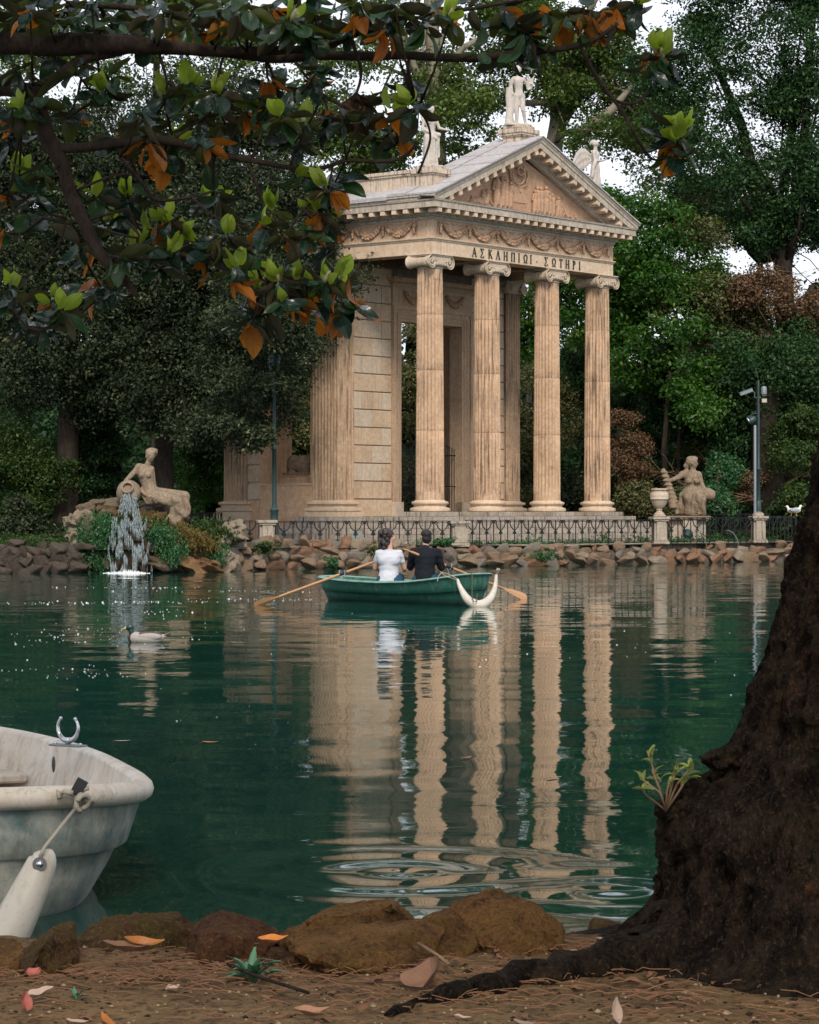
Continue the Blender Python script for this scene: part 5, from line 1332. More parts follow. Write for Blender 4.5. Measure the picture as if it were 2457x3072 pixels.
mb=MB(); mb.bev(-.25,.25,-.6,-.2,-.95,-.141,.02); mb.bev(-.7,.6,-.4,.5,-.98,-.142,.02); mb.build('pedestal',M_pier,root)

# ------------------------------------------------------------ fountain rock mound
M_wet=stone('wet_tufa',(.13,.085,.05),(.07,.05,.032),(.02,.018,.014),0,.7,2.0,rough=.45,bs=1.2)
M_tufa=stone('mossy_tufa',(.20,.13,.075),(.10,.075,.04),(.03,.035,.015),0,.7,2.2,rough=.9,bs=1.2,top_dirt=.3)
M_orng=stone('ochre_tufa',(.30,.15,.06),(.17,.10,.045),(.04,.035,.02),0,.6,2.4,rough=.8,bs=1.2)
mroot=empty('fountain_rockery',(XS(400,74.5),74.5,0),0,'mossy rock mound with hanging plants under the fountain goddess','rockery'); mo=Vector(mroot.location)
def mp(xs,ys,Y): return Vector((XS(xs,Y),Y,ZS(ys,Y)))-mo
r=random.Random(4)
vars_=[[rock_mesh('rock',mt,3,.38,1.2+.15*k,seed=50+k*5+i*11,detail=.09) for k in range(3)] for i,mt in enumerate((M_wet,M_tufa,M_orng,M_wstone[3]))]
def rk(xs,ys,Y,rx,rz,mi,ry=.5): inst('rock',r.choice(vars_[mi]),mroot,mp(xs,ys,Y),(r.uniform(-.3,.3),r.uniform(-.4,.4),r.uniform(0,6)),(rx,ry,rz))
for a in ((400,1660,75.2,1.1,.75,0,.7),(330,1640,75.2,.8,.8,0,.6),(480,1650,75.2,.9,.7,0,.6),(400,1580,75.5,1.0,.6,0,.6),(280,1640,75,.65,.9,1),(300,1560,75.2,.55,.5,1),
          (245,1560,74.6,.30,.34,3,.3),(225,1600,74.6,.26,.22,3,.3),(235,1640,74.5,.24,.24,3,.3),(215,1570,74.7,.22,.26,3),(240,1680,74.4,.22,.20,3,.3),(250,1700,74.4,.20,.16,1,.25),(262,1530,74.8,.28,.2,1,.3),(300,1515,74.9,.3,.18,1,.3),(340,1520,75,.35,.2,1),
          (450,1600,75,.7,.45,1),(520,1590,75.1,.6,.4,2),(560,1630,75.1,.65,.45,2),(600,1650,75.2,.55,.42,1),(640,1670,75.6,.5,.38,3),(560,1690,74.8,.6,.28,2),(500,1695,74.6,.7,.24,0),(620,1700,75,.45,.2,2),(470,1560,75,.5,.3,1),
          (430,1545,75.2,.7,.3,1,.5),(500,1545,75.6,.6,.25,1),(660,1620,75.8,.35,.2,3),(690,1605,76.5,.4,.22,3),(700,1580,77,.35,.2,3),(640,1595,76.2,.35,.2,1),(670,1685,75.6,.42,.3,3),(600,1615,75.7,.4,.25,2),(350,1690,74.7,.5,.2,0,.3),(440,1695,74.6,.5,.2,0,.3)):
    rk(*a)
# dark stones at water line left of the mound
# hanging ferns and moss
def strands(name,cells,n,length,size,mat,seed,parent,o):
    rng=np.random.default_rng(seed); L=[]
    for (xs,ys,Y,wx,wz) in cells:
        k=int(n); c=np.array([XS(xs,Y),Y,ZS(ys,Y)])-np.array(o)
        p=c+rng.normal(size=(k,3))*np.array([wx,.12,wz]); Ls=length*rng.uniform(.5,1.4,k)
        # each strand: 5 leaves going down
        for q in range(6):
            pp=p+np.stack([rng.normal(0,.02,k),-.05*q/6-rng.random(k)*.03,-Ls*q/6],1)
            V,F,a=leaves_np(pp,.03,2,size,rng,droop=1.5,rv=rng.random(k)); L.append((V,F,a))
    V,F,a=join_np(L); me=np_mesh(name,V,F,mat,a); ob=inst(name,me,parent); ob['kind']='stuff'; return ob
strands('hanging_ferns',[(280,1560,74.3,.28,.15),(300,1600,74.3,.25,.2),(270,1620,74.3,.2,.2),(320,1560,74.4,.18,.12),(300,1660,74.4,.2,.15)],170,.42,.085,L_ivy,1,mroot,mo)
strands('hanging_ferns',[(500,1600,74.2,.22,.15),(520,1640,74.1,.2,.15),(480,1580,74.3,.2,.1),(640,1650,75,.2,.15)],130,.34,.08,L_ivy,2,mroot,mo)
strands('ochre_moss',[(480,1575,74.4,.35,.08),(540,1600,74.4,.35,.08),(580,1620,74.5,.25,.08),(430,1545,74.6,.4,.06),(610,1625,74.9,.2,.1)],190,.18,.07,L_ochre,3,mroot,mo)
strands('hanging_ferns',[(440,1560,74.5,.3,.05),(590,1585,75,.25,.1),(620,1570,75.5,.3,.1),(660,1600,75.6,.2,.08)],90,.12,.09,L_bush,4,mroot,mo)
# falling water
m,nt,out=NT('falling_water'); p=nd(nt,'BsdfPrincipled'); p.inputs['Base Color'].default_value=(.42,.50,.52,1); p.inputs['Roughness'].default_value=.15
tr=nd(nt,'BsdfTransparent'); mx=nd(nt,'MixShader'); mx.inputs[0].default_value=.40; lk(nt,tr.outputs[0],mx.inputs[1]); lk(nt,p.outputs[0],mx.inputs[2]); lk(nt,mx.outputs[0],out.inputs['Surface']); M_fall=m
M_foam=simple('foam',(.70,.74,.75),.5,0,.4,.1)
rng=np.random.default_rng(8); V=[];F=[]; wo_=Vector((XS(385,74.2),74.2,0)); N=6500
for i in range(N):
    t=rng.random()**.8; lane=rng.normal()*.5; lane=max(-1.1,min(1.1,lane))
    lane=round(lane*9)/9*.75+lane*.25
    w=.17+.34*t**.6+ (.20 if t>.30 else 0)*(.4+.6*rng.random())
    ys=1480+ (1712-1480)*t; x=XS(388+ 4*t,74.2)-wo_.x+lane*w*.85; z=ZS(ys,74.2); y=-.35*sqrt(t)+rng.normal()*.06-.05
    if mnoise.noise(Vector((x*6,z*2.2+x,0)))+mnoise.noise(Vector((x*14,z*4,3)))*.6>(.30-.42*t): continue
    l=rng.uniform(.03,.12)*(.6+t); s=rng.uniform(.003,.010)
    b=len(V); V+=[(x,y,z+l),(x-s,y-s,z),(x+s,y-s,z),(x,y+s,z),(x+rng.normal()*.006,y,z-l*1.3)]
    F+=[(b,b+1,b+2),(b,b+2,b+3),(b,b+3,b+1),(b+4,b+2,b+1),(b+4,b+3,b+2),(b+4,b+1,b+3)]
o=inst('waterfall',np_mesh('waterfall',V,F,M_fall),None,wo_); tag(o,'white curtain of water falling from the jar of the fountain goddess','waterfall',kind='stuff')
V=[];F=[]
for i in range(620):
    u=rng.normal()*.6; u=max(-1.2,min(1.2,u)); x=u*.55; y=-.55+rng.normal()*.10+ .1*abs(u); h=max(.005,(rng.random()**3)*.16*(1-abs(u)*.7)); s=rng.uniform(.008,.022)
    b=len(V); V+=[(x-s,y-s,.0),(x+s,y-s,.0),(x+s,y+s,.0),(x-s,y+s,.0),(x+rng.normal()*.01,y,h)]
    F+=[(b,b+1,b+4),(b+1,b+2,b+4),(b+2,b+3,b+4),(b+3,b,b+4)]
o=inst('splash',np_mesh('splash',V,F,M_foam),None,wo_); tag(o,'white foam where the waterfall strikes the lake','foam',kind='stuff')
# bubbles drifting on the lake
V=[];F=[]; rng=np.random.default_rng(21)
def bub(xd,yd,s):
    Y=CZ*FPX/max(1,(yd*S-HOR)); x=(xd*S-W0/2)/FPX*Y; b=len(V)
    for k in range(6): a=k*pi/3; V.append((x+s*cos(a),Y+s*sin(a),.003))
    V.append((x,Y,s*.8))
    for k in range(6): F.append((b+k,b+(k+1)%6,b+6))
for row in ((290,1237,45,150,2),(520,1245,40,230,2),(330,1267,40,130,1.5),(560,1262,60,110,3),(150,1270,60,130,4),(330,1290,30,60,8),(120,1340,90,120,22),(300,1330,60,200,30),(150,1420,70,160,28),(700,1340,40,500,60),(1150,1360,50,350,60),(1000,1500,30,500,120),(450,1500,30,250,80)):
    xd,yd,n,sx_,sy_=row
    for i in range(int(n*.75)): bub(xd+rng.normal()*sx_*.6,max(1208,yd+rng.normal()*sy_*.5),rng.uniform(.008,.022)*(1.1 if rng.random()<.15 else .62)*(.75 if yd>1300 else 1.15)*(.6 if yd>1450 else 1))
o=inst('foam_bubbles',np_mesh('foam_bubbles',V,F,M_foam)); tag(o,'small white bubbles drifting on the green water','bubbles',kind='stuff')
# ------------------------------------------------------------ boats
def paint(name,c1,c2,dirt,rough=.45,db=.5,sc=3.0,algae=None,geo=False):
    m,nt,out=NT(name); v=objvec(nt,False)
    n1=noise(nt,v,sc,6,.65); n2=noise(nt,mapping(nt,v,(1,1,.3)),sc*4,5,.7,.5); n3=noise(nt,v,sc*14,4,.6)
    c=mix(nt,c1,c2,ramp(nt,[(.35,0),(.7,1)],n1.outputs[0]).outputs[0])
    c=mix(nt,c,dirt,mathn(nt,'MULTIPLY',ramp(nt,[(.5,0),(.72,1)],n2.outputs[0]).outputs[0],db))
    c=mix(nt,c,dirt,mathn(nt,'MULTIPLY',ramp(nt,[(.6,0),(.68,1)],n3.outputs[0]).outputs[0],db*.6))
    if algae:
        s=nd(nt,'SeparateXYZ'); lk(nt,v,s.inputs[0]); mr=nd(nt,'MapRange'); lk(nt,s.outputs[2],mr.inputs[0])
        mr.inputs[1].default_value=algae[0]; mr.inputs[2].default_value=algae[1]; mr.inputs[3].default_value=1; mr.inputs[4].default_value=0
        c=mix(nt,c,algae[2],mathn(nt,'MULTIPLY',mr.outputs[0],ramp(nt,[(.3,.5),(.6,1)],n1.outputs[0]).outputs[0]))
    pbsdf(nt,out,c,rough,bump(nt,n2.outputs[0],.15,.01),.4); return m
M_green=paint('green_boat_paint',(.012,.070,.052),(.028,.115,.085),(.17,.25,.21),.5,.5,1.8,(.02,.14,(.012,.035,.028)))
M_grim=paint('faded_green_rim',(.10,.22,.17),(.22,.33,.28),(.05,.08,.06),.6,.5,4)
M_white=paint('white_boat_gelcoat',(.62,.57,.50),(.48,.40,.31),(.22,.14,.08),.5,.6,3.5)
M_wgreen=paint('blue_green_hull',(.085,.14,.14),(.46,.43,.36),(.12,.09,.065),.55,.65,4.5)
M_fend=paint('white_fender',(.56,.52,.45),(.46,.41,.34),(.20,.16,.11),.42,.5,3)
M_rope=simple('rope',(.45,.40,.32),.9,0,.1,.4,60,.3)
M_brope=simple('brown_rope',(.13,.10,.06),.9,0,.1,.4,60)
def outline(L,b,n,N=72,tf=.22,ta=.30):
    pts=[]
    for i in range(N):
        th=2*pi*i/N; c=cos(th); s=sin(th); x=L*math.copysign(abs(c)**(2/n),c); y=b*math.copysign(abs(s)**(2/n),s)
        u=x/L; y*=1-(tf if u>0 else ta)*u*u; pts.append((x,y))
    return pts
def boat(name,loc,rz,label,L,B,mh,mrim,min_,sheer,nb=4.5,roll=.05,tf=.22,rise=.13):
    root=empty(name,loc,rz,label,'rowing boat'); N=96
    def z_at(x): u=x/L; return sheer+ (rise*u*u if u>0 else .07*u*u)
    def ring(inset,fz,rake=None,zoff=0): # fz 1 at gunwale ..0 at z=-.1
        pts=outline(L-(inset if rake is None or rake==0 else rake),max(.05,B-inset),nb,N,tf,.30); out=[]
        for x,y in pts:
            zt=z_at(x); z=-.10+(zt+.10)*fz+zoff; out.append((x,y,z))
        return out
    def loft(rings,cap0=False,cap1=False):
        mb=MB(); v=[];f=[]
        for r_ in rings: v+=r_
        for k in range(len(rings)-1):
            for i in range(N): j=(i+1)%N; f.append((k*N+i,(k+1)*N+i,(k+1)*N+j,k*N+j))
        if cap0: f.append(tuple(range(N)))
        if cap1: f.append(tuple(range(len(rings)*N-1,(len(rings)-1)*N-1,-1)))
        return mb.add(v,f)
    R=roll
    loft([ring(.035,1,0,-R*1.7),ring(.045,.86,.045),ring(.075,.72,.05),ring(.11,.56,.06),ring(.125,.545,.075),ring(.165,.53,.085),ring(.21,.40,.10),ring(.30,.18,.15),ring(.38,.03,.24),ring(.50,-.03,.40)],False,True).build('hull',mh,root,50)
    loft([ring(.09,1,0,-.012),ring(.085,1,0,0),ring(.05,1,0,.012),ring(.015,1,0,.006),ring(-.01,1,0,-R*.35),ring(-.018,1,0,-R*.9),ring(-.01,1,0,-R*1.45),ring(.015,1,0,-R*1.85),ring(.04,1,0,-R*1.9)]).build('rubbing_rail',mrim,root,60)
    loft([ring(.088,1,0,-.008),ring(.10,.9,.11),ring(.165,.6,.13),ring(.27,.36,.22),ring(.42,.27,.40)],False,False).build('inner_hull',min_,root,60)
    pts=outline(L-.6,B-.40,nb,N); mb=MB(); mb.prism([(x,y) for x,y in pts],.03,.06,'z'); mb.build('floor',min_,root)
    for x,w in ((-.15*L,.26),(-.72*L,.5),(.66*L,.34)):
        mb=MB(); hw=B*(1-.3*(x/L)**2)-.20; mb.bev(x-w/2,x+w/2,-hw,hw,sheer-.22,sheer-.17,.012); mb.build('thwart',min_,root)
        mb=MB(); mb.b(x-w/2,x-w/2+.03,-hw+.12,hw-.12,.07,sheer-.221); mb.build('seat_riser',min_,root)
    return root
d=Vector((.67,-.74,0)); t_=Vector((.74,.67,0)); bc=Vector((1.34,48.60,0))-d*2.24
gb=boat('green_rowing_boat',tuple(bc),math.atan2(d.y,d.x),'worn dark green rowing boat carrying the couple on the lake',2.24,.66,M_green,M_grim,M_green,.42,4.6,.022,.12,.20)
def fender_tube(pts,rr,name,mat,parent=None,loc=None):
    P_=[Vector(p) for p in pts]
    # smooth catmull
    out=[];ro=[]
    for i in range(len(P_)-1):
        p0=P_[max(i-1,0)];p1=P_[i];p2=P_[i+1];p3=P_[min(i+2,len(P_)-1)]
        for k in range(5):
            t=k/5; out.append(.5*((2*p1)+(p2-p0)*t+(2*p0-5*p1+4*p2-p3)*t*t+(3*p1-p0-3*p2+p3)*t**3)); ro.append(rr[i]*(1-t)+rr[i+1]*t)
    out.append(P_[-1]); ro.append(rr[-1]); mb=MB(); mb.tube(out,ro,18); return mb
def wp(xs,ys,Y): return Vector((XS(xs,Y),Y,ZS(ys,Y)))
fo=wp(1440,1780,48.1)
root=empty('boat_fender',fo,0,'white curved fender hanging like a U from the bow of the green boat','fender')
pts=[(1373,1738,48.3),(1380,1760,48.2),(1400,1795,48.05),(1425,1813,48.0),(1447,1814,48.05),(1470,1796,48.25),(1484,1765,48.45),(1489,1725,48.6)]
rr=[.022,.042,.075,.095,.098,.075,.048,.024]
fender_tube([wp(*p)-fo for p in pts],rr,'fender_body',M_fend).build('fender_body',M_fend,root,180)
for (a,b,c) in (((1373,1737,48.3),(1345,1722,48.5),(1322,1716,48.7)),((1490,1722,48.6),(1497,1712,48.6),(1494,1706,48.7))):
    mb=MB(); mb.tube([wp(*a)-fo,wp(*b)-fo,wp(*c)-fo],.008,6); mb.build('rope',M_rope,root)
mb=MB(); mb.tube([wp(1324,1718,48.6)-fo,wp(1316,1728,48.55)-fo,wp(1312,1744,48.5)-fo],.007,5); mb.tube([wp(1324,1718,48.6)-fo,wp(1340,1730,48.5)-fo,wp(1373,1740,48.3)-fo],.007,5)
for k in range(5): mb.ell(wp(1495+random.Random(k).uniform(-5,4),1709+random.Random(k+9).uniform(-5,5),48.55)-fo,(.016,.016,.02),6,4)
mb.build('rope_knot',M_rope,root)
mb=MB(); mb.tube([wp(1413,1709,48.35)-fo,wp(1417,1735,48.0)-fo,wp(1416,1790,47.9)-fo,wp(1421,1806,47.86)-fo,wp(1430,1804,47.86)-fo,wp(1432,1780,47.95)-fo],.009,6); mb.build('brown_rope',M_brope,root)
def oar(ha,tip,label,lockat,flip=1):
    o=Vector(ha); ax=(Vector(tip)-o); Ln=ax.length; M=Matrix.Translation((0,0,0)); q=ax.to_track_quat('X','Z').to_matrix().to_4x4()
    root=empty('oar',o,0,label,'oar'); 
    mb=MB(); mb.tube([q@Vector((x,0,0)) for x in (0,.18,.19,1.2,Ln-.62)],[.019,.019,.026,.028,.021],10); mb.build('shaft',M_wood,root,60)
    mb=MB(); sh=[(Ln-.66,.02),(Ln-.52,.035),(Ln-.36,.07),(Ln-.15,.085),(Ln-.03,.08),(Ln,.06)]; v=[];f=[]
    for x,w in sh:
        for yy,zz in ((-w,0),(0,.012),(w,0),(0,-.012)): v.append(q@Vector((x,yy*.45-zz*.9*flip,zz*.45+yy*.9*flip)))
    for k in range(len(sh)-1):
        for i in range(4): j=(i+1)%4; f.append((k*4+i,k*4+j,(k+1)*4+j,(k+1)*4+i))
    f+=[(3,2,1,0),tuple(range(4*(len(sh)-1),4*len(sh)))]; mb.add(v,f); mb.build('blade',M_wood,root)
    mb=MB(); mb.tube([q@Vector((lockat-.09,0,0)),q@Vector((lockat+.09,0,0))],.034,12); mb.build('collar',M_black,root)
    p=q@Vector((lockat,0,0)); mb=MB(); mb.tube([p+Vector((-.05,0,.07)),p+Vector((-.055,0,0)),p+Vector((-.02,0,-.05)),p+Vector((0,0,-.14)),],.011,6); mb.tube([p+Vector((.05,0,.07)),p+Vector((.055,0,0)),p+Vector((.02,0,-.05)),p+Vector((0,0,-.06))],.011,6); mb.build('oarlock',M_steel,root)
    return root
oar(wp(1150,1676,50.9),wp(762,1817,48.75),'wooden oar on the left side of the green boat with its blade at the water',1.10)
oar(wp(1214,1648,50.5),wp(1580,1793,52.3),'wooden oar on the right side of the green boat beyond the man',1.15)
# ------------------------------------------------------------ people
M_skin=simple('skin',(.52,.30,.20),.55,0,.35,.15,5); M_hairw=simple('dark_brown_hair',(.028,.016,.014),.5,0,.5,.5,30,.6); M_hairm=simple('black_hair',(.012,.010,.010),.6,0,.4,.4,40,.5)
M_tee=simple('white_tshirt',(.50,.51,.56),.9,0,.1,.08,3,.3); M_hood=simple('black_hoodie',(.013,.016,.022),.9,0,.15,.4,5,.3); M_jean=simple('blue_jeans',(.03,.09,.14),.9,0,.1,.4,8,.3)
def hand(mb,p,dr,r=.034):
    p=Vector(p); dr=Vector(dr).normalized(); side=dr.cross(Vector((0,0,1))).normalized()
    mb.cap(p,p+dr*.06,.030,.034,8)
    for k,l in enumerate((.055,.068,.064,.05)):
        b=p+dr*.07+side*(.027-.018*k); c=b+dr*l*.55+Vector((0,0,-.012)); e=c+dr*l*.2+Vector((0,0,-.032)); mb.cap(b,c,.0095,.009,6); mb.cap(c,e,.009,.008,6)
    mb.cap(p+side*.03,p+side*.055+dr*.04+Vector((0,0,-.01)),.012,.010,6)
def person(kind,loc,rz,label,yaw,lean,hgt):
    root=empty('person',loc,rz,label,'person')
    body=MB(); k=hgt
    H=Vector((0,0,.10)); C=Vector((0,.05+lean*.5,.42)); Nn=Vector((0,.08+lean,.60)); hd=Vector((0,.10+lean*1.15,.80))
    sw=.20 if kind=='m' else .175
    body.cap(H,Vector((0,.02+lean*.25,.28)),.155,.125,12); body.cap(Vector((0,.02+lean*.25,.28)),C,.125,.15,12); body.cap(C+Vector((-sw*.75,0,.09)),C+Vector((sw*.75,0,.09)),.075,.075,10); body.cap(Nn-Vector((0,0,.04)),hd-Vector((0,0,.05)),.058,.055,10)
    head(body,hd,.098 if kind=='m' else .092,yaw,0)
    ends=[]
    for s in (-1,1):
        sh=C+Vector((s*sw,.0,.10)); el=sh+Vector((s*.07,.10,-.25)); wr=el+Vector((-s*.02,.25,.03 if kind=='m' else -.02))
        body.cap(sh,el,.055,.042,10); body.cap(el,wr,.042,.028,10); hand(body,wr,(-s*.1,1,-.05)); ends.append((sh,el,wr))
        hp=Vector((s*.10,.05,.06)); kn=Vector((s*.14,.50,.10)); an=Vector((s*.12,.62,-.28)); body.cap(hp,kn,.09,.06,10); body.cap(kn,an,.058,.04,10); body.cap(an,an+Vector((0,.14,-.05)),.04,.03,8)
    me=sculpt(body,.0095,1); me.materials.append(M_skin); inst('body',me,root,sc=(k,k,k))
    cl=MB(); g=.022
    if kind=='w':
        cl.cap(H+Vector((0,0,-.06)),Vector((0,.02+lean*.25,.22)),.195,.155,16); cl.cap(Vector((0,.02+lean*.25,.22)),C,.155,.178,16); cl.cap(C+Vector((-sw*.8,0,.08)),C+Vector((sw*.8,0,.08)),.092,.092,12); cl.cap(C+Vector((0,.02,.10)),Nn+Vector((0,-.01,-.05)),.10,.066,10)
        cl.cap(C+Vector((-.06,-.06,-.02)),C+Vector((.06,-.06,-.02)),.13,.13,12)
        for sh,el,_ in ends: cl.cap(sh,sh.lerp(el,.5),.066,.060,12)
    else:
        cl.cap(H+Vector((0,0,-.04)),Vector((0,.02+lean*.25,.26)),.19,.165,16); cl.cap(Vector((0,.02+lean*.25,.26)),C,.165,.19,16); cl.cap(C+Vector((-sw*.85,0,.09)),C+Vector((sw*.85,0,.09)),.10,.10,12); cl.cap(C+Vector((0,0,.12)),Nn+Vector((0,-.01,-.02)),.12,.085,12)
        for sh,el,wr in ends: cl.cap(sh,el,.088,.066,12); cl.cap(el,wr,.066,.048,12)
        cl.tube([Nn+Vector((-.13,.02,-.06)),Nn+Vector((-.11,-.09,-.07)),Nn+Vector((0,-.14,-.10)),Nn+Vector((.11,-.09,-.07)),Nn+Vector((.13,.02,-.06))],[.035,.055,.07,.055,.035],10)
    me=sculpt(cl,.013,2)
    displace(me,lambda a: np.array([ (mnoise.noise(Vector((p[0]*3,p[1]*3,p[2]*13)))*.012+mnoise.noise(Vector((p[0]*16,p[1]*7,p[2]*18)))*.006+mnoise.noise(Vector(p)*9)*.006) for p in a]))
    me.materials.append(M_tee if kind=='w' else M_hood); inst('shirt' if kind=='w' else 'hoodie',me,root,sc=(k,k,k))
    cl=MB()
    cl.cap(Vector((-.06,0,.04)),Vector((.06,0,.04)),.165,.165,14)
    for s in (-1,1):
        hp=Vector((s*.10,.05,.06)); kn=Vector((s*.14,.50,.10)); an=Vector((s*.12,.62,-.26)); cl.cap(hp,kn,.115,.078,12); cl.cap(kn,an,.076,.06,12)
    me=sculpt(cl,.016,2); me.materials.append(M_jean); inst('jeans',me,root,sc=(k,k,k))
    hr=MB(); M=Matrix.Translation(hd)@Matrix.Rotation(yaw,4,'Z')
    if kind=='w':
        rr_=random.Random(3); hr.ell((0,0,0),(.112,.118,.105),12,9,M=M@Matrix.Translation((0,.035,.03)))
        hr.ell((0,0,0),(.118,.10,.13),12,9,M=M@Matrix.Translation((0,.055,-.08)))
        for i in range(85):
            a=rr_.uniform(-.10*pi,1.10*pi); z=rr_.uniform(-.21,.11); q=.122+rr_.uniform(-.01,.025)
            p=M@Vector((q*cos(a)*1.0,.03+q*sin(a)*1.05,z)); hr.ell(p,(.03,.03,.042),7,5)
    else:
        hr.ell((0,0,0),(.094,.104,.085),14,9,M=M@Matrix.Translation((0,.022,.038))); hr.ell((0,0,0),(.088,.075,.10),12,8,M=M@Matrix.Translation((0,.042,-.03)))
    me=sculpt(hr,.009,1); displace(me,lambda a: np.array([mnoise.noise(Vector(p)*45)*.008 for p in a])); me.materials.append(M_hairw if kind=='w' else M_hairm); inst('hair',me,root,sc=(k,k,k))
    return root
person('w',(XS(1166,50.0),50.0,.36),-.10,'person with dark curly hair in a white t-shirt in the boat, head turned right',radians(78),.02,1.17)
person('m',(XS(1274,50.75),50.75,.36),-.12,'person with short black hair in a black hooded jacket sitting in the green boat',radians(-150),.05,1.17)
# ------------------------------------------------------------ duck and gulls
M_dh=simple('duck_green_head',(.006,.03,.022),.3,0,.6,.3); M_dg=simple('duck_grey_flank',(.34,.31,.29),.8,0,.2,.12,25,.2); M_db=simple('duck_brown_back',(.11,.075,.06),.8,0,.2,.3,20); M_dc=simple('duck_chest',(.07,.035,.025),.7,0,.2,.3); M_beak=simple('yellow_beak',(.62,.30,.04),.4,0,.5,.1); M_wh=simple('white_feathers',(.72,.72,.72),.8,0,.2,.05); M_dk=simple('black_feathers',(.015,.016,.018),.6,0,.3,.2); M_gul=simple('grey_wing_feathers',(.33,.35,.38),.8,0,.2,.1)
DY=35.1; root=empty('duck',(XS(440,DY),DY,0),0,'drake mallard with a dark head swimming left on the lake','duck')
mb=MB(); mb.ell((0,0,.045),(.235,.105,.085),20,12); mb.ell((-.15,0,.055),(.11,.085,.085),14,10); mb.cap((.15,0,.06),(.27,0,.085),.065,.018,10)
me=sculpt(mb,.009,2); me.materials.append(M_dg); inst('body',me,root)
mb=MB(); mb.ell((.03,0,.085),(.20,.088,.058),16,9); mb.cap((.12,0,.10),(.27,0,.085),.04,.012,8); me=sculpt(mb,.008,1); me.materials.append(M_db); inst('back',me,root)
mb=MB(); mb.ell((-.185,0,.055),(.075,.075,.075),12,8); mb.cap((-.19,0,.06),(-.205,0,.10),.052,.036,10); mb.build('chest',M_dc,root,180)
mb=MB(); mb.lathe([(.037,.112),(.038,.118),(.037,.124)],12,c=(-.205,0,0)); mb.build('neck_ring',M_wh,root,180)
mb=MB(); mb.cap((-.205,0,.125),(-.215,0,.17),.044,.044,10); mb.ell((-.228,0,.20),(.062,.048,.054),14,9); me=sculpt(mb,.006,1); me.materials.append(M_dh); inst('head',me,root)
mb=MB(); mb.cap((-.27,0,.192),(-.345,0,.172),.019,.011,8,.7); mb.build('beak',M_beak,root,180)
for sd in (-1,1):
    mb=MB(); mb.ell((.05,sd*.075,.075),(.17,.03,.05),12,8); mb.build('wing',M_dg,root,180)
mb=MB(); mb.tube([(.22,0,.08),(.30,0,.10),(.34,0,.125)],[.03,.022,.006],8,True,.4); mb.tube([(.2,0,.1),(.25,0,.125),(.23,0,.145)],[.014,.01,.004],6); mb.build('tail',M_dk,root,180)
def gull(x,Y,z,f,label,rz=0,s=1):
    root=empty('seagull',(x,Y,z),rz,label,'seagull'); root.scale=(s,s,s)
    mb=MB(); mb.ell((0,0,.20),(.19,.10,.10),16,10); mb.cap((f*.12,0,.24),(f*.17,0,.33),.06,.045,10); mb.ell((f*.185,0,.36),(.055,.042,.045),12,8); mb.cap((-f*.12,0,.20),(-f*.26,0,.17),.06,.02,8)
    me=sculpt(mb,.011,2); me.materials.append(M_wh); inst('body',me,root)
    for sd in (-1,1):
        mb=MB(); mb.ell((-f*.05,sd*.085,.215),(.19,.03,.07),14,8); mb.build('wing',M_gul,root,180)
        mb=MB(); mb.cap((-f*.2,sd*.06,.19),(-f*.34,sd*.03,.185),.025,.006,6); mb.build('wing_tip',M_dk,root,180)
        mb=MB(); mb.tube([(f*.02,sd*.035,.12),(f*.02,sd*.035,.0)],.009,6); mb.tube([(f*.02,sd*.035,.005),(f*.07,sd*.035,.004)],.009,5); mb.build('leg',M_beak,root)
    mb=MB(); mb.cap((f*.235,0,.355),(f*.285,0,.345),.013,.007,6); mb.build('beak',M_beak,root,180)
gull(XS(2386,93.7),93.6,1.622,1,'seagull with a yellow beak facing right on the fence rail by the tree trunk',.1)
gull(XS(2374,94.1),94.0,1.622,-1,'seagull facing left half behind the other one on the fence rail',.2,.95)
# ------------------------------------------------------------ white boat at the near left
d2=Vector((.28,-.96,0)); b2=Vector((-2.39,13.02,0))
wb=boat('white_rowing_boat',tuple(b2),math.atan2(d2.y,d2.x),'large scuffed white rowing boat at the near left edge, only its blunt bow in view',2.05,.95,M_wgreen,M_white,M_white,.49,3.0,.048,.08,.10)
o=wp(204,2228,13.75)
root=empty('oarlock',(o.x,o.y,o.z-.02),-.55,'polished horseshoe oarlock on the far rail of the white boat','oarlock'); root.scale=(.76,.76,.80)
mb=MB(); mb.bev(-.14,.14,-.045,.045,0,.014,.004); mb.build('base_plate',M_greyp,root)
for x in (-.11,.11): mb=MB(); mb.ell((x,0,.018),(.014,.014,.010),8,5); mb.build('bolt',M_steel,root,180)
mb=MB(); pts=[Vector((.092*sin(a),0,.125-.088*cos(a))) for a in [(-2.35+4.7*i/22) for i in range(23)]]
mb.tube(pts,[.009+.010*(1-abs(2*i/22-1)) for i in range(23)],10); mb.lathe([(.02,.0),(.018,.03),(.028,.055),(.02,.06)],14); mb.ell(pts[0],.013,8,6); mb.ell(pts[-1],.013,8,6)
mb.build('horseshoe',M_steel,root,180)
mb=MB(); M=Matrix.Translation(wp(161,2293,13.0))@Matrix.Rotation(radians(75),4,'Z'); mb.ell((0,0,0),(.022,.004,.042),14,8,M=M); tag(mb.build('drain_hole',M_black,wb),None)
bpy.context.view_layer.update(); h_=bpy.data.objects[mb and 'drain_hole']; h_.matrix_parent_inverse=wb.matrix_world.inverted()
fo=wp(126,2586,10.68)
root=empty('boat_fender',fo,0,'thick white fender hanging from a rope on the bow of the white boat','fender')
pts=[(0,0,.045),(0,0,0),(-.06,-.03,-.14),(-.14,-.06,-.30),(-.26,-.08,-.46),(-.45,-.06,-.50),(-.62,0,-.42),(-.72,.05,-.2)]
mb=fender_tube(pts,[.035,.062,.078,.092,.10,.10,.09,.06],'fender_body',M_fend); mb.build('fender_body',M_fend,root,180)
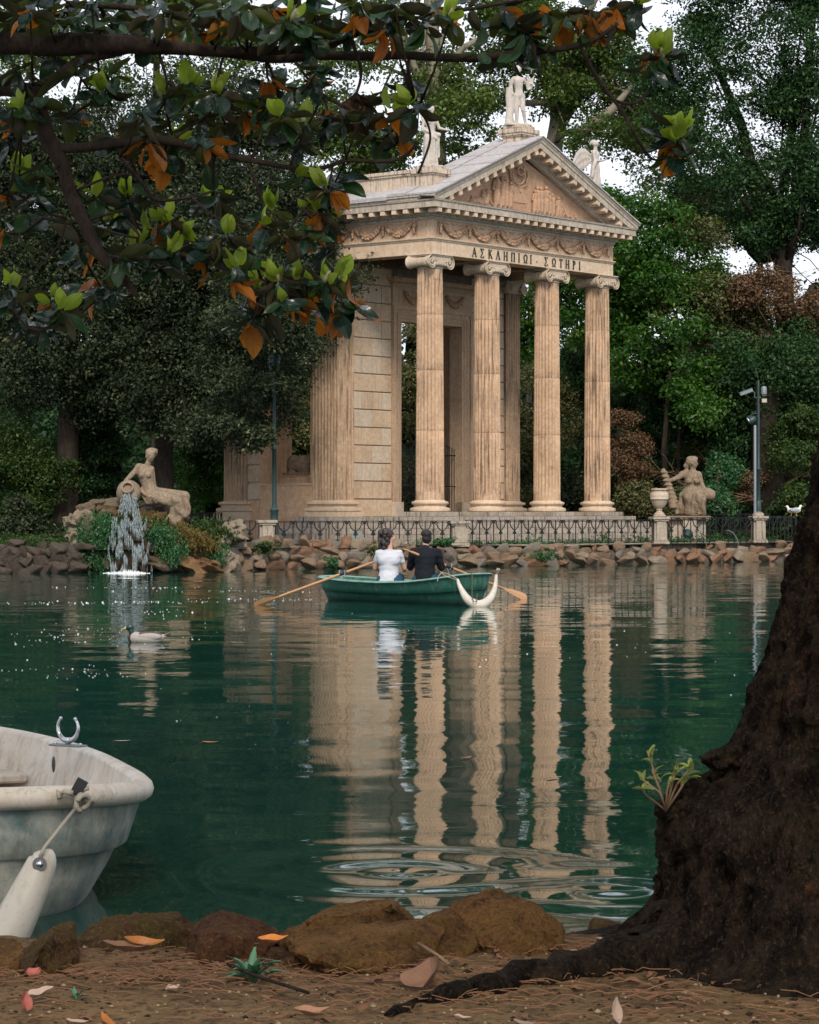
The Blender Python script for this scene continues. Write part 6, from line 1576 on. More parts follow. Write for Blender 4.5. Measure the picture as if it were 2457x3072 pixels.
mb=MB(); M=Matrix.Rotation(radians(90),4,'X'); mb.lathe([(.030,.06),(.030,.072),(.016,.072),(.016,.05)],16,M=M@Matrix.Translation((0,0,0))); mb.ell((0,-.072,0),(.016,.010,.016),10,6); mb.build('eyelet',M_steel,root,60)
kn=wp(232,2398,11.12)-fo
mb=MB(); mb.tube([Vector((0,-.07,.03)),Vector((.02,-.06,.07)),kn*.6+Vector((0,-.04,0)),kn+Vector((0,-.02,-.03))],.008,8); mb.build('rope',M_rope,root,180)
mb=MB(); rk_=random.Random(2)
for j in range(4):
    a0=rk_.uniform(0,6); R=.028+.008*rk_.random(); q=Matrix.Rotation(rk_.uniform(0,3),4,'X')@Matrix.Rotation(rk_.uniform(0,3),4,'Y')
    mb.tube([kn+Vector((-.03+.022*j,0,-.005))+(q@Vector((R*cos(a0+i*.45),R*sin(a0+i*.45),.004*i))) for i in range(13)],.011,7)
mb.tube([kn+Vector((-.06,0,.02)),kn+Vector((-.085,0,.035)),kn+Vector((-.075,-.01,.005))],.012,7); mb.tube([kn+Vector((.03,0,0)),kn+Vector((.075,0,.0))],.014,7)
mb.build('rope_knot',M_rope,root,180)
mb=MB(); mb.box((0,0,0),(.05,.02,.075),M=Matrix.Translation(kn+Vector((.005,.02,.05)))@Matrix.Rotation(.5,4,'Y')); mb.box((0,0,0),(.03,.024,.012),M=Matrix.Translation(kn+Vector((.005,.02,.055)))@Matrix.Rotation(.5,4,'Y')); mb.build('cleat',M_black,root)
# ------------------------------------------------------------ near bank
m,nt,out=NT('leaf_litter_soil'); v=objvec(nt,False)
n1=noise(nt,v,3.0,6,.65); n2=noise(nt,v,22,6,.7); n3=noise(nt,v,90,4,.6)
c=mix(nt,(.11,.062,.028),(.20,.125,.058),ramp(nt,[(.35,0),(.65,1)],n1.outputs[0]).outputs[0])
c=mix(nt,c,(.022,.013,.008),mathn(nt,'MULTIPLY',ramp(nt,[(.48,0),(.62,1)],n2.outputs[0]).outputs[0],.75))
c=mix(nt,c,(.30,.22,.13),mathn(nt,'MULTIPLY',ramp(nt,[(.62,0),(.70,1)],n3.outputs[0]).outputs[0],.5))
pbsdf(nt,out,c,.95,bump(nt,mathn(nt,'ADD',n2.outputs[0],mathn(nt,'MULTIPLY',n3.outputs[0],.4)),.9,.02),.15); M_soil=m
def gz(x,y):
    e=9.55+.10*sin(x*3.1)+.08*mnoise.noise(Vector((x*1.3,0,5)))+max(0,(x-.5))*.10   # bank edge
    z=.19+.025*mnoise.noise(Vector((x*1.7,y*1.7,0)))+.008*mnoise.noise(Vector((x*9,y*9,3)))
    z-= .018*max(0,8.7-y)
    if y>e: z-= (y-e)*1.4
    return max(z,-.4)
nx,ny=260,190; V=[];F=[]
xs_=np.concatenate([np.linspace(-14,-2.4,18)[:-1],np.linspace(-2.4,3.0,nx),np.linspace(3.0,14,18)[1:]]); ys_=np.concatenate([np.linspace(-25,6.2,22)[:-1],np.linspace(6.2,10.1,ny)])
for x in xs_:
    for y in ys_: V.append((x,y,gz(x,y)))
n=len(ys_)
for i in range(len(xs_)-1):
    for j in range(n-1): F.append((i*n+j,(i+1)*n+j,(i+1)*n+j+1,i*n+j+1))
tag(inst('near_ground',np_mesh('near_ground',V,F,M_soil,smooth=True)),kind='structure')
# mossy rocks on the edge
def mossrock(name,c1,c2,moss,mf):
    m,nt,out=NT(name); v=objvec(nt); n1=noise(nt,v,2.5,6,.7); n2=noise(nt,v,11,6,.7); n3=noise(nt,v,34,5,.7)
    c=mix(nt,c1,c2,ramp(nt,[(.4,0),(.62,1)],n1.outputs[0]).outputs[0]); c=mix(nt,c,moss,mathn(nt,'MULTIPLY',ramp(nt,[(.42,0),(.58,1)],n2.outputs[0]).outputs[0],mf))
    c=mix(nt,c,(.03,.02,.013),mathn(nt,'MULTIPLY',ramp(nt,[(.28,1),(.45,0)],n2.outputs[0]).outputs[0],.8)); c=mix(nt,c,(.38,.25,.10),mathn(nt,'MULTIPLY',ramp(nt,[(.6,0),(.72,1)],n3.outputs[0]).outputs[0],.35))
    n7=noise(nt,v,60,5,.75); c=mix(nt,c,(.035,.02,.012),mathn(nt,'MULTIPLY',ramp(nt,[(.36,1),(.48,0)],n7.outputs[0]).outputs[0],.7)); c=mix(nt,c,(.42,.27,.12),mathn(nt,'MULTIPLY',ramp(nt,[(.56,0),(.66,1)],n7.outputs[0]).outputs[0],.4)); c=mix(nt,c,(.50,.46,.40),mathn(nt,'MULTIPLY',ramp(nt,[(.70,0),(.74,1)],n1.outputs[0]).outputs[0],.6)); h=mathn(nt,'ADD',mathn(nt,'MULTIPLY',n2.outputs[0],1.6),mathn(nt,'ADD',n3.outputs[0],n7.outputs[0])); pbsdf(nt,out,c,.95,bump(nt,h,1.0,.04),.1); return m
MR=[mossrock('bank_rock_ochre',(.31,.15,.055),(.10,.048,.022),(.20,.115,.03),.5),mossrock('bank_rock_rust',(.15,.06,.028),(.075,.035,.02),(.13,.075,.025),.3),mossrock('bank_rock_moss',(.13,.065,.028),(.06,.035,.018),(.13,.10,.025),.5)]
specs=[(20,2070,60,80,9.1,0,'dark brown bank rock cut by the left picture edge',.3),(105,2035,62,72,9.05,2,'gnarled pitted mossy rock at the left of the bank',.3),(285,2000,165,58,9.6,2,'long flat mossy rock under the white boat',.3),
 (480,1998,105,66,9.4,1,'rounded reddish brown rock behind the green weed',.32),(735,1955,145,52,9.75,0,'large ochre mossy rock at the back of the middle group with a white stain',.3),(790,2010,180,55,9.3,0,'long ochre rock with a dark split in the middle of the bank',.32),
 (1060,1968,138,66,9.55,0,'tallest ochre mossy rock at the right of the middle group',.36),(945,1990,70,50,9.35,0,'small ochre rock wedged between two larger mossy ones',.25),(1275,1975,52,26,10.0,2,'small low rock at the foot of the big tree root',.22),(600,2040,60,30,9.15,1,'low brown stone right of the green weed',.2),(1190,2000,50,30,9.7,2,'little mossy stone right of the tallest rock',.2)]
for i,(xd,yd,rx,rz_,Y,mi,lb,ry) in enumerate(specs):
    k=S/FPX*Y; me=chisel(rock_mesh('bank_rock',MR[mi],6,.22,1.0,seed=90+i*3,detail=.03),i+5); a_=get_v(me)*np.array([rx*k*1.16,ry*1.12,rz_*k*1.28]); set_v(me,a_)
    displace(me,lambda a: np.array([(.006-abs(mnoise.noise(Vector(p)*8))*.035)+mnoise.noise(Vector(p)*26)*.008+mnoise.noise(Vector(p)*65)*.004 for p in a]))
    tag(inst('bank_rock',me,None,P(xd,yd,Y),(0,(0,0,0,0,-.12,.06,.38,0,0,0,0)[i],random.Random(i).uniform(-.2,.2))),lb,'rock','rocks along the near bank')
me=rock_mesh('white_stone',simple('pale_stone',(.42,.44,.38),.8,0,.2,.2),4,.1,1,seed=3,sc=(.06,.06,.035)); tag(inst('white_stone',me,None,P(893,1945,10.1)),'smooth whitish stone at the water edge between the ochre rocks','stone')
# bird droppings stains are part of the rock colour: thin lime patches
for (xd,yd,Y,w,h,rz) in ((287,1958,9.32,.05,.02,.4),(822,1938,9.52,.045,.03,.9),(1020,1925,9.28,.04,.025,1.0)): pass
# pine needles, crumbs and pebbles as litter
rng=np.random.default_rng(5)
L_needle=simple('pine_needles',(.27,.13,.06),.7,0,.3,.45,9,0,(.10,.05,.03)); 
V=[];F=[]
for i in range(1700):
    if rng.random()<.35: x=rng.uniform(-1.9,2.6); y=rng.uniform(6.6,9.5)
    else:
        cx,cy,sx_,sy_=[(-1.35,8.95,.35,.12),(-.75,8.95,.35,.12),(-.95,8.75,.4,.10),(.1,8.85,.5,.12),(.6,8.3,.6,.25),(1.2,7.9,.5,.3),(-.3,8.5,.6,.2),(.75,9.35,.2,.08),(1.6,7.6,.5,.25)][rng.integers(0,9)]
        x=cx+rng.normal()*sx_; y=cy+rng.normal()*sy_
    if y>9.5: continue
    a=rng.normal(0,.9); l=rng.uniform(.04,.12); z=gz(x,y)+rng.uniform(.002,.022); w=.0010; tz=rng.normal(0,.12)
    dx,dy=cos(a)*l/2,sin(a)*l/2; px,py=-sin(a)*w,cos(a)*w; bz=rng.uniform(0,.012)
    b=len(V); V+=[(x-dx-px,y-dy-py,z-tz*l/2),(x-dx+px,y-dy+py,z-tz*l/2),(x+px,y+py,z+bz),(x-px,y-py,z+bz),(x+dx+px,y+dy+py,z+tz*l/2),(x+dx-px,y+dy-py,z+tz*l/2),(x-dx,y-dy,z-tz*l/2+.0025),(x,y,z+bz+.003),(x+dx,y+dy,z+tz*l/2+.0025)]
    F+=[(b,b+3,b+7,b+6),(b+1,b+6,b+7,b+2),(b+3,b+5,b+8,b+7),(b+2,b+7,b+8,b+4)]
tag(inst('pine_needles',np_mesh('pine_needles',V,F,L_needle)),'fallen reddish pine needles over the soil','litter',kind='stuff')
M_crumb=simple('pale_crumbs',(.42,.33,.20),.9,0,.2,.6,3); M_crd=simple('dark_crumbs',(.03,.02,.015),.9,0,.2,.5,3)
for nm,mt,cnt in (('pebbles',M_crumb,1300),('dark_crumbs',M_crd,1500)):
    V=[];F=[]
    for i in range(cnt):
        x=rng.uniform(-1.9,2.6); y=rng.uniform(6.6,9.5); s=rng.uniform(.0025,.008)*(2.0 if rng.random()<.05 else 1); z=gz(x,y)+s*.3; b=len(V)
        for dx,dy,dz in ((1,0,0),(-1,0,0),(0,1,0),(0,-1,0),(0,0,.7),(0,0,-.7)): V.append((x+dx*s*rng.uniform(.7,1.6),y+dy*s*rng.uniform(.7,1.4),z+dz*s))
        F+=[(b,b+2,b+4),(b+2,b+1,b+4),(b+1,b+3,b+4),(b+3,b,b+4),(b+2,b,b+5),(b+1,b+2,b+5),(b+3,b+1,b+5),(b,b+3,b+5)]
    tag(inst(nm,np_mesh(nm,V,F,mt)),'scattered crumbs on the soil','litter',kind='stuff')
# dead leaves
def leaf_shape(L,W,curl,cup,n=9,m=4,seed=0,tipw=1.0,wave=.0):
    r=random.Random(seed); V=[];F=[]
    for i in range(n+1):
        t=i/n; w=W*.5*(sin(pi*min(1,t**.85))**.75)*(1-.12*t) if 0<t<1 else .004
        for j in range(-m,m+1):
            s=j/m; x=(t-.0)*L; y=s*w; z=cup*abs(s)**1.5*w*1.2+curl*L*(t-.5)**2*2-curl*L*.5*0+wave*sin(t*9+s*3+seed)*w+ (-.0035*L*8 if j==0 else 0)*0
            V.append((x,y,z))
    K=2*m+1
    for i in range(n):
        for j in range(2*m): F.append((i*K+j,(i+1)*K+j,(i+1)*K+j+1,i*K+j+1))
    # short stalk
    b=len(V); V+=[(-.16*L,-.006*L,0),(-.16*L,.006*L,0),(.02*L,.008*L,0),(.02*L,-.008*L,0),(-.16*L,0,-.012*L),(.02*L,0,-.012*L)]
    F+=[(b,b+3,b+2,b+1),(b,b+1,b+4),(b+1,b+2,b+5,b+4),(b,b+4,b+5,b+3),(b+2,b+3,b+5)]
    return V,F
def lmesh(name,V,F,mat):
    mb=MB(); mb.add(V,F); me=mb.mesh(name,mat,180); at=me.attributes.new('lp','FLOAT_VECTOR','POINT'); at.data.foreach_set('vector',np.array(V,'f').ravel()); return me
def leaf_mat(name,top,under,vein,rough=.4,spec=.5,trans=0.0,tcol=(1,1,1),spots=None,back_rough=.8):
    m,nt,out=NT(name); tc=nd(nt,'Attribute'); tc.attribute_name='lp'; ra=nd(nt,'Attribute'); ra.attribute_name='rnd'; oi=nd(nt,'ObjectInfo'); g=nd(nt,'NewGeometry')
    v=objvec(nt); n1=noise(nt,v,22,4,.6)
    s=nd(nt,'SeparateXYZ'); lk(nt,tc.outputs['Vector'],s.inputs[0])
    mid=ramp(nt,[(0,1),(.022,.0)],mathn(nt,'ABSOLUTE',mathn(nt,'MULTIPLY',s.outputs[1],4.0))).outputs[0]
    side=mathn(nt,'SINE',mathn(nt,'ADD',mathn(nt,'MULTIPLY',s.outputs[0],330.0),mathn(nt,'MULTIPLY',mathn(nt,'ABSOLUTE',s.outputs[1]),-260.0)))
    side=ramp(nt,[(.90,0),(1,.5)],side).outputs[0]
    vf=mathn(nt,'MAXIMUM',mid,side)
    hv=nd(nt,'HueSaturation'); hv.inputs['Hue'].default_value=.5; lk(nt,mathn(nt,'ADD',.70,mathn(nt,'MULTIPLY',mathn(nt,'FRACT',mathn(nt,'ADD',oi.outputs['Random'],ra.outputs['Fac'])),.6)),hv.inputs['Value'])
    t0=mix(nt,top,tuple(x*.65 for x in top),n1.outputs[0]); u0=mix(nt,under,tuple(x*.6 for x in under),n1.outputs[0])
    if spots: 
        n2=noise(nt,v,55,3,.6); t0=mix(nt,t0,spots,ramp(nt,[(.60,0),(.68,1)],n2.outputs[0]).outputs[0]); u0=mix(nt,u0,spots,ramp(nt,[(.62,0),(.70,1)],n2.outputs[0]).outputs[0])
    c=mix(nt,t0,u0,g.outputs['Backfacing']); c=mix(nt,c,vein,mathn(nt,'MULTIPLY',vf,.45)); lk(nt,c,hv.inputs['Color'])
    rg=mathn(nt,'ADD',rough,mathn(nt,'MULTIPLY',g.outputs['Backfacing'],back_rough-rough))
    p=nd(nt,'BsdfPrincipled'); lk(nt,hv.outputs[0],p.inputs['Base Color']); lk(nt,rg,p.inputs['Roughness']); p.inputs['Specular IOR Level'].default_value=spec
    lk(nt,bump(nt,mathn(nt,'SUBTRACT',n1.outputs[0],vf),.4,.003),p.inputs['Normal'])
    if trans:
        t=nd(nt,'BsdfTranslucent'); lk(nt,mix(nt,hv.outputs[0],tcol,1.0,'MULTIPLY'),t.inputs['Color']); mx=nd(nt,'MixShader'); mx.inputs[0].default_value=trans
        lk(nt,p.outputs[0],mx.inputs[1]); lk(nt,t.outputs[0],mx.inputs[2]); lk(nt,mx.outputs[0],out.inputs['Surface'])
    else: lk(nt,p.outputs[0],out.inputs['Surface'])
    return m
ML_dead=[leaf_mat('dead_leaf_brown',(.33,.17,.10),(.42,.24,.16),(.15,.07,.04),.6,.3),leaf_mat('dead_leaf_orange',(.55,.19,.03),(.50,.24,.07),(.25,.10,.03),.5,.4),leaf_mat('dead_leaf_grey',(.42,.31,.24),(.46,.36,.29),(.25,.17,.12),.8,.2),leaf_mat('dead_leaf_red',(.42,.12,.09),(.48,.25,.20),(.2,.05,.04),.6,.3)]
def dead(i,xd,yd,Y,L,W,mi,rot,label,curl=.35,cup=.5):
    V,F=leaf_shape(L,W,curl,cup,10,4,i,wave=.12); me=lmesh('fallen_leaf',V,F,ML_dead[mi])
    p=P(xd,yd,Y); p.z=max(gz(p.x,min(p.y,9.5))+.008,p.z if yd<2020 else -9); ob=inst('fallen_leaf',me,None,p,rot); tag(ob,label,'leaf','fallen leaves on the near bank')
dead(0,900,2052,8.55,.13,.19,0,(radians(-35),radians(-38),radians(75)),'big pinkish brown fallen leaf standing up in front of the middle rocks')
dead(1,545,1985,9.0,.11,.06,1,(.2,-.1,-.2),'pale orange fallen leaf lying on the rock right of the weed')
dead(2,195,2128,8.0,.085,.05,0,(.5,0,.1),'dark curled brown fallen leaf at the lower left')
dead(3,232,2128,8.0,.075,.06,1,(.3,-.7,2.4),'bright orange fallen leaf next to the dark curled one')
dead(4,60,2075,8.35,.09,.075,2,(.1,-.3,.2),'pale round fallen leaf at the left near the gnarled rock')
dead(5,52,2105,8.2,.07,.05,3,(.6,-.9,1.8),'dark red fallen leaf stuck in the soil below the pale round one')
dead(6,215,1998,8.8,.16,.08,0,(.1,.1,.25),'wide brown fallen leaf against the long flat rock')
dead(7,260,1985,8.85,.14,.05,1,(.5,.1,.2),'yellow edged fallen leaf on top of the wide brown one')
dead(8,620,2088,8.2,.11,.055,0,(.2,0,.1),'flat reddish brown fallen leaf near the bottom centre')
dead(9,955,2075,8.1,.055,.04,2,(0,.1,0),'small grey fallen leaf right of the standing leaf')
dead(10,985,2120,7.9,.075,.03,2,(.1,0,.2),'narrow grey fallen leaf at the bottom right of centre')
dead(11,1080,2105,8.0,.07,.035,2,(.1,.1,-.2),'narrow grey fallen leaf beside the tree root')
dead(12,1298,2100,8.0,.085,.04,2,(.3,-1.1,1.7),'small pale leaf standing among needles below the trunk')
dead(13,60,2030,8.75,.06,.05,3,(.3,-.3,1),'pinkish red fallen leaf caught behind the gnarled rock')
dead(14,350,2030,8.5,.05,.04,2,(.2,-.2,.5),'pale little fallen leaf in the needles left of centre')
dead(15,800,2150,7.75,.08,.04,0,(.1,0,.3),'brown fallen leaf at the bottom edge of the centre')
dead(16,1255,1985,9.2,.10,.04,2,(.1,0,.1),'pale fallen leaf in the heap beside the small low rock')
dead(17,1200,2010,9.0,.09,.04,2,(.2,0,-.3),'pale curled fallen leaf between tallest rock and the root')
dead(18,90,2140,7.9,.09,.05,0,(.1,0,.2),'tan fallen leaf in the bottom left corner')
dead(19,140,2108,8.1,.08,.03,2,(.1,0,-.2),'narrow pale fallen leaf left of the dark curled one')
# crumbled leaf litter
rng=np.random.default_rng(15); V=[];F=[]
for i in range(420):
    x=rng.uniform(-1.9,2.4); y=rng.uniform(6.8,9.35) if rng.random()<.5 else rng.uniform(8.6,9.4); L_=rng.uniform(.02,.06); a=rng.uniform(0,6.28); tl=rng.normal()*.35; z=gz(x,y)+.006+abs(tl)*L_*.3
    v,f=leaf_shape(L_,L_*.5,rng.uniform(-.2,.6),.5,5,2,i,wave=.3); M=Matrix.Translation((x,y,z))@Matrix.Rotation(a,4,'Z')@Matrix.Rotation(tl,4,'X')
    b=len(V); V+=[tuple(M@Vector(p)) for p in v]; F+=[tuple(q+b for q in p) for p in f]
mb=MB(); mb.add(V,F); tag(mb.build('leaf_litter',simple('leaf_litter',(.24,.12,.065),.75,0,.25,.3,5,0,(.10,.045,.025)),None,180),'crumbled brown leaf litter on the bank','litter',kind='stuff')
# green weeds
def weed(xd,yd,Y,n,L,label,seed):
    r=random.Random(seed); o=P(xd,yd,Y); o.z=max(gz(o.x,o.y),0.1)+.01; V=[];F=[];at=[]
    for i in range(n):
        v,f=leaf_shape(L*r.uniform(.5,1.1),L*.26,-.3,.3,7,2,i,wave=.25); M=Matrix.Rotation(r.uniform(0,2*pi),4,'Z')@Matrix.Rotation(-r.uniform(.3,1.25),4,'Y')
        b=len(V); V+=[tuple(M@Vector(p)) for p in v]; F+=[tuple(q+b for q in p) for p in f]; 
    mb=MB(); mb.add(V,F); me=mb.mesh('weed',M_weed,180); tag(inst('weed',me,None,o),label,'weed')
M_weed=simple('weed_green',(.10,.24,.13),.5,0,.4,.45,20)
weed(530,2050,8.75,30,.125,'bluish green leafy weed in front of the reddish brown rock',1)
weed(160,2075,8.4,6,.05,'tiny green sprout right of the gnarled rock',2)
# fallen twigs
for i,(pts,lb) in enumerate(((((480,2030,8.8),(540,2055,8.6),(620,2080,8.45),(650,2090,8.4)),'dark fallen twig in front of the long ochre rock'),(((880,1985,8.95),(920,2010,8.9),(945,2030,8.8)),'thin pale stick leaning on the ochre rock'))):
    mb=MB(); q=[P(*p) for p in pts]; 
    for w in q: w.z=max(w.z,gz(w.x,w.y)+.01)
    mb.tube([w-q[0] for w in q],.006,6); tag(mb.build('fallen_twig',B_twig if i else B_dark,None,180,q[0]),lb,'twig')
# leaves floating on the lake
for i,(xd,yd,lb) in enumerate(((425,1564,'orange leaf floating on the lake left of the centre'),(240,1562,'dark leaf floating beside the oarlock of the white boat'),(1150,1640,'pale scum line floating on the lake right of centre'),(970,1598,'small tan leaf floating in the reflection of the second column'))):
    Y=CZ*FPX/(yd*S-HOR); V,F=leaf_shape(.13,.06,.1,.1,6,2,i); tag(inst('floating_leaf',lmesh('floating_leaf',V,F,ML_dead[(1,2,2,0)[i]]),None,((xd*S-W0/2)/FPX*Y,Y,.006),(0,0,.3*i)),lb,'leaf','leaves floating on the lake')

# ------------------------------------------------------------ big tree trunk at the right
EDGE=[(1000,2058),(1100,2028),(1200,2008),(1290,1990),(1350,1950),(1382,1900),(1386,1850),(1380,1800),(1380,1750),(1396,1700),(1445,1660),(1500,1625),(1508,1595),(1542,1570),(1575,1500),(1608,1400),(1634,1300),(1658,1190),(1690,1070),(1716,970),(1740,860),(1760,700),(1775,500),(1790,200),(1800,-300),(1810,-900)]
tY=9.35
def edge_x(z):
    pts=[((xd*S-W0/2)/FPX*tY, CZ-(yd*S-HOR)/FPX*tY) for xd,yd in EDGE]
    if z<=pts[0][1]: return pts[0][0]
    for (x0,z0),(x1,z1) in zip(pts,pts[1:]):
        if z<=z1: return x0+(x1-x0)*(z-z0)/max(1e-6,z1-z0)
    return pts[-1][0]
to=Vector((2.05,tY,.15)); trunk=empty('big_tree',to,0,'huge dark tree trunk with a flaring root filling the right edge','tree')
zs=np.concatenate([np.linspace(-.1,1.9,240),np.linspace(1.93,7.5,60)]); NA=440; V=[];F=[]
for z in zs:
    zr=z+.15; ex=edge_x(max(zr,.16)); r0=max(.40,(2.05-ex)-.035) ; rr_=.62+.25*max(0,1-z)**2 if z<1 else .62-.02*(z-1)
    for i in range(NA):
        a=2*pi*i/NA; ca,sa=cos(a),sin(a)
        wl_=max(0,-ca)**(2.2 if z<.9 else 1.2); R=rr_*(1-wl_)+r0*wl_
        R+= .12*max(0,.5-z)*(1+sin(a*5+1))
        q=Vector((ca*2.2,sa*2.2,z*1.1)); n1_=mnoise.noise(Vector((ca*13,sa*13,z*5+ca))); n2_=mnoise.noise(Vector((ca*27+5,sa*27,z*13))); dd=mnoise.noise(q*2.2)*.045+mnoise.noise(Vector((ca*7,sa*7,z*4.5)))*.03+(.035-abs(n1_)*.11)+(.012-abs(n2_)*.045)+mnoise.noise(Vector((ca*60,sa*60,z*40)))*.010
        V.append(((R+dd)*ca*1.0,(R+dd)*sa*.95,z))
for k in range(len(zs)-1):
    for i in range(NA): j=(i+1)%NA; F.append((k*NA+i,k*NA+j,(k+1)*NA+j,(k+1)*NA+i))
m,nt,out=NT('rough_trunk_bark'); v=objvec(nt,False); n1=noise(nt,mapping(nt,v,(1,1,.55)),9,8,.72,.5); n2=noise(nt,v,3,4,.6); n3=noise(nt,v,40,5,.7); n4=noise(nt,v,2.2,4,.6,.0)
c=mix(nt,(.006,.004,.003),(.034,.022,.014),ramp(nt,[(.42,0),(.60,1)],n1.outputs[0]).outputs[0])
c=mix(nt,c,(.038,.032,.014),mathn(nt,'MULTIPLY',mathn(nt,'MULTIPLY',ramp(nt,[(.45,0),(.62,1)],n2.outputs[0]).outputs[0],ramp(nt,[(.45,0),(.6,1)],n3.outputs[0]).outputs[0]),.6))
c=mix(nt,c,(.09,.032,.016),mathn(nt,'MULTIPLY',mathn(nt,'MULTIPLY',ramp(nt,[(.60,0),(.68,1)],n4.outputs[0]).outputs[0],ramp(nt,[(.5,0),(.6,1)],n3.outputs[0]).outputs[0]),.8))
n5=noise(nt,mapping(nt,v,(1,1,.6)),70,4,.75); c=mix(nt,c,(.095,.068,.045),mathn(nt,'MULTIPLY',ramp(nt,[(.56,0),(.64,1)],n5.outputs[0]).outputs[0],.55)); c=mix(nt,c,(.003,.002,.002),mathn(nt,'MULTIPLY',ramp(nt,[(.34,1),(.46,0)],n5.outputs[0]).outputs[0],.8))
pbsdf(nt,out,c,.95,bump(nt,mathn(nt,'ADD',mathn(nt,'ADD',n1.outputs[0],mathn(nt,'MULTIPLY',n3.outputs[0],.5)),mathn(nt,'MULTIPLY',n5.outputs[0],.5)),1.0,.05),.08); M_bigbark=m
me=np_mesh('trunk',V,F,M_bigbark,smooth=True); inst('trunk',me,trunk)
# surface root running left
mb=MB(); q=[P(1480,1960,9.15),P(1390,1990,9.05),P(1300,2015,9.0),P(1180,2042,8.85),P(1060,2062,8.65),P(920,2085,8.45),P(800,2112,8.2)]; rr=[.26,.15,.095,.07,.05,.035,.010]
for a_,r_ in zip(q,rr): a_.z=gz(a_.x,a_.y)+r_*.05
pts=[];ro=[]
for i in range(len(q)-1):
    for t in np.linspace(0,1,8)[:-1]: pts.append(q[i].lerp(q[i+1],t)+Vector((0,.05*sin(7*t+i),0))-to); ro.append(rr[i]*(1-t)+rr[i+1]*t)
mb.tube(pts,ro,28); me=mb.mesh('root',M_bigbark,180); displace(me,lambda a: np.array([mnoise.noise(Vector(p)*8)*.03+mnoise.noise(Vector(p)*22)*.012 for p in a])); inst('root',me,trunk)
# burl with sprouts
me=rock_mesh('burl',M_bigbark,5,.35,1.4,seed=5,sc=(.11,.14,.10),detail=.12); inst('burl',me,trunk,P(1462,1705,9.25)-to)
me=rock_mesh('burl',M_bigbark,5,.35,1.4,seed=8,sc=(.07,.12,.14),detail=.12); inst('burl',me,trunk,P(1440,1790,9.25)-to)
me=rock_mesh('bark_ridge',M_bigbark,4,.35,1.4,seed=9,sc=(.07,.10,.05),detail=.12); inst('burl',me,trunk,P(1525,1600,9.25)-to)
ML_young=leaf_mat('young_green_leaf',(.34,.40,.10),(.30,.36,.14),(.20,.22,.08),.5,.4,.45,(1.1,1.15,.5))
so=P(1402,1695,9.15); sp=empty('sprouting_shoot',so,0,'young yellow-green shoots sprouting from the left side of the trunk','plant')
r=random.Random(12); vv,ff=leaf_shape(.045,.02,-.3,.3,5,2,1); lme=lmesh('leaf',vv,ff,ML_young)
for (x1,y1,k) in ((1362,1580,5),(1372,1620,4),(1352,1640,3),(1425,1612,6),(1458,1610,6),(1445,1640,4),(1345,1655,4),(1410,1640,4)):
    e=P(x1,y1,9.1)-so; mb=MB(); mb.tube([Vector((0,0,-.02)),e*.5+Vector((r.uniform(-.02,.02),0,0)),e],[.005,.004,.0025],6); mb.build('stem',B_twig,sp,180)
    for q in range(k): inst('leaf',lme,sp,e*r.uniform(.75,1.02),(r.uniform(-.8,.8),r.uniform(-1.3,.3),r.uniform(0,6.3)),(r.uniform(.7,1.2),)*3)
# ------------------------------------------------------------ magnolia over the lake
LM_dark=leaf_mat('magnolia_leaf_dark',(.010,.034,.020),(.06,.050,.018),(.03,.06,.025),.24,.6,.10,(1,1.1,.5),None,.7)
LM_mid =leaf_mat('magnolia_leaf_green',(.024,.072,.022),(.09,.10,.025),(.06,.11,.04),.30,.5,.28,(1.1,1.2,.4),None,.7)
LM_lite=leaf_mat('magnolia_leaf_young',(.30,.42,.04),(.32,.42,.06),(.36,.44,.12),.35,.5,.5,(1.2,1.25,.35),None,.5)
LM_orng=leaf_mat('magnolia_leaf_orange',(.48,.16,.015),(.55,.22,.03),(.20,.07,.01),.45,.4,.42,(1.2,.9,.4),(.12,.045,.012),.7)
LM_dead=leaf_mat('magnolia_leaf_withered',(.07,.035,.022),(.09,.05,.03),(.03,.02,.01),.7,.2,.1)
LM_bud=simple('magnolia_bud',(.42,.40,.25),.7,0,.3,.3,20)
mag_o=P(-350,500,13.0); mag_o.z=.2
mag=empty('magnolia_tree',mag_o,0,'magnolia whose dark branches and glossy leaves hang over the top left of the view','tree')
shapes=[]
for i,(L,W,cu,cup_) in enumerate(((1,.50,.25,.35),(1,.46,.45,.2),(1,.55,.12,.5),(1,.42,.6,.3),(1,.50,-.2,.35))):
    V,F=leaf_shape(L,W,cu,cup_,9,3,i,wave=.10)
    # broader towards the tip, blunt point
    V=[(x,y*(0.95+.45*min(1,max(0,x))),z) for x,y,z in V]; shapes.append((V,F))
LMS=[LM_dark,LM_mid,LM_lite,LM_orng,LM_dead]
meshes={}
def mleaf(si,mi,L):
    k=(si,mi)
    if k not in meshes:
        V,F=shapes[si]; me=lmesh('leaf',[(x*.15,y*.15,z*.15) for x,y,z in V],F,LMS[mi]); meshes[k]=me
    return meshes[k]
leafrec=[]; r=random.Random(31)
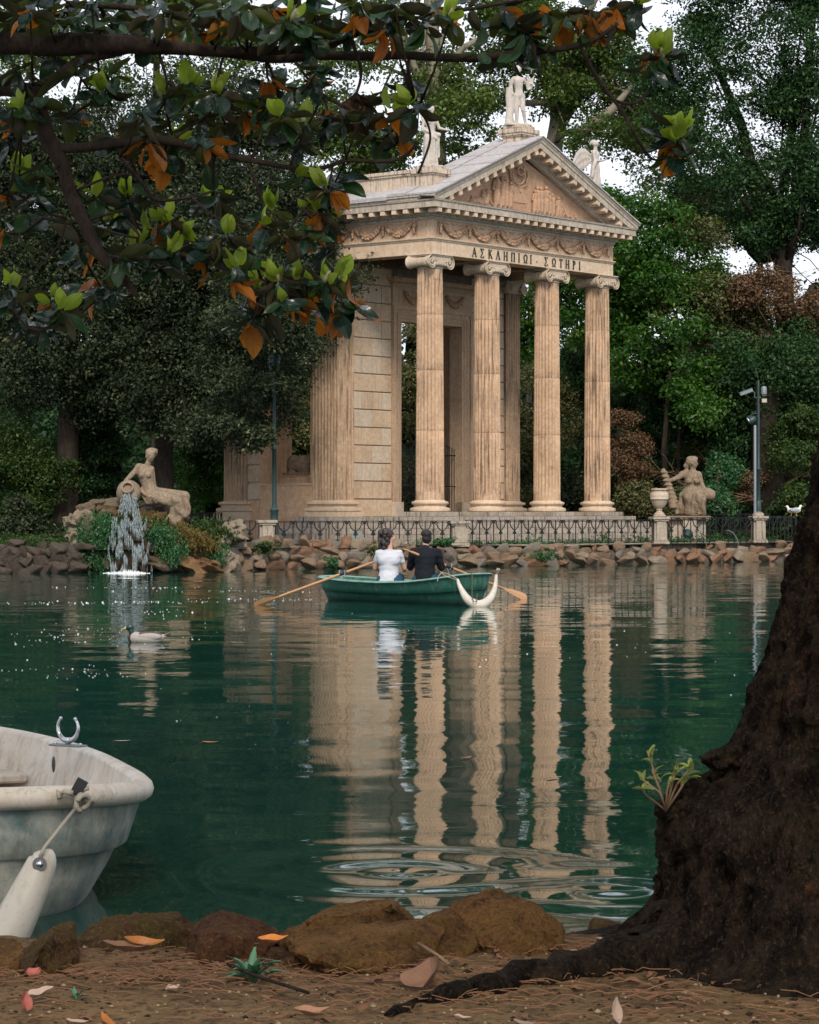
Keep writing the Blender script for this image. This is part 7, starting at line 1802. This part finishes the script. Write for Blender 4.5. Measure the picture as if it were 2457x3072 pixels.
def whorl(xd,yd,Y,kind='d',n=9,scale=1.0,up=None):
    """kind letters: d dark, y with young tips, o with orange leaves, m mid green, w withered"""
    c=P(xd,yd,Y)-mag_o; ax=(up or Vector((r.uniform(-.5,.5),r.uniform(-1.0,-.25),.85))).normalized()
    q=ax.to_track_quat('Z','X'); a0=r.uniform(0,6.28)
    L0=.148*scale*Y/13
    for i in range(n):
        a=a0+2.4*i+r.uniform(-.3,.3); el=r.uniform(-.85,.45)-.12*(i%3)
        mi=0 if r.random()<.78 else 1
        if 'm' in kind: mi=1 if r.random()<.7 else 0
        if 'o' in kind and i%3==0: mi=3; el=r.uniform(-1.3,-.5)
        if 'w' in kind: mi=4; el=r.uniform(-1.4,-.9)
        dirv=q@Vector((cos(a)*cos(el),sin(a)*cos(el),sin(el)))
        leafrec.append((c+dirv*.012,dirv,mi,L0*r.uniform(.6,1.22)*(1.25 if mi==4 else 1),r.uniform(-.9,.9)))
    if 'y' in kind:
        for i in range(r.randint(3,5)):
            a=r.uniform(0,6.28); el=r.uniform(.75,1.35); dirv=q@Vector((cos(a)*cos(el),sin(a)*cos(el),sin(el)))
            leafrec.append((c+dirv*.02,dirv,2,L0*r.uniform(.55,.95),r.uniform(-1.5,1.5)))
        if r.random()<.35:
            mb=MB(); mb.lathe([(.004,0),(.013,.02),(.015,.035),(.010,.06),(.002,.078)],8); o=mb.build('bud',LM_bud,mag,180,c+ax*.01,q.to_euler())
W_=[]
# crowded dark band along the top edge
for i in range(46):
    x=-20+i*19+r.uniform(-8,8); y=r.uniform(-20,60) if i%2 else r.uniform(20,85)
    if x>860: continue
    W_.append((x,y,r.uniform(12.6,14),r.choice(['d','d','dm','do','m'])))
W_+= [(x,y,13+r.uniform(-.4,.5),k) for x,y,k in (
 (40,150,'d'),(75,215,'m'),(20,240,'do'),(110,125,'m'),(160,150,'d'),(230,160,'m'),(20,60,'dm'),(150,240,'do'),(215,200,'dy'),(45,235,'dy'),(60,300,'d'),(15,290,'o'),
 (300,90,'d'),(345,210,'dy'),(310,270,'dm'),(290,250,'d'),(400,190,'my'),(420,250,'d'),(455,205,'dy'),(515,235,'dyo'),(480,270,'d'),(430,300,'do'),(370,300,'my'),(310,300,'do'),(395,385,'do'),
 (240,290,'o'),(345,330,'o'),(590,250,'my'),(560,240,'dy'),(620,300,'y'),(640,270,'my'),(565,170,'do'),(550,215,'d'),(595,190,'do'),(660,170,'o'),(670,150,'d'),(700,240,'do'),(720,250,'d'),(745,205,'w'),(770,215,'d'),(815,240,'yo'),(845,285,'do'),(870,230,'dy'),(860,200,'d'),(790,290,'dm'),
 (610,50,'my'),(640,30,'m'),(545,40,'m'),(520,25,'dm'),(660,60,'d'),(760,30,'o'),(820,70,'do'),(860,35,'d'),(910,25,'o'),(945,50,'y'),(900,60,'d'),
 (445,430,'dy'),(450,415,'d'),(555,480,'dyo'),(575,450,'my'),(640,380,'y'),(690,400,'dyo'),(705,385,'d'),(665,450,'dyo'),(680,490,'d'),(700,470,'yo'),(640,500,'d'),(600,500,'do'),(470,500,'y'),
 (310,490,'my'),(350,470,'yo'),(230,470,'y'),(285,530,'my'),(330,560,'d'),(250,545,'dm'),(200,520,'o'),(225,610,'d'),(210,600,'o'),(380,500,'my'),(400,520,'d'),(440,540,'do'),(360,540,'y'),
 (480,590,'o'),(500,575,'my'),(560,590,'my'),(590,600,'dy'),(540,620,'dyo'),(600,640,'yo'),(560,660,'d'),(650,630,'dyo'),(680,600,'dy'),(715,590,'yo'),(735,640,'do'),(705,660,'do'),(720,610,'my'),(530,680,'o'),(660,570,'d'),(620,590,'my'),
 (75,420,'d'),(60,455,'d'),(20,490,'o'),(15,420,'do'),(40,380,'dy'),(85,370,'m'),(20,610,'dy'),(60,690,'d'),(110,640,'yo'),(100,690,'dy'),(35,640,'d'),(130,660,'y'),(200,420,'dy'),(170,520,'d'),(320,420,'d'),(270,420,'y'))]
W_=[w for i,w in enumerate(W_) if not (w[0]<420 and 120<w[1]<560 and i%14==0)]
for x,y,Y,k in W_: whorl(x,y,Y,k,r.randint(7,10))
# right-hand sprays
for x,y,Y,k,n,s in ((1080,60,13.6,'d',9,1.3),(1110,80,13.5,'d',9,1.3),(1060,20,13.6,'o',6,1.3),(1150,30,13.6,'do',8,1.15),(1190,40,13.5,'do',9,1.15),(1215,60,13.6,'dm',7,1.1),(1230,25,13.5,'o',8,1.1),(1290,20,13.6,'o',8,1.1),(1310,45,13.6,'dm',7,1.1),(1260,60,13.6,'o',5,.9),(1072,130,13.6,'d',5,1.0),(1380,120,13.7,'dyo',9,1.15),(1395,130,13.7,'my',8,1.1),(1370,150,13.6,'d',5,1.0),(1425,300,13.7,'dyo',9,1.2),(1410,330,13.7,'dm',9,1.15),(1420,280,13.7,'y',3,1.1),(1010,115,13.5,'dm',5,1),(985,20,13.6,'d',5,1),(1340,10,13.6,'dy',6,1.)):
    whorl(x,y,Y,k,n,s)
# largest in view become parts, the rest one joined part
def orient(dirv,roll):
    q=dirv.to_track_quat('X','Z'); return (q.to_matrix()@Matrix.Rotation(roll,3,'X'))
leafrec.sort(key=lambda t:-(t[3]*(1.0 if (t[0]+mag_o).z<3.6 else .6)))
rec=leafrec; rest=[]
for i,(p,dv,mi,L,roll) in enumerate(rec):
    R_=orient(dv,roll); si=r.randrange(5)
    if i<298:
        o=bpy.data.objects.new('leaf',mleaf(si,mi,L)); o.matrix_local=Matrix.Translation(p)@R_.to_4x4()@Matrix.Diagonal((L/.15,)*3+(1,)); link(o,mag); 
    else: rest.append((p,R_,si,mi,L))
V=[];F=[];LP=[];RD=[];MI=[]
for p,R_,si,mi,L in rest:
    v,f=shapes[si]; b=len(V); rd=r.random()
    for x in v: V.append(tuple(p+R_@(Vector(x)*L))); LP.append((x[0]*.15,x[1]*.15,x[2]*.15)); RD.append(rd)
    F+=[tuple(q+b for q in k) for k in f]; MI+=[mi]*len(f)
me=bpy.data.meshes.new('foliage'); me.from_pydata(V,[],F)
for m_ in LMS: me.materials.append(m_)
me.polygons.foreach_set('material_index',MI); me.polygons.foreach_set('use_smooth',[True]*len(F))
at=me.attributes.new('lp','FLOAT_VECTOR','POINT'); at.data.foreach_set('vector',np.array(LP,'f').ravel()); at=me.attributes.new('rnd','FLOAT','POINT'); at.data.foreach_set('value',np.array(RD,'f')); me.update()
o=inst('foliage',me,mag); o['kind']='stuff'
# branches
BR=[((-350,1500,13,70),(-340,900,13,66),(-300,500,13,60),(-150,300,13,50),(-20,195,13,40),(60,195,13,36),(110,168,13.1,26),(180,125,13.2,22),(300,98,13.3,20)),
 ((-20,90,13.2,44),(120,95,13.2,48),(240,92,13.2,42),(330,100,13.2,34),(450,108,13.2,22),(520,108,13.2,20),(600,105,13.2,18),(690,98,13.2,15),(740,75,13.2,14),(790,58,13.2,10),(850,30,13.2,8)),
 ((440,106,13.2,22),(560,122,13.3,20),(700,118,13.3,20),(860,118,13.4,18),(1000,122,13.5,18),(1100,110,13.5,16),(1200,100,13.5,14),(1240,90,13.5,12),(1300,50,13.5,7)),
 ((70,190,13,30),(88,250,12.9,34),(105,300,12.9,38),(128,340,12.9,32),(150,410,12.9,30),(182,480,12.8,28),(220,550,12.8,24),(262,590,12.8,20),(290,625,12.8,8)),
 ((115,315,12.9,22),(190,308,12.9,20),(260,300,13,22),(320,290,13,22),(380,300,13,18),(450,320,13,14),(520,336,13,14),(600,352,13,10),(680,352,13,9),(730,338,13,9),(800,340,13,8),(850,330,13,7),(880,300,13,6)),
 ((1225,105,13.5,9),(1260,170,13.6,9),(1310,235,13.6,8),(1345,300,13.6,7),(1375,335,13.7,5),(1410,330,13.7,4)),
 ((1285,208,13.6,7),(1310,217,13.6,7),(1340,215,13.6,7),(1370,185,13.7,6),(1385,150,13.7,5)),
 ((140,8,13.4,16),(210,12,13.4,14),(300,22,13.4,12),(360,50,13.4,8)),((900,14,13.5,8),(980,20,13.5,8),(1060,6,13.5,7),(1130,-5,13.5,7)),
 ((252,330,12.9,9),(300,385,12.9,8),(330,420,12.9,8),(400,415,12.9,6),(450,402,12.9,5)),((265,462,12.8,7),(290,500,12.8,6),(180,470,12.8,4)),
 ((520,338,13,8),(545,400,13,7),(560,450,13,6)),((400,410,12.9,6),(450,455,12.9,5),(520,480,12.9,5)),
 ((380,535,12.8,9),(450,555,12.8,9),(500,585,12.8,8),(540,640,12.8,7),(600,650,12.8,6)),((440,540,12.9,9),(500,550,12.9,10),(540,560,12.9,8),(600,590,12.9,7),(680,600,12.9,5)),((220,540,12.8,8),(330,545,12.8,8),(440,545,12.9,9)),
 ((270,440,12.9,5),(210,455,12.9,6),(150,470,12.9,5),(90,460,12.9,4)),((140,460,12.8,5),(120,520,12.8,4),(60,580,12.8,4),(20,560,12.8,3)),((20,640,12.9,4),(60,690,12.9,4),(110,690,12.9,4)),
 ((620,130,13.2,6),(680,200,13.2,6),(760,240,13.2,6),(830,270,13.2,5)),((330,100,13.2,8),(350,170,13.2,6),(345,210,13.2,5)),((140,250,13,6),(215,200,13,5)),((470,120,13.2,6),(455,180,13.2,5),(455,200,13.2,5)),((350,300,13,6),(420,255,13,5)),((740,80,13.2,8),(760,150,13.2,7),(750,200,13.2,6)),((530,335,13,6),(560,260,13,5),(590,230,13,4)),((700,350,13,5),(690,400,13,4)),((160,400,12.9,7),(240,370,12.9,5),(320,370,12.9,4)),((610,352,13,6),(620,320,13,5)),((600,500,12.9,6),(640,440,12.9,5),(690,400,12.9,4)),((880,230,13,5),(900,260,13,5),(905,300,13,5),(880,365,13,6)),((60,200,13,8),(50,240,13,6),(45,260,13,4)),((560,590,12.9,5),(640,600,12.9,4)),((640,170,13.2,6),(700,180,13.2,4)),((240,90,13.2,9),(215,60,13.2,6),(200,20,13.2,5))]
for b in BR:
    P_=[P(x,y,Y)-mag_o for x,y,Y,w in b]; R2=[w*S/FPX*Y/2 for x,y,Y,w in b]; out=[];ro=[]
    for i in range(len(P_)-1):
        p0=P_[max(i-1,0)];p1=P_[i];p2=P_[i+1];p3=P_[min(i+2,len(P_)-1)]
        for k in range(5):
            t=k/5; q=.5*((2*p1)+(p2-p0)*t+(2*p0-5*p1+4*p2-p3)*t*t+(3*p1-p0-3*p2+p3)*t**3); rr=R2[i]*(1-t)+R2[i+1]*t
            q+=Vector(mnoise.noise_vector(q*5))*min(.012,rr*.5); out.append(q); ro.append(rr*(1+.12*mnoise.noise(q*14)))
    out.append(P_[-1]); ro.append(R2[-1]); mb=MB(); mb.tube(out,ro,10); mb.build('branch',B_mag,mag,180)
# twigs joining the leaf whorls to the nearest branch
pts=[]
for b in BR:
    for x,y,Y,w in b: pts.append(P(x,y,Y))
tw=MB()
for x,y,Y,k in W_:
    c=P(x,y,Y); q=min(pts,key=lambda p:(p-c).length)
    if (q-c).length<.02: continue
    mid=q.lerp(c,.55)+Vector((0,0,-.03)); tw.tube([q-mag_o,mid-mag_o,c-mag_o],[.009,.006,.005],6)
o=tw.build('twigs',B_mag,mag,180); o['kind']='stuff'
# ------------------------------------------------------------ crown of the big tree and magnolia top above the frame: unseen, added to shade the bank
rng=np.random.default_rng(3)
C=[]
for i in range(620):
    a=rng.uniform(0,2*pi); q=sqrt(rng.random())*7.5; C.append((2.0+q*cos(a)*1.1,6.5+q*sin(a),6.3+rng.random()*2.8))
V,F,a=leaves_np(np.array(C),.75,26,.20,rng,rv=rng.random(len(C))); me=np_mesh('crown',V-np.array(to),F,L_oak,a); inst('crown',me,trunk)
mb=MB()
for i in range(9):
    a_=i*.7; mb.tube([Vector((2.05,tY,6.0))-to,Vector((2.05+1.5*cos(a_),tY-1.3+1.5*sin(a_),7.0))-to,Vector((2.05+4*cos(a_),tY-2.5+4*sin(a_),7.8))-to],[.25,.14,.04],10)
mb.build('limbs',M_bigbark,trunk,180)
C=[]
for i in range(170):
    C.append((rng.uniform(-8,-1.0),rng.uniform(7,10.5),rng.uniform(5.2,6.6)))
V,F,a=leaves_np(np.array(C),.6,26,.19,rng,rv=rng.random(len(C))*.5); inst('shade_crown',np_mesh('shade_crown',V-np.array(mag_o),F,L_holm,a),mag)
